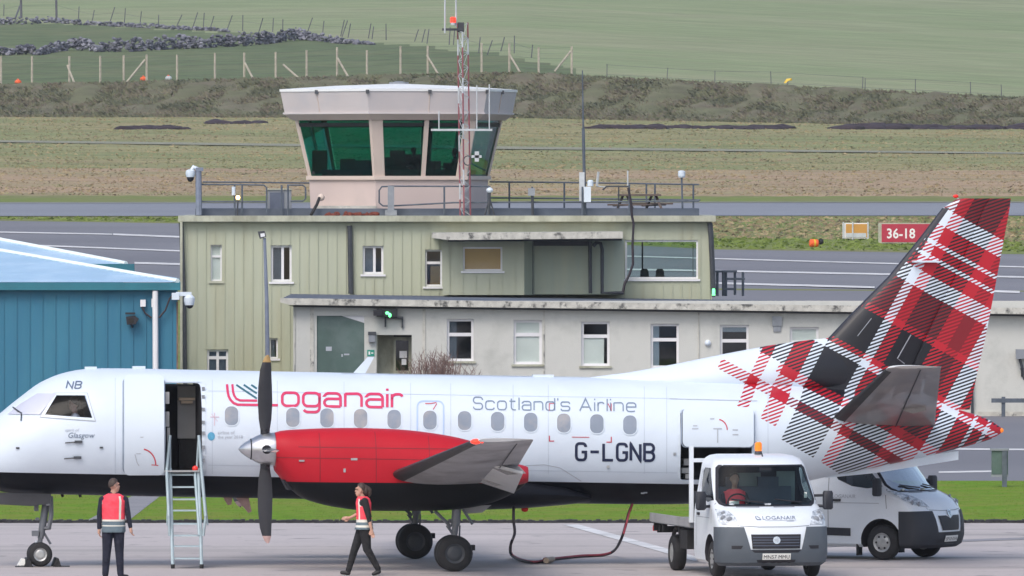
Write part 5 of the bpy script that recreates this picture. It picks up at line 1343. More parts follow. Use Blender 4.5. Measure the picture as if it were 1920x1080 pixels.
def wing(sgn):
    yi, yo = -3.9, -10.72
    LEi, TEi, LEo, TEo = loc(737, 889, yi), loc(955, 900, yi), loc(884, 828, yo), loc(1000, 825.5, yo)
    k = (-.6 - yi) / (yo - yi)
    LEr, TEr = LEi.lerp(LEo, k), TEi.lerp(TEo, k)
    F = lambda p: Vector((p.x, p.y * sgn, p.z))
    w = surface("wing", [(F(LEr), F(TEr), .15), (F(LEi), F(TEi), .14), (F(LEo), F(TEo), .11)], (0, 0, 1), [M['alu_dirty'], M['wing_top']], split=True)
    surface("deicing_boot", [(F(LEi), F(TEi), .14), (F(LEi.lerp(LEo, .98)), F(TEi.lerp(TEo, .98)), .11)], (0, 0, 1), M['boot'], w, 0, .09, .006, 8)
    tp = Vector((0, -.12 * 1, .02))
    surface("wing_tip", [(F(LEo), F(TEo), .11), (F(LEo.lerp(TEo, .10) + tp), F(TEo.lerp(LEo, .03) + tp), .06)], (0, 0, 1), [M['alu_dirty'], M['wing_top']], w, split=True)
    mb = MB(); q = LEo.lerp(TEo, .07) + Vector((0, -.02, .0)); mb.sph(F(q), (.10, .12, .05), 10, 6); q2 = q + Vector((.11, 0, .01)); mb.sph(F(q2), (.06, .10, .045), 10, 6); mb.build("navigation_light", M['lamp_red'] if sgn > 0 else M['lamp_green'], w, local=True, smooth=40)
    a, b, c_, d = LEi.lerp(TEi, .74), TEi, LEi.lerp(LEo, .42).lerp(TEi.lerp(TEo, .42), .74), TEi.lerp(TEo, .42)
    dr = Vector((.02, 0, -.20)); hz = Vector((0, 0, -.02))
    mb = MB(); mb.prism([F(a + hz + Vector((0, -.05, 0))), F(b + dr + Vector((.06, -.05, 0))), F(d + dr * .7 + Vector((.05, 0, 0))), F(c_ + hz)], (0, 0, -.05)); mb.build("flap", M['wing_top'], w, local=True)
    for f_ in (.10, .40):
        mb = MB(); p = LEi.lerp(LEo, f_).lerp(TEi.lerp(TEo, f_), .72) + Vector((0, 0, -.08)); mb.prism([F(p), F(p + Vector((.28, 0, -.13))), F(p + Vector((.62, 0, -.10))), F(p + Vector((.5, 0, .03)))], (0, .05, 0)); mb.build("flap_fairing", M['alu_dirty'], w, local=True)
    p0 = LEi.lerp(LEo, .3).lerp(TEi.lerp(TEo, .3), .8); p1 = LEi.lerp(LEo, .97).lerp(TEi.lerp(TEo, .97), .75)
    mb = MB(); mb.tube([F(p0 + Vector((0, 0, -.09))), F(p1 + Vector((0, 0, -.04)))], .012, 4); mb.build("aileron_seam", M['dark_metal'], w, local=True)
    return w
wing(1); wing(-1)
def nacelle(sgn):
    yl = -3.355
    st = [(515, 811, 883, .36), (522, 808.5, 892, .40), (535, 806.5, 907, .45), (560, 805, 930, .49), (590, 803.5, 942, .52), (630, 802.5, 951, .54), (680, 802.5, 957, .55), (760, 806, 958, .55), (830, 815, 957, .54), (880, 826, 952, .51), (920, 842, 943, .45), (950, 858, 931, .36), (972, 871, 918, .25), (984, 880, 908, .14)]
    rs = []; xs, zc_, hh, ww = [], [], [], []
    for px, t, b, w in st:
        a, c_ = loc(px, t, yl), loc(px, b, yl); xs.append(a.x); zc_.append((a.z + c_.z) / 2); hh.append((a.z - c_.z) / 2); ww.append(w)
    mb = MB(); N = 40
    for x in np.linspace(xs[0], xs[-1], 46):
        z, h, w = cr(np.array(xs), zc_, x), cr(np.array(xs), hh, x), cr(np.array(xs), ww, x); ring = []
        for k in range(N):
            a = 2 * math.pi * k / N; c_, s_ = math.cos(a), math.sin(a); e = 2 / 2.5
            ring.append(Vector((x, sgn * yl + w * math.copysign(abs(s_) ** e, s_), z + h * math.copysign(abs(c_) ** e, c_))))
        rs.append(ring)
    mb.rings(rs)
    zl0, zl1 = loc(520, 903.5, yl - .5), loc(985, 906.5, yl - .5)
    for f in mb.bm.faces:
        c_ = f.calc_center_median()
        zl = zl0.z + (zl1.z - zl0.z) * (c_.x - zl0.x) / (zl1.x - zl0.x)
        f.material_index = 1 if c_.z < zl else 0
    o = mb.build("nacelle", M['red_paint'], plane, smooth=40, local=True)
    # two paint colours split by a straight line in the material
    o.data.materials.clear(); o.data.materials.append(M['nacelle_paint'])
    mb = MB(); a = loc(514.5, 872, yl); mb.lathe([(0, .27), (.02, .3), (.05, .3)], (a.x - .02, sgn * yl, loc(515, 843, yl).z), (1, 0, 0), 24); mb.build("intake_lip", M['steel'], o, local=True, smooth=40)
    mb = MB(); a = loc(540, 905, yl); mb.prism([(a.x - .12, sgn * yl - .24, a.z + .06), (a.x - .12, sgn * yl + .24, a.z + .06), (a.x - .02, sgn * yl + .2, a.z - .13), (a.x - .02, sgn * yl - .2, a.z - .13)], (.12, 0, 0)); mb.build("air_intake", M['grille_black'], o, local=True)
    if sgn > 0:
        M['seam_red'] = pm("dark red panel seam", (.17, .006, .014), .6, .1, 3)
        for xa, ya, xb, yb in ((600, 812, 600, 903), (705, 810, 705, 904), (805, 818, 805, 905), (520, 858, 800, 862), (560, 838, 850, 842)):
            mb = MB(); n_ = 24; top_, bot_ = [], []
            for q_ in range(n_ + 1):
                fx, fy = xa + (xb - xa) * q_ / n_, ya + (yb - ya) * q_ / n_
                p = loc(fx, fy, yl - .5); x = p.x; zz, hh_, ww_ = cr(np.array(xs), zc_, x), cr(np.array(xs), hh, x), cr(np.array(xs), ww, x)
                for dz, lst in ((.006, top_), (-.006, bot_)):
                    dx_ = 0 if xa != xb else dz; dz_ = dz if xa != xb else 0
                    u_ = max(0, 1 - abs((p.z + dz_ - zz) / hh_) ** 2.5) ** .4
                    lst.append(mb.bm.verts.new((x + dx_, yl - ww_ * u_ - .004, p.z + dz_)))
            for q_ in range(n_): mb.bm.faces.new((top_[q_], top_[q_ + 1], bot_[q_ + 1], bot_[q_]))
            mb.build("panel_seam", M['seam_red'], o, local=True, recalc=False)
        mb = MB()
        for px, py, w, h in ((566, 864, 10, 3), (664, 861, 12, 4), (646, 882, 4, 7)):
            p = loc(px, py, yl - .54); mb.box((p.x, yl - .535 + (0.03 if px < 600 else 0), p.z), (w / 100, .03, h / 100))
        mb.build("vent", M['alu_dirty'], o, local=True)
    mb = MB(); p = loc(966, 889, yl); mb.lathe([(-.35, .2), (.0, .2), (.16, .16), (.2, .14)], (p.x, sgn * (yl - .28), p.z), (1, 0, 0), 18); mb.build("exhaust", M['red_paint'], o, local=True, smooth=40)
    return o
def nac_mat():
    m, n, l, b = newmat("nacelle red over black")
    tc = n.new("ShaderNodeTexCoord"); sp = n.new("ShaderNodeSeparateXYZ"); l.new(tc.outputs["Object"], sp.inputs[0])
    zl0, zl1 = loc(520, 903.5, -3.85), loc(985, 907, -3.85); sl = (zl1.z - zl0.z) / (zl1.x - zl0.x)
    k = n.new("ShaderNodeMath"); k.operation = 'MULTIPLY_ADD'; l.new(sp.outputs[0], k.inputs[0]); k.inputs[1].default_value = sl; k.inputs[2].default_value = zl0.z - sl * zl0.x
    g = n.new("ShaderNodeMath"); g.operation = 'LESS_THAN'; l.new(sp.outputs[2], g.inputs[0]); l.new(k.outputs[0], g.inputs[1])
    nz = n.new("ShaderNodeTexNoise"); nz.inputs["Scale"].default_value = 2.2; nz.inputs["Detail"].default_value = 5; l.new(tc.outputs["Object"], nz.inputs["Vector"])
    c1 = n.new("ShaderNodeMix"); c1.data_type = 'RGBA'; l.new(nz.outputs[0], c1.inputs[0]); c1.inputs[6].default_value = (.42, .012, .024, 1); c1.inputs[7].default_value = (.51, .017, .030, 1)
    mx = n.new("ShaderNodeMix"); mx.data_type = 'RGBA'; l.new(g.outputs[0], mx.inputs[0]); l.new(c1.outputs[2], mx.inputs[6]); mx.inputs[7].default_value = (.007, .008, .010, 1)
    l.new(mx.outputs[2], b.inputs["Base Color"]); b.inputs["Roughness"].default_value = .45; b.inputs["Specular IOR Level"].default_value = .15
    return m
M['nacelle_paint'] = nac_mat()
nacelle(1); nacelle(-1)
M['blade_tip'] = pm("worn yellow blade tip", (.40, .26, .10), .6, .2, 8)
M['blade_tip2'] = pm("worn pink blade tip", (.45, .30, .28), .6, .2, 8)
def propeller(sgn, a0):
    yl = -3.355 * sgn; hub = loc(497, 842, -3.355); hx, hz = hub.x, hub.z
    pr = MB(); tip = loc(447, 843, -3.355); L = hx - tip.x
    pr.lathe([(-L, .005), (-L + .04, .06), (-L + .12, .125), (-L + .25, .2), (-.12, .265), (0, .298), (.14, .305), (.17, .305)], (hx, yl, hz), (1, 0, 0), 28)
    o = pr.build("propeller", M['steel'], plane, smooth=50, local=True)
    mb = MB(); mb.lathe([(-L + .215, .187), (-L + .235, .197)], (hx, yl, hz), (1, 0, 0), 28); mb.build("spinner_band", M['grille_black'], o, local=True)
    for k in range(4):
        th = a0 + k * math.pi / 2
        d = Vector((0, math.sin(th), math.cos(th))); e = Vector((0, math.cos(th), -math.sin(th)))
        mb = MB(); rs = []
        for i, (r, c_, off) in enumerate([(.24, .17, 0), (.36, .18, 0), (.55, .24, .0), (.85, .275, -.0), (1.15, .26, .0), (1.45, .215, .01), (1.60, .165, .03), (1.69, .10, .04), (1.735, .04, .05)]):
            ctr = Vector((hx + off, yl, hz)) + d * r; t = .035 if r > .4 else .07
            ca = math.cos(.12); sa = math.sin(.12)
            rs.append([ctr + Vector((1, 0, 0)) * (q[0] * c_ / 2 * ca) + e * (q[1] * t / 2 + q[0] * c_ / 2 * sa) for q in ((-1, 0), (-.6, .8), (0, 1), (.6, .7), (1, 0), (.6, -.7), (0, -1), (-.6, -.8))])
        mb.rings(rs)
        for f in mb.bm.faces:
            if (f.calc_center_median() - Vector((hx, yl, hz))).dot(d) > 1.615: f.material_index = 1
        b = mb.build("blade", [M['dark_metal'] if False else M['blade'], M['blade_tip'] if k == 0 else M['blade_tip2']], o, smooth=50, local=True)
        mb = MB(); q = Vector((hx, yl, hz)) + d * .26; mb.tube([q, q + d * .1], .085, 10); mb.build("blade_root", M['grille_black'], o, local=True)
M['blade'] = pm("dark grey propeller blade", (.020, .021, .028), .45, .15, 4, coat=.2)
propeller(1, 0.0); propeller(-1, math.pi / 4)

# tail fin, rudder, tailplane
def fin():
    HG = .62
    rows = [(372, 1796, 1895), (390, 1768, 1893), (450, 1722, 1882), (520, 1665, 1869), (590, 1595, 1856), (640, 1548, 1846), (700, 1500, 1832), (768, 1470, 1818)]
    secs = [(loc(a, y, 0), loc(c_, y, 0), .115 - .02 * k / 7) for k, (y, a, c_) in enumerate(rows)]
    f = surface("tail_fin", [(l_, l_.lerp(t_, HG), t / HG * .9) for l_, t_, t in secs], (0, 1, 0), M['livery'], n=10)
    r0 = [(l_.lerp(t_, HG - .004), t_, t) for l_, t_, t in secs]
    mb = MB(); rs = []
    for l_, t_, t in r0:
        hw = t * (t_ - l_).length / .38 * .36
        rs.append([l_ + Vector((0, hw * .75, 0)), l_.lerp(t_, .3) + Vector((0, hw * .6, 0)), t_ + Vector((0, .012, 0)), t_ + Vector((0, -.012, 0)), l_.lerp(t_, .3) + Vector((0, -hw * .6, 0)), l_ + Vector((0, -hw * .75, 0))])
    mb.rings(rs); rd = mb.build("rudder", M['livery'], plane, smooth=30, local=True)
    surface("deicing_boot", [(l_, t_, t / HG * .9 * HG) for l_, t_, t in secs[1:6]], (0, 1, 0), pm("navy black fin boot", (.016, .018, .03), .5, .2, 3), f, 0, .09, .010, 8)
    # dorsal fillet running forward along the spine
    mb = MB(); rs = []
    for px, top, hw in ((1108, 707, .05), (1180, 698, .10), (1260, 683.5, .14), (1350, 665, .16), (1440, 648, .15), (1500, 639.5, .13), (1560, 633, .10), (1600, 630, .06)):
        t = loc(px, top, 0); b = loc(px, 735 if px > 1250 else 722, 0)
        rs.append([Vector((t.x, math.sin(2 * math.pi * k / 16) * hw * (1 + .9 * (1 - math.cos(2 * math.pi * k / 16))), (t.z + b.z) / 2 + math.cos(2 * math.pi * k / 16) * (t.z - b.z) / 2)) for k in range(16)])
    mb.rings(rs); mb.build("dorsal_fin", M['livery'], plane, smooth=50, local=True)
    mb = MB(); p = loc(1738, 492, -.14); mb.prism([(p.x - .28, -.28, p.z), (p.x + .22, -.2, p.z), (p.x + .22, .2, p.z), (p.x - .28, .28, p.z)], (0, 0, .035)); mb.build("tail_antenna", M['white_paint'], f, local=True)
    mb = MB(); p = loc(1792, 368, 0); mb.sph((p.x, 0, p.z), (.055, .03, .035)); mb.build("tail_beacon", M['red_light'], f, local=True, smooth=40)
    mb = MB()
    for q in ([(1740, 395), (1735, 440)], [(1740, 575), (1725, 640)]): pass
    mb.tube([loc(1708, 628, -.16), loc(1683, 672, -.17), loc(1696, 682, -.17)], .012, 4); mb.tube([loc(1634, 597, -.13), loc(1608, 630, -.16)], .008, 4); mb.build("seam", M['grey_metal'], f, local=True)
fin()
def tailplane(sgn):
    yi, yo = -.35, -4.62
    LEi, TEi, LEo, TEo = loc(1553, 792, yi), loc(1752, 800, yi), loc(1664, 690, yo), loc(1764, 689, yo)
    F = lambda p: Vector((p.x, p.y * sgn, p.z))
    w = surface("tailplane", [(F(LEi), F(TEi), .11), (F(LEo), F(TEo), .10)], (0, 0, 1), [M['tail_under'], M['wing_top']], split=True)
    surface("deicing_boot", [(F(LEi.lerp(LEo, .02)), F(TEi.lerp(TEo, .02)), .11), (F(LEi.lerp(LEo, .97)), F(TEi.lerp(TEo, .97)), .10)], (0, 0, 1), M['boot'], w, 0, .10, .008, 8)
    tp = Vector((0, -.1, .015)); surface("tip_cap", [(F(LEo), F(TEo), .10), (F(LEo.lerp(TEo, .12) + tp), F(TEo + tp), .05)], (0, 0, 1), [M['tail_under'], M['wing_top']], w, split=True)
    mb = MB(); mb.tube([F(LEi.lerp(TEi, .62) + Vector((0, 0, -.10))), F(LEo.lerp(TEo, .62) + Vector((0, 0, -.05)))], .013, 4); mb.build("elevator_seam", M['dark_metal'], w, local=True)
    for f_ in (.35,):
        mb = MB(); p = LEi.lerp(LEo, f_).lerp(TEi.lerp(TEo, f_), .55) + Vector((0, 0, -.06)); mb.prism([F(p), F(p + Vector((.3, 0, -.10))), F(p + Vector((.55, 0, -.04))), F(p + Vector((.55, 0, .03)))], (0, .06, 0)); mb.build("hinge_fairing", M['tail_under'], w, local=True)
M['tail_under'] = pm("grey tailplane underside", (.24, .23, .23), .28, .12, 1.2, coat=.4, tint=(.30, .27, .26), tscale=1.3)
tailplane(1); tailplane(-1)
mb = MB(); mb.prism([loc(1548, 884, -.03), loc(1549, 896, -.03), loc(1640, 887, -.03), loc(1797, 862, -.03), (loc(1797, 846, -.03)), loc(1690, 862, -.03)], (0, .06, 0)); mb.build("ventral_fin", M['white_paint'], plane, local=True)
mb = MB(); p = loc(1876, 807, 0); mb.sph(p, (.06, .05, .05)); mb.build("tail_light", M['lamp_amber'], plane, local=True, smooth=40)
# aerials
mb = MB(); mb.prism([loc(663, 699, 0), loc(690, 669, 0), loc(702, 669, 0), loc(685, 700, 0)], (0, .04, 0)); mb.build("antenna", M['white_paint'], plane, local=True)
for px, py, w in ((170, 690, 22), (260, 689, 24), (1018, 705, 40)):
    mb = MB(); p = loc(px, py, 0); mb.box((p.x, 0, p.z), (w / 100, .16, .05)); mb.build("antenna", M['white_paint'], plane, local=True)
mb = MB(); mb.prism([loc(418, 932, 0), loc(436, 932, 0), loc(434, 946, 0), loc(427, 947, 0)], (0, .04, 0)); mb.build("antenna", M['blade_tip2'], plane, local=True)  # slab added to stand for a far propeller blade tip
mb = MB(); mb.prism([loc(441, 932, 0), loc(466, 932, 0), loc(472, 959, 0), loc(466, 962, 0)], (0, .05, 0)); mb.build("antenna", M['blade_tip2'], plane, local=True)  # larger slab, likewise added in place of a far blade tip
for px in (116, 149):
    mb = MB(); mb.tube([loc(px, 926, 0), loc(px + 2, 932, 0)], .03, 6); mb.build("drain_mast", M['grille_black'], plane, local=True)
mb = MB(); p = loc(984, 955, -.1); mb.sph(p, (.07, .06, .05)); mb.build("belly_beacon", M['red_light'], plane, local=True, smooth=40)
# wing root fairing bulge under the cabin
mb = MB(); rs = []
for px, t, b, w in ((680, 925, 936, .5), (730, 900, 948, 1.0), (800, 890, 954, 1.16), (900, 888, 956, 1.18), (980, 893, 953, 1.16), (1050, 905, 947, 1.02), (1100, 922, 942, .7)):
    a, c_ = loc(px, t, 0), loc(px, b, 0)
    rs.append([Vector((a.x, w * math.sin(2 * math.pi * k / 28), (a.z + c_.z) / 2 + (a.z - c_.z) / 2 * math.cos(2 * math.pi * k / 28))) for k in range(28)])
mb.rings(rs); mb.build("belly_fairing", M['livery'], plane, smooth=50, local=True)
mb = MB(); fo = onskin(.01)
for x, y in ((1000, 921), (1013, 927), (1016, 915), (950, 931), (1055, 921), (1205, 924), (1210, 923)): mb.box(fo(x, y), (.07, .02, .025))
mb.build("service_panel", M['grey_metal'], plane, local=True)

# landing gear
def wheel(mb_t, mb_h, c, r, w, ax=(0, 1, 0)):
    c = Vector(c); mb_t.lathe([(-w / 2, r * .55), (-w / 2, r * .8), (-w * .42, r * .93), (-w * .25, r), (w * .25, r), (w * .42, r * .93), (w / 2, r * .8), (w / 2, r * .55)], c, ax, 32, close=True)
    mb_h.lathe([(-w * .46, r * .18), (-w * .46, r * .3), (-w * .36, r * .42), (-w * .44, r * .55), (w * .44, r * .55), (w * .36, r * .42), (w * .46, r * .3), (w * .46, r * .18)], c, ax, 24)
g = thing  # (kept short)
def part_wheel(parent, c, r, w, rim):
    a, b = MB(), MB(); wheel(a, b, c, r, w)
    t = a.build("tyre", M['black_rubber'], parent, smooth=40, local=True); b.build("hub", rim, t, smooth=40, local=True)
def nose_gear():
    top = loc(92, 925, 0); ax = loc(74, 1039.5, 0); r = .228
    mb = MB(); mb.tube([(top.x, 0, top.z + .2), loc(80, 985, 0), (ax.x + .02, 0, ax.z + .3)], [.075, .07, .06], 10); mb.tube([(ax.x + .02, 0, ax.z + .35), (ax.x, 0, ax.z)], .045, 8); mb.tube([(ax.x, -.2, ax.z), (ax.x, .2, ax.z)], .035, 8)
    mb.tube([loc(95, 930, -.1), loc(96, 965, -.1), loc(92, 990, -.05), loc(80, 990, 0)], .05, 6); mb.tube([loc(80, 995, 0), loc(95, 1020, 0)], .025, 6); mb.tube([loc(83, 992, .02), loc(93, 988, .02)], .02, 5)
    mb.box(loc(66, 1000, 0), (.12, .2, .1)); mb.box(loc(68, 952, 0), (.08, .1, .12)); mb.box(loc(70, 973, 0), (.07, .06, .05))
    o = mb.build("nose_gear", M['gear_grey'], plane, smooth=40, local=True)
    mb = MB(); mb.sph(loc(90, 946, -.1), (.05, .05, .025)); mb.sph(loc(68, 1016, -.05), (.03, .03, .03)); mb.build("taxi_light", M['lamp_lens'], o, local=True)
    for y in (-.15, .15): part_wheel(o, (ax.x, y, r), r, .17, M['wheel_silver'])
    mb = MB(); mb.prism([loc(-40, 922, -.35), loc(-40, 944, -.35), loc(60, 949, -.35), loc(95, 944, -.35), loc(95, 926, -.35)], (0, .03, 0)); mb.prism([loc(-40, 922, .33), loc(-40, 944, .33), loc(60, 949, .33), loc(95, 944, .33), loc(95, 926, .33)], (0, .03, 0)); mb.build("nose_gear_door", M['gear_door'], plane, local=True)
M['gear_grey'] = pm("grey gear leg", (.16, .17, .19), .45, .2, 6, metal=.2)
M['gear_door'] = pm("dark gear door", (.045, .045, .052), .5, .2, 4)
nose_gear()
def main_gear(sgn):
    yl = -3.355; ax = loc(850, 1038, yl); r = .335; Y = yl * sgn
    V = lambda px, py, dy=0: (lambda p: Vector((p.x, Y + dy, p.z)))(loc(px, py, yl))
    mb = MB(); mb.tube([V(857, 945), V(854, 985)], .085, 10); mb.tube([V(854, 985), V(851, 1015), Vector((ax.x, Y, r))], [.06, .055, .055], 10)
    mb.tube([V(815, 958), V(846, 988)], .035, 6); mb.tube([V(838, 985), V(852, 1005)], .03, 6); mb.tube([V(862, 985), V(861, 1012)], .018, 5); mb.tube([Vector((ax.x, Y - .25, r)), Vector((ax.x, Y + .25, r))], .05, 8)
    o = mb.build("main_gear", M['gear_grey'], plane, smooth=40, local=True)
    for y in (-.19, .19): part_wheel(o, (ax.x, Y + y, r), r, .2, M['dark_metal'])
    mb = MB(); mb.box((ax.x + .36, Y, r + .1), (.07, .2, .1)); mb.build("brake", M['grille_black'], o, local=True)
    mb = MB(); mb.tube([V(868, 955), V(886, 983)], .03, 6); mb.build("gear_door_rod", M['gear_grey'], o, local=True)
    mb = MB(); mb.prism([V(860, 950, .3), V(925, 948, .3), V(908, 962, .3), V(880, 964, .3)], (0, .02, 0)); mb.build("gear_door", M['alu_dirty'], o, local=True)
main_gear(1); main_gear(-1)
def toworld(v): return plane.matrix_basis @ Vector(v)
plane_M = Matrix.Translation(plane.location) @ Matrix.Rotation(YAW, 4, 'Z')
def W_(v): return plane_M @ Vector(v)

# chocks round the nose wheel, cable, boarding steps
for px0, px1, lab in ((42, 60, "black wedge chock in front of the nose wheel, pale block beside it"), (98, 113, "black wedge chock behind the nose wheel")):
    t = thing("wheel_chock", lab, "wheel chock", W_((loc((px0 + px1) / 2, 1062, 0).x, 0, 0)), YAW)
    h = .16; w = (px1 - px0) / 100
    mb = MB(); mb.prism([(-w / 2, -.35, 0), (w / 2, -.35, 0), (.02, -.35, h), (-.02, -.35, h)], (0, .7, 0)); mb.build("wedge", M['black_rubber'], t, local=True)
    mb = MB(); mb.box(((-.14 if px0 < 60 else .12), -.3, .012), (.22, .05, .024)); mb.build("rope_bar", M['dark_metal'], t, local=True)
    if px0 < 60:
        mb = MB(); mb.prism([(-.2, -.3, .03), (-.06, -.3, .03), (-.06, -.3, .15), (-.12, -.3, .16)], (0, .25, 0)); mb.build("pale_block", M['plate'], t, local=True)
cbl = thing("power_cable", "dark red striped ground power cable looping from the belly to the truck", "cable", gp(1040, 1048) + (0,))
def gpt(px, py, z): Y = (CAMH - z) * FPX / (py - HZ); return Vector(((px - 960) / FPX * Y, Y, z))
cp_ = [P(963, 944, 199.2), P(963, 985, 198.9), P(963, 1004, 198.7), P(957, 1024, 198.5), P(961, 1040, 198.4)]
pts = [P(963, 944, 199.8), P(963, 975, 199.3), P(965, 1000, 199.0), P(958, 1020, 198.8), gpt(957, 1036, .12), gpt(964, 1045, .05), gpt(982, 1052, .035), gpt(1003, 1054.5, .03), gpt(1028, 1050, .03), gpt(1050, 1047, .03), gpt(1090, 1043, .03), gpt(1130, 1041, .03), gpt(1152, 1032, .12), P(1165, 1010, 200.2), P(1173, 985, 200.3), P(1178, 965, 200.4), P(1185, 946, 200.5)]
def smoothpath(p, n=6):
    out = []
    for i in range(len(p) - 1):
        a, b, c_, d = p[max(i - 1, 0)], p[i], p[i + 1], p[min(i + 2, len(p) - 1)]
        for k in range(n):
            t = k / n; out.append(.5 * ((2 * b) + (c_ - a) * t + (2 * a - 5 * b + 4 * c_ - d) * t * t + (3 * b - a - 3 * c_ + d) * t**3))
    return out + [p[-1]]
sp_ = smoothpath(pts)
mb = MB(); mb.tube(sp_, .027, 8); mb.build("cable", M['cable_black'], cbl, smooth=50)
mb = MB(); off = Vector((.012, -.02, .016)); mb.tube([p + off for p in sp_[20:]], .02, 6); mb.tube([gpt(1022, 1050, .06), gpt(1036, 1049, .06)], .05, 8); mb.build("red_core", M['cable_red'], cbl, smooth=50)
mb = MB(); mb.tube([gpt(1024, 1051, .065), gpt(1036, 1048.5, .065)], .055, 8); mb.build("coupling", pm("pale cable coupling", (.42, .33, .25), .6, .1, 8), cbl)

def steps():
    Yb = CAMH * FPX / (1066 - HZ)      # foot
    b0, b1 = gp(323, 1066), gp(379, 1066)
    t = thing("boarding_steps", "pale blue metal boarding steps with handrails at the open cabin door", "steps", ((b0[0] + b1[0]) / 2, b0[1], 0))
    Yt = 198.75
    def S_(px, py, f): return P(px, py, b0[1] + (Yt - b0[1]) * f)
    for xb, xt in ((324, 319), (378, 372)):
        mb = MB(); mb.tube([S_(xb, 1063, 0), S_(xb - 1.5, 1005, .33), S_(xt, 878, 1)], .032, 8); mb.build("stringer", M['steps_alu'], t)
        mb = MB(); mb.tube([S_(xb, 1058, 0), S_(xb, 1066.5, 0)], .038, 8); mb.build("foot", M['black_rubber'], t)
    for y in (1046, 1023, 1003, 981, 956, 935, 912, 889):
        f = (1063 - y) / (1063 - 878); x0 = 324 + (319 - 324) * f; x1 = 378 + (372 - 378) * f
        mb = MB(); a, b = S_(x0, y, f), S_(x1, y, f); mb.prism([a, b, b + Vector((0, .2, .0)), a + Vector((0, .2, 0))], (0, 0, -.028)); mb.build("tread", M['steps_alu'], t)
    for k, (p0, p1, p2, p3) in enumerate((((321, 816), (315, 880), (319, 968), (318, 1005)), ((371, 816), (376, 880), (384, 968), (381, 1005)))):
        mb = MB(); o = Vector((-.02 if k == 0 else .02, -.1, 0))
        mb.tube([S_(*p0, 1.0) + o, S_(*p1, .95) + o, S_(*p2, .55) + o], .032, 8); mb.tube([S_(*p2, .55) + o, S_(p3[0], p3[1], .33)], .026, 8); mb.tube([S_(p0[0], p0[1], 1) + o, S_(p0[0] - 2, 882, 1)], .024, 6)
        mb.tube([S_(p0[0] + (-5 if k == 0 else 6), 868, .95) + Vector((0, .1, 0)), S_(p2[0] + (-6 if k == 0 else 5), 985, .5) + Vector((0, .15, 0))], .018, 6); mb.build("handrail", M['steps_alu'], t, smooth=50)
    mb = MB(); mb.tube([S_(366, 878, .95), S_(366, 892, .9), S_(371, 960, .55), S_(374, 1004, .3)], .03, 8); mb.build("brace", M['steps_alu'], t, smooth=50)
    mb = MB(); mb.sph(S_(366, 879, .95), (.06, .05, .06)); mb.build("grip", M['red_light'], t)
steps()

# ------------------------------------------------------------------ road vehicles
from mathutils.bvhtree import BVHTree
LEV = [(.24, .16, .93, .10), (.30, .05, 1.0, .14), (.45, .0, 1.02, .15), (.62, .0, 1.02, .15), (.78, .02, 1.02, .15), (.92, .06, 1.02, .15), (1.02, .11, 1.02, .16), (1.12, .19, 1.015, .17), (1.20, .32, 1.01, .18), (1.27, .48, 1.0, .18), (1.33, .62, .99, .18),
       (1.50, .76, .965, .18), (1.70, .91, .93, .18), (1.90, 1.05, .895, .18), (2.04, 1.15, .87, .18), (2.10, 1.23, .84, .18), (2.15, 1.33, .80, .18), (2.19, 1.50, .73, .18), (2.21, 1.75, .6, .2)]
def van_shell(yr, dz=0.0):
    mb = MB(); rs = []
    ts = [-1, -.995, -.98, -.95, -.9, -.82, -.7, -.55, -.35, -.15, 0, .15, .35, .55, .7, .82, .9, .95, .98, .995, 1]
    for z, yf, hw, bow in LEV:
        ring = []
        rc = .34
        for t in ts: ring.append(Vector((hw * t, yf + bow * t * t + rc * (1 - (max(0, 1 - abs(t) ** 4)) ** .25), z)))
        yc = yf + bow + rc
        fwd = [Vector((hw, yc + (yr - yc) * k / 10, z)) for k in range(1, 11)]
        back = [Vector((-v.x, v.y, v.z)) for v in fwd[::-1]]
        rs.append(back + ring + fwd)
    mb.rings(rs)
    return mb
def cut_mesh(bm_builder, cutters, mats, name, parent):
    o = bm_builder.build(name, mats, parent, local=True)
    tmp = []
    for cb in cutters:
        c_ = cb.build("cut", M['interior'], None, local=True); c_.parent = parent; tmp.append(c_)
        md = o.modifiers.new("c", 'BOOLEAN'); md.operation = 'DIFFERENCE'; md.object = c_; md.solver = 'EXACT'
        try: md.material_mode = 'TRANSFER'
        except Exception: pass
    bpy.context.view_layer.update()
    dg = bpy.context.evaluated_depsgraph_get(); nm = bpy.data.meshes.new_from_object(o.evaluated_get(dg)); o.modifiers.clear(); o.data = nm; nm.name = name
    for c_ in tmp: bpy.data.objects.remove(c_)
    nm.shade_smooth(); nm.set_sharp_from_angle(angle=R(32))
    return o
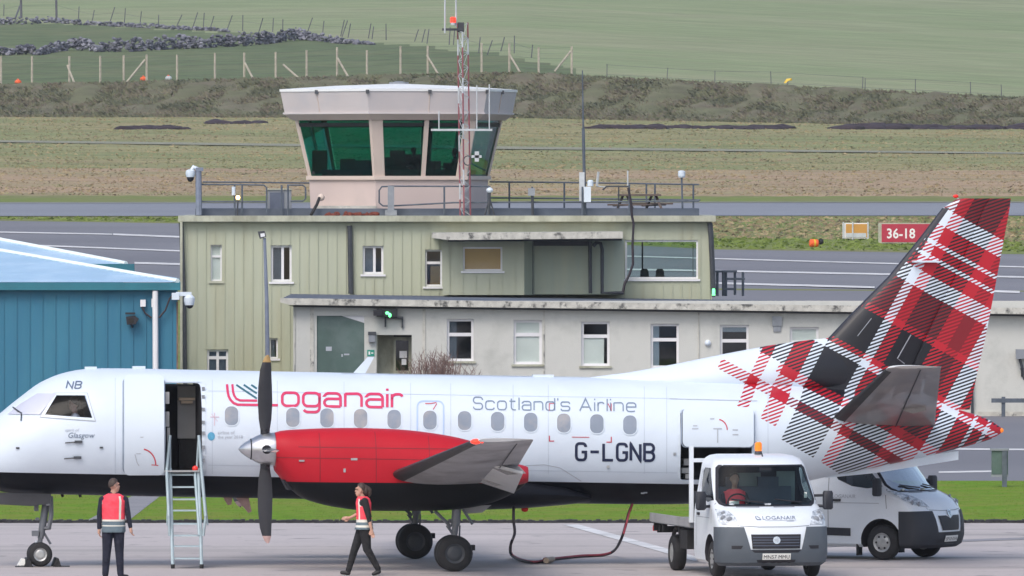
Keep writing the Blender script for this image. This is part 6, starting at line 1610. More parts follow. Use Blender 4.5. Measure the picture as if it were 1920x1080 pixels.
def van(name, label, cat, L_, th, yr, bumper_m, flat, axle2, plate_txt, van_kind):
    t = thing(name, label, cat, (L_[0], L_[1], 0), th)
    ref = van_shell(yr); bmesh.ops.recalc_face_normals(ref.bm, faces=ref.bm.faces); ref.bm.normal_update(); bvh = BVHTree.FromBMesh(ref.bm); ref.bm.free()
    def front(off):
        def f(x, z):
            p, n, i, d = bvh.ray_cast(Vector((x, -3, z)), Vector((0, 1, 0)))
            if p is None: return Vector((x, .5, z))
            return p + (n if n.y < 0 else -n) * off
        return f
    def side(off, s):
        def f(y, z):
            p, n, i, d = bvh.ray_cast(Vector((3 * s, y, z)), Vector((-s, 0, 0)))
            if p is None: return Vector((s, y, z))
            return p + (n if n.x * s > 0 else -n) * off
        return f
    ws = [(-.76, 2.02), (.76, 2.02), (.81, 1.97), (.90, 1.42), (.865, 1.34), (.79, 1.305), (-.79, 1.305), (-.865, 1.34), (-.90, 1.42), (-.81, 1.97)]
    sw = [(1.10, 1.36), (1.28, 1.36), (1.55, 1.36), (1.96, 1.46), (2.06, 1.60), (2.08, 1.93), (1.98, 1.98), (1.62, 1.98)]
    sw = [(.98, 1.40), (1.30, 1.36), (1.62, 1.40), (1.92, 1.52), (2.02, 1.66), (2.04, 1.92), (1.96, 1.97), (1.52, 1.97)]
    cu = []
    c1 = MB(); c1.prism([Vector((x, -.5, z)) for x, z in ws], (0, 2.55, 0)); cu.append(c1)
    c2 = MB(); c2.prism([Vector((-1.3, y, z)) for y, z in sw], (2.6, 0, 0)); cu.append(c2)
    c3 = MB(); c3.prism([Vector((-.78, .9, .95)), Vector((.78, .9, .95)), Vector((.78, .9, 1.9)), Vector((-.78, .9, 1.9))], (0, 1.1, 0)); cu.append(c3)
    axles = [.98] + ([axle2] if axle2 and axle2 < yr else [])
    for ya in axles:
        for s in (-1, 1):
            c4 = MB(); c4.lathe([(0, .43), (.5, .43)], (s * .68, ya, .36), (s, 0, 0), 28); cu.append(c4)
    body = cut_mesh(van_shell(yr), cu, [M['van_white'], M['interior']], "body", t)
    def patch(nm, pts, f, mat, par=body, thick=0.0, f2=None, step=.04, smooth=40):
        mb = MB(); bm = mb.bm; bm.faces.new([bm.verts.new((a, 0, b)) for a, b in pts])
        for ax_, vals in ((2, [p[1] for p in pts]), (0, [p[0] for p in pts])):
            q = min(vals) + step
            while q < max(vals):
                co = [0, 0, 0]; co[ax_] = q; no = [0, 0, 0]; no[ax_] = 1
                bmesh.ops.bisect_plane(bm, geom=bm.verts[:] + bm.edges[:] + bm.faces[:], plane_co=co, plane_no=no); q += step
        if f2:
            r = bmesh.ops.extrude_face_region(bm, geom=bm.faces[:]); new = {v for v in r['geom'] if isinstance(v, bmesh.types.BMVert)}
            for v in bm.verts: v.co = (f2 if v in new else f)(v.co.x, v.co.z)
        else:
            for v in bm.verts: v.co = f(v.co.x, v.co.z)
        return mb.build(nm, mat, par, smooth=smooth, local=True)
    wsn = patch("windscreen", [(x * 1.0, z) for x, z in ws], front(.004), M['screen_glass'] if flat else M['pale_van_screen'])
    # black band round the screen
    mb = MB(); f = front(.006); n8 = 12; po, pi = [], []
    cx, czz = 0, 1.69
    for k in range(len(ws)):
        a, b = ws[k], ws[(k + 1) % len(ws)]
        for q in range(n8):
            p = (a[0] + (b[0] - a[0]) * q / n8, a[1] + (b[1] - a[1]) * q / n8); po.append((p[0] * 1.02, czz + (p[1] - czz) * 1.035)); pi.append((p[0] * .965, czz + (p[1] - czz) * (.95 if p[1] > czz else .93)))
    A = [mb.bm.verts.new(f(*p)) for p in po]; B_ = [mb.bm.verts.new(f(*p)) for p in pi]
    for k in range(len(A)): mb.bm.faces.new((A[k], A[(k + 1) % len(A)], B_[(k + 1) % len(A)], B_[k]))
    mb.build("screen_seal", M['grille_black'], wsn, local=True)
    for s in (-1, 1):
        w = patch("side_window", sw, side(.004, s), M['dark_glass'] if not flat else M['screen_glass'])
    # bumper skin lifted off the shell
    bb = van_shell(yr); bm = bb.bm
    geom = lambda: bm.verts[:] + bm.edges[:] + bm.faces[:]
    ztop = .93
    for co, no in (((0, 0, ztop), (0, 0, 1)), ((0, 0, .53), (0, 0, 1)), ((0, .60, 0), (0, 1, .0)), ((.47, 0, .53), (1, 0, -.26)), ((-.47, 0, .53), (1, 0, .26))):
        bmesh.ops.bisect_plane(bm, geom=geom(), plane_co=co, plane_no=no)
    dele = []
    for fc in bm.faces:
        c_ = fc.calc_center_median(); ax_ = abs(c_.x)
        keep = c_.y < .60 and c_.z < ztop and c_.z > .245 and (c_.z < .53 or ax_ > .47 + (c_.z - .53) * .26)
        if not keep: dele.append(fc)
    bmesh.ops.delete(bm, geom=dele, context='FACES')
    bmesh.ops.recalc_face_normals(bm, faces=bm.faces); bm.normal_update()
    for v in bm.verts:
        n = v.normal.copy(); o_ = Vector((v.co.x, v.co.y - 1.2, 0))
        if n.dot(o_) < 0: n = -n
        v.co += n * .016
    bb.build("bumper", bumper_m, t, smooth=35, local=True, recalc=True)
    fr = front
    g = patch("grille", [(-.46, .80), (.46, .80), (.44, .545), (-.44, .545)] if flat else [(-.44, .84), (-.15, .84), (0, .78), (.15, .84), (.44, .84), (.34, .56), (-.34, .56)], fr(.014), M['grille_black'])
    if flat:
        mb = MB(); f = fr(.02)
        for z in (.60, .65, .70, .75): ribbon(mb, [(-.43, z), (.43, z)], .012, f)
        mb.build("slat", M['box_dark'], g, local=True, recalc=False)
        patch("lower_intake", [(-.46, .52), (.46, .52), (.40, .475), (-.40, .475)], fr(.022), M['grille_black'])
        patch("lower_intake", [(-.36, .35), (.36, .35), (.34, .30), (-.34, .30)], fr(.024), M['grille_black'])
        for s in (-1, 1): patch("fog_recess", [(s * .60, .60), (s * .80, .60), (s * .80, .54), (s * .64, .54)], fr(.022), M['grille_black'])
        bd = patch("badge", [(.068 * math.cos(k * .449), .695 + .068 * math.sin(k * .449)) for k in range(14)], fr(.03), M['chrome'], g)
        mb = MB(); f = fr(.034); ribbon(mb, [(-.03, .715), (.03, .715)], .012, f); ribbon(mb, [(-.03, .69), (.03, .69)], .01, f); ribbon(mb, [(-.02, .72), (-.02, .665)], .012, f); ribbon(mb, [(.02, .72), (.02, .665)], .012, f); mb.build("badge_mark", M['faint'], bd, local=True, recalc=False)
    else:
        bd = patch("badge", [(-.07, .93), (.0, .95), (.07, .93), (.075, .86), (0, .79), (-.075, .86)], fr(.02), M['chrome'], g)
        mb = MB(); f = fr(.024); ribbon(mb, [(-.04, .90), (-.01, .92), (.02, .90), (.0, .86), (.03, .83)], .012, f); ribbon(mb, [(.02, .91), (.045, .88)], .01, f); mb.build("badge_mark", M['box_dark'], bd, local=True, recalc=False)
        patch("lower_intake", [(-.55, .40), (.55, .40), (.5, .33), (-.5, .33)], fr(.022), M['grille_black'])
        patch("lower_intake", [(-.5, .52), (.5, .52), (.5, .50), (-.5, .50)], fr(.022), M['grille_black'])
    for s in (-1, 1):
        hl = patch("headlight", [(s * .66, .965), (s * .93, .975), (s * .985, 1.05), (s * .975, 1.24), (s * .78, 1.20), (s * .70, 1.10)] if flat else [(s * .60, 1.0), (s * .90, 1.04), (s * .985, 1.14), (s * .965, 1.31), (s * .84, 1.29), (s * .70, 1.18)], fr(.013), M['lamp_lens'])
        mb = MB()
        for x, z, r in ((.80, 1.06, .055), (.90, 1.09, .05), (.88, 1.17, .04)): mb.sph(fr(.015)(s * x, z), (r, .02, r), 10, 6)
        mb.build("reflector", M['box_grey'], hl, local=True, smooth=40)
    pl = patch("number_plate", [(-.26, .46), (.26, .46), (.26, .355), (-.26, .355)], fr(.035), M['plate'])
    mb = MB(); font_text(mb, plate_txt, -.235, .235, .377, fr(.04), h=.066); mb.build("plate_lettering", M['grille_black'], pl, local=True, recalc=False)
    mb = MB(); f = fr(.006)
    ribbon(mb, [(-.62, 1.285), (-.20, 1.283)], .018, f); ribbon(mb, [(.06, 1.283), (.46, 1.285)], .018, f); mb.build("bonnet_vent", M['box_grey'], body, local=True, recalc=False)
    mb = MB(); ribbon(mb, [(-.64, .955), (-.3, .935), (.3, .935), (.64, .955)], .012, f)
    ribbon(mb, [(-.66, .96), (-.78, 1.20)], .01, f); ribbon(mb, [(.66, .96), (.78, 1.20)], .01, f); mb.build("bonnet_seam", M['box_grey'], body, local=True, recalc=False)
    mb = MB(); f = front(.03)
    for x0, x1_ in ((-.10, -.66), (.62, .12)): mb.tube([f(x0 if x0 < 0 else x0, 1.345), f((x0 + x1_) / 2, 1.37), f(x1_, 1.405)], .014, 5)
    mb.build("wiper", M['grille_black'], body, local=True)
    mb = MB(); f = front(.02); mb.box(f(-.03, 1.318), (.11, .05, .035)); mb.box(f(-.68, 1.318), (.09, .05, .03)); mb.build("wiper_cap", M['lamp_lens'], body, local=True)
    for s in (-1, 1):
        mb = MB(); mb.rings([[Vector((s * 1.185 + a * .085 * k, .98 + .075 * b_ * k2 + (.0), zz)) for a, b_ in ((-1, -.6), (-.6, -1), (.6, -1), (1, -.6), (1, .8), (-1, .8))] for zz, k, k2 in ((1.22, .7, .7), (1.25, 1, 1), (1.52, 1, 1), (1.56, .8, .8))])
        mi_ = mb.build("door_mirror", M['bumper_dark'], t, smooth=40, local=True)
        mb = MB(); mb.tube([(s * .95, 1.12, 1.29), (s * 1.13, 1.0, 1.28)], .03, 6); mb.tube([(s * .95, 1.12, 1.47), (s * 1.13, 1.0, 1.48)], .028, 6); mb.build("mirror_arm", M['bumper_dark'], mi_, local=True)
        mb = MB(); f = side(.005, s)
        ribbon(mb, [(.86, .98), (.90, 1.35)], .014, f); ribbon(mb, [(2.10, .55), (2.12, 1.95)], .014, f); ribbon(mb, [(1.02, 1.08), (2.1, 1.08)], .008, f); mb.build("door_seam", M['box_grey'], body, local=True, recalc=False)
        mb = MB(); mb.box(f(1.92, 1.13), (.04, .16, .05)); mb.build("door_handle", M['bumper_dark'], body, local=True)
        if not flat:
            patch("side_moulding", [(1.62, .60), (2.75, .62), (2.75, .47), (1.62, .45)], side(.012, s), M['bumper_dark'])
            mb = MB(); font_text(mb, "LOGANAIR", 1.52, 2.02, 1.17, (lambda f_: (lambda a, b: f_(3.54 - a, b)))(side(.006, s)) if s < 0 else side(.006, s), h=.07); mb.build("lettering", M['faint'], body, local=True, recalc=False)
    for ya, s in [(a, s) for a in ([.98, axle2] if axle2 else [.98]) for s in (-1, 1)]:
        a, b = MB(), MB(); wheel(a, b, (s * .88, ya, .335), .335, .22, (1, 0, 0))
        wt = a.build("wheel", M['black_rubber'], t, smooth=40, local=True); rm = b.build("rim", M['wheel_silver'], wt, smooth=40, local=True)
        mb = MB()
        for k in range(6): mb.lathe([(0, .022), (.006, .022)], (s * (.88 + .098), ya + .12 * math.cos(k * 1.047), .335 + .12 * math.sin(k * 1.047)), (s, 0, 0), 8)
        mb.build("rim_hole", M['grille_black'], rm, local=True)
        if not flat and ya < 2:
            mb = MB(); mb.box((s * .90, ya + .52, .25), (.2, .03, .34)); mb.build("mudflap", M['black_rubber'], t, local=True)
    # cab interior
    mb = MB(); mb.box((0, .98, 1.27), (1.5, .32, .1)); mb.tube([(-.42, 1.28, 1.30), (-.42, 1.1, 1.2)], .03, 6); mb.build("dashboard", M['bumper_dark'], t, local=True)
    mb = MB(); mb.tube([Vector((-.42 + .2 * math.cos(k * .3307), 1.27 + .07 * math.sin(k * .3307), 1.33 + .17 * math.sin(k * .3307))) for k in range(20)], .016, 6); mb.build("steering_wheel", M['grille_black'], t, local=True)
    for x, w in ((-.42, .5), (.25, .85)):
        mb = MB(); mb.box((x, 1.82, 1.25), (w, .14, .75)); mb.box((x, 1.6, .9), (w, .5, .16)); mb.box((x, 1.8, 1.70), (w * .45, .1, .2)); mb.build("seat", M['box_dark'], t, local=True)
    if flat:
        mb = MB(); mb.box((.04, 1.10, 1.95), (.22, .05, .07)); mb.build("interior_mirror", M['grille_black'], t, local=True)
        mb = MB(); mb.box((.62, 1.96, 1.62), (.34, .02, .55)); mb.box((-.1, 1.96, 1.62), (.5, .02, .5)); mb.build("rear_window", M['room_bright'], t, local=True)
        mb = MB(); f = front(-.02); mb.box(f(-.62, 1.375) , (.18, .02, .06)); mb.box(f(.76, 1.5), (.05, .02, .1)); mb.build("screen_sticker", M['plate'], t, local=True)
    return t, front, side, body
M['pale_van_screen'] = glass("sky reflecting windscreen", (.45, .55, .58), .62, .08)
M['room_bright'] = pm("pale cab rear window", (.40, .47, .46), .3, .1, 2)
tY = 193.2
truck, tf, tsd, tbody = van("flatbed_truck", "white flatbed truck with grey bumper and amber beacon facing the camera", "truck", ((1456 - 960) / FPX * tY, tY), R(11.5), 2.3, M['bumper_grey'], True, None, "MN57 MMU", 'f')
mb = MB(); f = tf(.006); font_text(mb, "LOGANAIR", -.22, .40, 1.065, f, h=.062); mb.build("lettering", M['lettering_van'] if 'lettering_van' in M else M['lettering_grey'], tbody, local=True, recalc=False)
mb = MB(); ribbon(mb, [(-.34, 1.125), (-.34, 1.09), (-.32, 1.065), (-.25, 1.065)], .016, f); ribbon(mb, [(-.32, 1.125), (-.26, 1.085)], .012, f); ribbon(mb, [(.22, 1.035), (.36, 1.037)], .006, f); ribbon(mb, [(-.18, 1.046), (.40, 1.048)], .004, f); mb.build("logo", M['lettering_grey'], tbody, local=True, recalc=False)
mb = MB(); mb.lathe([(0, .06), (.04, .068), (.14, .064), (.165, .04)], (.06, 1.75, 2.27), (0, 0, 1), 14); bcn = mb.build("beacon", M['lamp_amber'], truck, smooth=40, local=True)
mb = MB(); mb.lathe([(0, .075), (.06, .065)], (.06, 1.75, 2.21), (0, 0, 1), 14); mb.build("beacon_base", M['dark_metal'], bcn, local=True)
mb = MB(); mb.tube([(.07, 1.45, 2.17), (.07, 1.50, 2.23)], .012, 5); mb.build("roof_aerial", M['grille_black'], truck, local=True)
mb = MB(); mb.box((0, 4.15, .90), (2.12, 3.3, .10)); mb.build("flatbed_deck", M['grey_metal'], truck, local=True)
for x in (-1.07, 1.07):
    mb = MB(); mb.box((x, 4.15, .95), (.04, 3.34, .16)); mb.build("deck_edge", M['alu_dirty'], truck, local=True)
mb = MB()
mb.box((-1.04, 2.45, 1.65), (.075, .06, 1.40)); mb.box((1.0, 2.45, 1.5), (.075, .06, 1.10)); mb.box((0, 2.45, 2.09), (2.0, .06, .07)); mb.build("headboard_frame", M['van_white'], truck, local=True)
mb = MB(); mb.box((0, 2.47, 1.25), (2.0, .02, .55)); mb.build("headboard_mesh", M['dark_metal'], truck, local=True)
mb = MB()
for x in (-.4, .4): mb.box((x, 4.0, .72), (.1, 3.5, .22))
mb.box((-.85, 3.15, .62), (.35, .6, .35)); mb.box((.85, 3.2, .62), (.35, .7, .35)); mb.box((0, 5.78, .72), (1.9, .06, .12))
for y in (5.75, 5.3, 5.0, 3.6): mb.box((-.98, y, .80), (.08, .1, .2))
mb.build("chassis", M['black_rubber'], truck, local=True)
for s in (-1, 1):
    a, b = MB(), MB(); wheel(a, b, (s * .86, 4.45, .335), .335, .24, (1, 0, 0)); wt = a.build("wheel", M['black_rubber'], truck, smooth=40, local=True); b.build("rim", M['wheel_silver'], wt, smooth=40, local=True)
    mb = MB(); mb.tube([(s * .86, 4.45 + .43 * math.cos(R(20 + k * 14)), .36 + .43 * math.sin(R(20 + k * 14))) for k in range(11)], .04, 6); mb.build("mudguard", M['black_rubber'], truck, local=True)
    mb = MB(); mb.box((s * .9, 5.82, .74), (.25, .04, .1)); mb.build("tail_light", M['red_light'], truck, local=True)
panel, pf, ps, pb = van("panel_van", "white panel van with a dark bumper behind the flatbed truck, under the tail", "van", (8.36, 203.15), R(61.3), 4.95, M['bumper_dark'], False, 4.0, "SF10 KVA", 'p')

# ------------------------------------------------------------------ people
def person(name, label, loc_, rz, prims, mats, vox=.0075, extra=(), smooth_it=3):
    "one continuous body grown from tapered limbs; extras are hair and clothing"
    t = thing(name, label, "person", loc_, rz)
    mb = MB()
    for p0, p1, r0, r1, k in prims:
        p0, p1 = Vector(p0), Vector(p1)
        if isinstance(r0, tuple): mb.sph(p0, r0, 18, 12)
        else:
            mb.tube([p0, p1], [r0, r1], 12); mb.sph(p0, r0, 12, 8); mb.sph(p1, r1, 12, 8)
    o = mb.build("body", [m for m in mats], t, local=True)
    md = o.modifiers.new("r", 'REMESH'); md.mode = 'VOXEL'; md.voxel_size = vox; md.use_smooth_shade = True
    ms = o.modifiers.new("s", 'SMOOTH'); ms.factor = .5; ms.iterations = smooth_it
    bpy.context.view_layer.update()
    dg = bpy.context.evaluated_depsgraph_get(); nm = bpy.data.meshes.new_from_object(o.evaluated_get(dg)); o.modifiers.clear(); o.data = nm; nm.name = "body"
    nm.materials.clear()
    for m in mats: nm.materials.append(m)
    A = []
    for p0, p1, r0, r1, k in prims: A.append((Vector(p0), Vector(p1), r0, r1, k))
    idx = []
    for pl in nm.polygons:
        c_ = pl.center; best, bk = 9, 0
        for p0, p1, r0, r1, k in A:
            if isinstance(r0, tuple):
                d = Vector(((c_.x - p0.x) / r0[0], (c_.y - p0.y) / r0[1], (c_.z - p0.z) / r0[2])); q = (d.length - 1) * min(r0)
            else:
                e = p1 - p0; f = max(0, min(1, (c_ - p0).dot(e) / max(e.length_squared, 1e-9))); q = (c_ - p0 - e * f).length - (r0 + (r1 - r0) * f)
            if q < best: best, bk = q, k
        idx.append(bk)
    nm.polygons.foreach_set("material_index", idx); nm.shade_smooth()
    for nme, fn, m in extra:
        mb = MB(); fn(mb); mb.build(nme, m, t, smooth=60, local=True)
    return t
def hand(p, d, side, k=0, curl=.5):
    "palm, four fingers of different lengths and a thumb, as tapered limbs"
    p, d = Vector(p), Vector(d).normalized(); s = Vector(side).normalized(); c = d.cross(s)
    out = [(p, p + d * .07, .028, .030, k)]
    for i, L in enumerate((.058, .07, .066, .05)):
        b = p + d * .085 + s * (-.028 + i * .0185); m_ = b + d * L * .55 + c * .008; out += [(b - d * .02, m_, .0105, .0095, k), (m_, m_ + d * L * .42 + c * L * curl, .0095, .008, k)]
    tb = p + d * .03 - s * .034; out += [(tb, tb + d * .035 - s * .022, .0125, .0105, k), (tb + d * .035 - s * .022, tb + d * .065 - s * .02 + c * .01, .0105, .009, k)]
    return out
def head(c, yawdir, k=0, s=1.0):
    "skull, jaw, nose, brow and ears; yawdir = facing direction"
    c, f = Vector(c), Vector(yawdir).normalized(); r = Vector((f.y, -f.x, 0)); z = Vector((0, 0, 1))
    P_ = [(c + z * .02 - f * .015, c, (.078 * s, .088 * s, .105 * s), 0, k), (c - z * .055 + f * .022, c - z * .085 + f * .04, .062 * s, .045 * s, k), (c + f * .08 - z * .0, c + f * .094 - z * .026, .011, .014, k),
          (c + f * .072 + z * .03 - r * .03, c + f * .072 + z * .03 + r * .03, .018, .018, k), (c + f * .084 - z * .062 - r * .016, c + f * .084 - z * .062 + r * .016, .010, .010, k)]
    for e in (-1, 1): P_.append((c + r * .078 * e + z * .012 - f * .01, c + r * .080 * e - z * .03, .016, .011, k))
    return P_
def face_bits(c, f):
    c, f = Vector(c), Vector(f).normalized(); r = Vector((f.y, -f.x, 0))
    def fn(mb):
        for e in (-1, 1): mb.sph(c + f * .070 + r * .03 * e + Vector((0, 0, .010)), (.010, .010, .006), 8, 6)
    return fn
def cap_hair(c, f, s=1.0, extra=None):
    c, f = Vector(c), Vector(f).normalized()
    def fn(mb):
        n, m = 20, 9; rs = []
        for j in range(m + 1):
            t = math.pi * .57 * j / m
            ring = []
            for k in range(n):
                a = 2 * math.pi * k / n; dv = Vector((math.cos(a), math.sin(a), 0)); fr = dv.dot(f)
                tt = t * (1 + .22 * max(0, -fr) - .5 * max(0, fr + .2) / 1.2); ring.append(c - f * .018 + Vector((.088 * s * math.sin(tt) * dv.x, .098 * s * math.sin(tt) * dv.y, .022 + .112 * s * math.cos(tt))) + dv * .004)
            rs.append(ring)
        mb.rings(rs, cap=False)
        if extra: extra(mb)
    return fn
def vest(rings_, bands):
    "open waistcoat: elliptical rings (z, cx, cy, rx, ry); bands pick the cloth by height"
    def mk(t):
        mb = MB(); rs = []
        for z, cx, cy, rx, ry in rings_: rs.append([Vector((cx + rx * math.copysign(abs(math.sin(a)) ** .85, math.sin(a)), cy - ry * math.cos(a), z)) for a in [2 * math.pi * k / 28 for k in range(28)]])
        mb.rings(rs, cap=False)
        for f in mb.bm.faces:
            c_ = f.calc_center_median(); f.material_index = bands(c_)
        o = mb.build("vest", [M['vest_pink'], M['vest_grey'], M['reflective']], t, smooth=60, local=True)
        md = o.modifiers.new("t", 'SOLIDIFY'); md.thickness = .008; md.offset = 1
        return o
    return mk
def fine(rings_, n=5):
    out = []
    for a, b in zip(rings_, rings_[1:]):
        for k in range(n): out.append(tuple(a[i] + (b[i] - a[i]) * k / n for i in range(5)))
    return out + [rings_[-1]]
# man with his back to the camera, head turned to the right
hd = (.012, .0, 1.70); hf = (1, .25, 0)
prims = head(hd, hf, 0) + [((.0, .01, 1.50), (.008, .005, 1.62), .062, .056, 0), ((-.11, .01, 1.485), (0, .01, 1.55), .05, .06, 1), ((.11, .01, 1.485), (0, .01, 1.55), .05, .06, 1),
    ((-.0, .0, 1.40), (0, 0, 1.15), .135, .125, 1), ((-.13, .0, 1.43), (.13, 0, 1.43), .105, .105, 1), ((-.07, 0, 1.22), (.07, 0, 1.22), .125, .125, 1), ((-.08, 0, .98), (.08, 0, .98), .125, .125, 2), ((-.05, 0, 1.1), (.05, 0, 1.1), .12, .12, 1),
    ((-.205, .0, 1.44), (-.255, .02, 1.18), .066, .052, 1), ((-.255, .02, 1.18), (-.262, -.01, .93), .05, .038, 1),
    ((.205, .0, 1.44), (.262, -.03, 1.17), .066, .052, 1), ((.262, -.03, 1.17), (.305, -.06, .95), .05, .038, 1),
    ((-.10, 0, .95), (-.125, .02, .50), .115, .08, 2), ((-.125, .02, .50), (-.150, .03, .10), .08, .06, 2), ((.09, 0, .95), (.105, .01, .50), .115, .08, 2), ((.105, .01, .50), (.125, .0, .10), .08, .06, 2),
    ((-.150, .04, .05), (-.165, .16, .04), .05, .042, 3), ((.125, .0, .05), (.235, .07, .04), .05, .042, 3)] + hand((.308, -.063, .93), (.2, -.1, -1), (.2, 1, 0), 0) + hand((-.262, -.012, .91), (0, -.05, -1), (0, 1, 0), 0)
vr = fine([(1.545, .0, .0, .10, .085), (1.50, 0, 0, .19, .13), (1.42, 0, 0, .215, .152), (1.25, 0, 0, .205, .152), (1.10, 0, 0, .20, .15), (1.0, 0, 0, .205, .152), (.88, 0, 0, .212, .155), (.85, 0, 0, .205, .15)], 6)
def bands_m(c_):
    if .955 > c_.z: return 1
    if .955 <= c_.z < .985: return 2
    if 1.045 <= c_.z < 1.085: return 2
    if c_.z < 1.045: return 1
    if c_.y < .03 and .085 < c_.x < .135 and c_.z < 1.5: return 2
    if c_.y < .03 and -.21 < c_.x < -.185 and c_.z > 1.36: return 2
    return 0
mY = CAMH * FPX / (1086 - HZ)
man = person("person", "person in a pink high visibility vest standing with their back turned near the nose wheel", ((213 - 960) / FPX * mY, mY, 0), 0, prims, [M['skin'], M['navy_cloth'], M['navy_cloth'], M['shoe']], extra=(("hair", cap_hair(hd, hf), M['hair_dark']), ("eyes", face_bits(hd, hf), M['grille_black'])))
vest(vr, bands_m)(man)
# woman striding to the left
hd = (-.05, .0, 1.565); hf = (-1, -.12, -.05)
def pony(mb):
    mb.sph((.035, .0, 1.56), (.075, .07, .10), 12, 8); mb.tube([(.07, 0, 1.60), (.115, .0, 1.56), (.12, .0, 1.49), (.105, .0, 1.44)], [.045, .045, .035, .015], 10)
prims = head(hd, hf, 0, .97) + [((.0, .0, 1.38), (-.035, .0, 1.50), .052, .048, 0), ((0, 0, 1.29), (.01, 0, 1.05), .11, .10, 1), ((.0, -.12, 1.33), (.0, .12, 1.33), .075, .075, 1), ((.01, -.05, 1.15), (.01, .05, 1.15), .10, .10, 1), ((.02, -.07, .90), (.02, .07, .90), .115, .115, 2), ((.015, -.03, 1.0), (.015, .03, 1.0), .105, .105, 1),
    ((.03, -.175, 1.335), (.10, -.19, 1.08), .058, .047, 1), ((.10, -.19, 1.08), (.115, -.20, 1.0), .047, .04, 1), ((.115, -.20, 1.02), (.15, -.21, .86), .036, .028, 0),
    ((-.0, .175, 1.335), (-.10, .19, 1.12), .058, .046, 1), ((-.10, .19, 1.12), (-.22, .16, 1.06), .036, .028, 0),
    ((-.01, .085, .88), (-.16, .09, .47), .105, .072, 2), ((-.16, .09, .47), (-.27, .09, .09), .072, .052, 2), ((.03, -.085, .88), (.07, -.09, .49), .11, .078, 2), ((.07, -.09, .49), (.27, -.09, .13), .076, .054, 2),
    ((-.275, .09, .045), (-.39, .09, .05), .046, .036, 3), ((.285, -.09, .075), (.19, -.09, .03), .046, .036, 3)] + hand((-.24, .155, 1.05), (-1, -.1, -.12), (0, 0, 1), 0) + hand((.155, -.212, .84), (.22, -.05, -1), (1, 0, 0), 0)
vr = fine([(1.44, -.01, 0, .075, .08), (1.40, .0, 0, .115, .128), (1.32, .005, 0, .135, .15), (1.15, .01, 0, .128, .158), (1.0, .015, 0, .135, .17), (.92, .02, 0, .15, .19), (.84, .012, 0, .165, .20)], 6)
def bands_w(c_):
    if c_.z < .87: return 1
    if .875 <= c_.z < .915: return 2
    if .98 <= c_.z < 1.02: return 2
    if c_.z < .98: return 1
    if -.075 < c_.x < -.045 and c_.y < 0 and c_.z < 1.4: return 2
    return 0
wY = CAMH * FPX / (1079 - HZ)
wom = person("person", "person with tied back hair in a pink vest striding below the red engine", ((681 - 960) / FPX * wY, wY, 0), 0, prims, [M['skin'], M['black_cloth'], M['black_cloth'], M['shoe']], extra=(("hair", cap_hair(hd, hf, .98, pony), M['hair_dark']), ("eyes", face_bits(hd, hf), M['grille_black'])))
def armhole(t):
    mb = MB(); mb.tube([(.03 + .0, -.178, 1.37), (.075, -.195, 1.2), (.11, -.2, 1.06)], [.066, .06, .05], 12); mb.sph((.03, -.172, 1.36), .068, 12, 8); mb.build("sleeve", M['black_cloth'], t, smooth=60, local=True)
vest(vr, bands_w)(wom); armhole(wom)
def seated(name, label, loc_, rz, cloth, skin, hair, vestm=None, reach=.35, face=(0, -1, 0), vox=.02):
    "seated figure facing local -y, origin on the seat"
    hd = (0, -.03, .78)
    pr = head(hd, face, 0) + [((0, 0, .55), (0, -.02, .70), .055, .05, 0), ((0, 0, .42), (0, .02, .12), .13, .13, 1), ((-.13, 0, .50), (.13, 0, .50), .09, .09, 1), ((-.08, .02, .1), (.08, .02, .1), .12, .12, 2),
        ((-.19, 0, .50), (-.25, -.12, .28), .058, .048, 1), ((-.25, -.12, .28), (-.16, -reach, .30), .045, .035, 1), ((.19, 0, .50), (.25, -.12, .28), .058, .048, 1), ((.25, -.12, .28), (.16, -reach, .30), .045, .035, 1),
        ((-.10, .0, .08), (-.13, -.40, .10), .085, .07, 2), ((.10, .0, .08), (.13, -.40, .10), .085, .07, 2), ((-.13, -.40, .10), (-.13, -.45, -.25), .065, .05, 2), ((.13, -.40, .10), (.13, -.45, -.25), .065, .05, 2), ((-.13, -.45, -.29), (-.13, -.56, -.30), .045, .04, 2), ((.13, -.45, -.29), (.13, -.56, -.30), .045, .04, 2)]
    pr += hand((-.155, -reach, .30), (.3, -1, .1), (0, 0, 1), 0) + hand((.155, -reach, .30), (-.3, -1, .1), (0, 0, -1), 0)
    ex = [("hair", cap_hair(hd, face), hair)]
    t = person(name, label, loc_, rz, pr, [skin, cloth, M['black_cloth']], vox=vox, extra=ex)
    if vestm:
        v = vest(fine([(.60, 0, 0, .09, .08), (.55, 0, 0, .2, .12), (.45, 0, 0, .215, .145), (.2, 0, .01, .20, .15), (.05, 0, .02, .2, .15)], 5), lambda c_: 2 if .17 < c_.z < .21 else 0)(t)
    return t
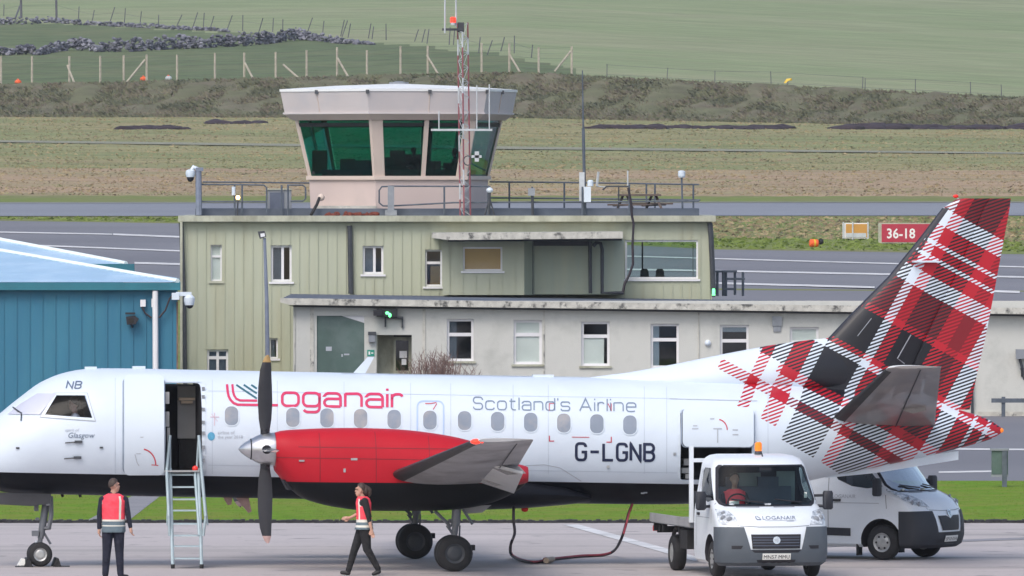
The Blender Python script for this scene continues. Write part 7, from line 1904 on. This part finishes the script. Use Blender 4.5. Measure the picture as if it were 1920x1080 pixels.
def on(thing_loc, th, v):
    return Vector((thing_loc[0], thing_loc[1], 0)) + Matrix.Rotation(th, 3, 'Z') @ Vector(v)
seated("person", "driver in a red vest seated behind the truck's windscreen", on(truck.location, R(11.5), (-.42, 1.62, .98)), R(11.5), M['navy_cloth'], M['skin'], M['hair_dark'], vestm=True, vox=.018)
pp = W_(loc(141, 784, -.42)); seated("person", "pilot in a white shirt seated behind the cockpit side window", pp + Vector((0, 0, -.50)), YAW - R(90), M['white_cloth'], M['skin'], M['hair_dark'], vox=.018, reach=.26, face=(-.5, -1, 0))
pc = Vector(((776 - 960) / S, 346.2, cz(300) - .5)); seated("person", "silhouette coloured controller seated at the desk in the glazed cab, arms reaching out", pc, R(20), M['silhouette'], M['silhouette'], M['silhouette'], vox=.025, reach=.42)
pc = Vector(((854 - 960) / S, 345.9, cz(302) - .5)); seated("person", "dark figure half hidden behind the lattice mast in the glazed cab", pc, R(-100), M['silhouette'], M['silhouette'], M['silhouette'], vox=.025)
for x, y in ((746, 346.4), (600, 347)):
    t = thing("office_chair", "high backed dark chair beside the seated controller" if x > 700 else "high backed dark chair behind the cab's left window", "chair", ((x - 960) / S, y, cz(331)))
    zb = cz(331)
    mb = MB(); mb.box(((x - 960) / S, y, zb + .5), (.5, .12, .7)); mb.build("backrest", M['console'], t)
    mb = MB(); mb.box(((x - 960) / S, y - .25, zb + .12), (.5, .5, .1)); mb.build("seat", M['console'], t)

# ------------------------------------------------------------------ the air between here and the hill
hz_m = bpy.data.materials.new("pale air"); hz_m.use_nodes = True
n_, l_ = hz_m.node_tree.nodes, hz_m.node_tree.links
n_.remove(n_["Principled BSDF"])
vol = n_.new("ShaderNodeVolumePrincipled"); vol.inputs["Color"].default_value = (.86, .91, 1, 1); vol.inputs["Density"].default_value = .00007
l_.new(vol.outputs[0], n_["Material Output"].inputs["Volume"])
hb = MB(); hb.box((0, 1550, 60), (1800, 3400, 122)); hz_o = hb.build("haze", hz_m, local=True); tag(hz_o, kind="stuff")
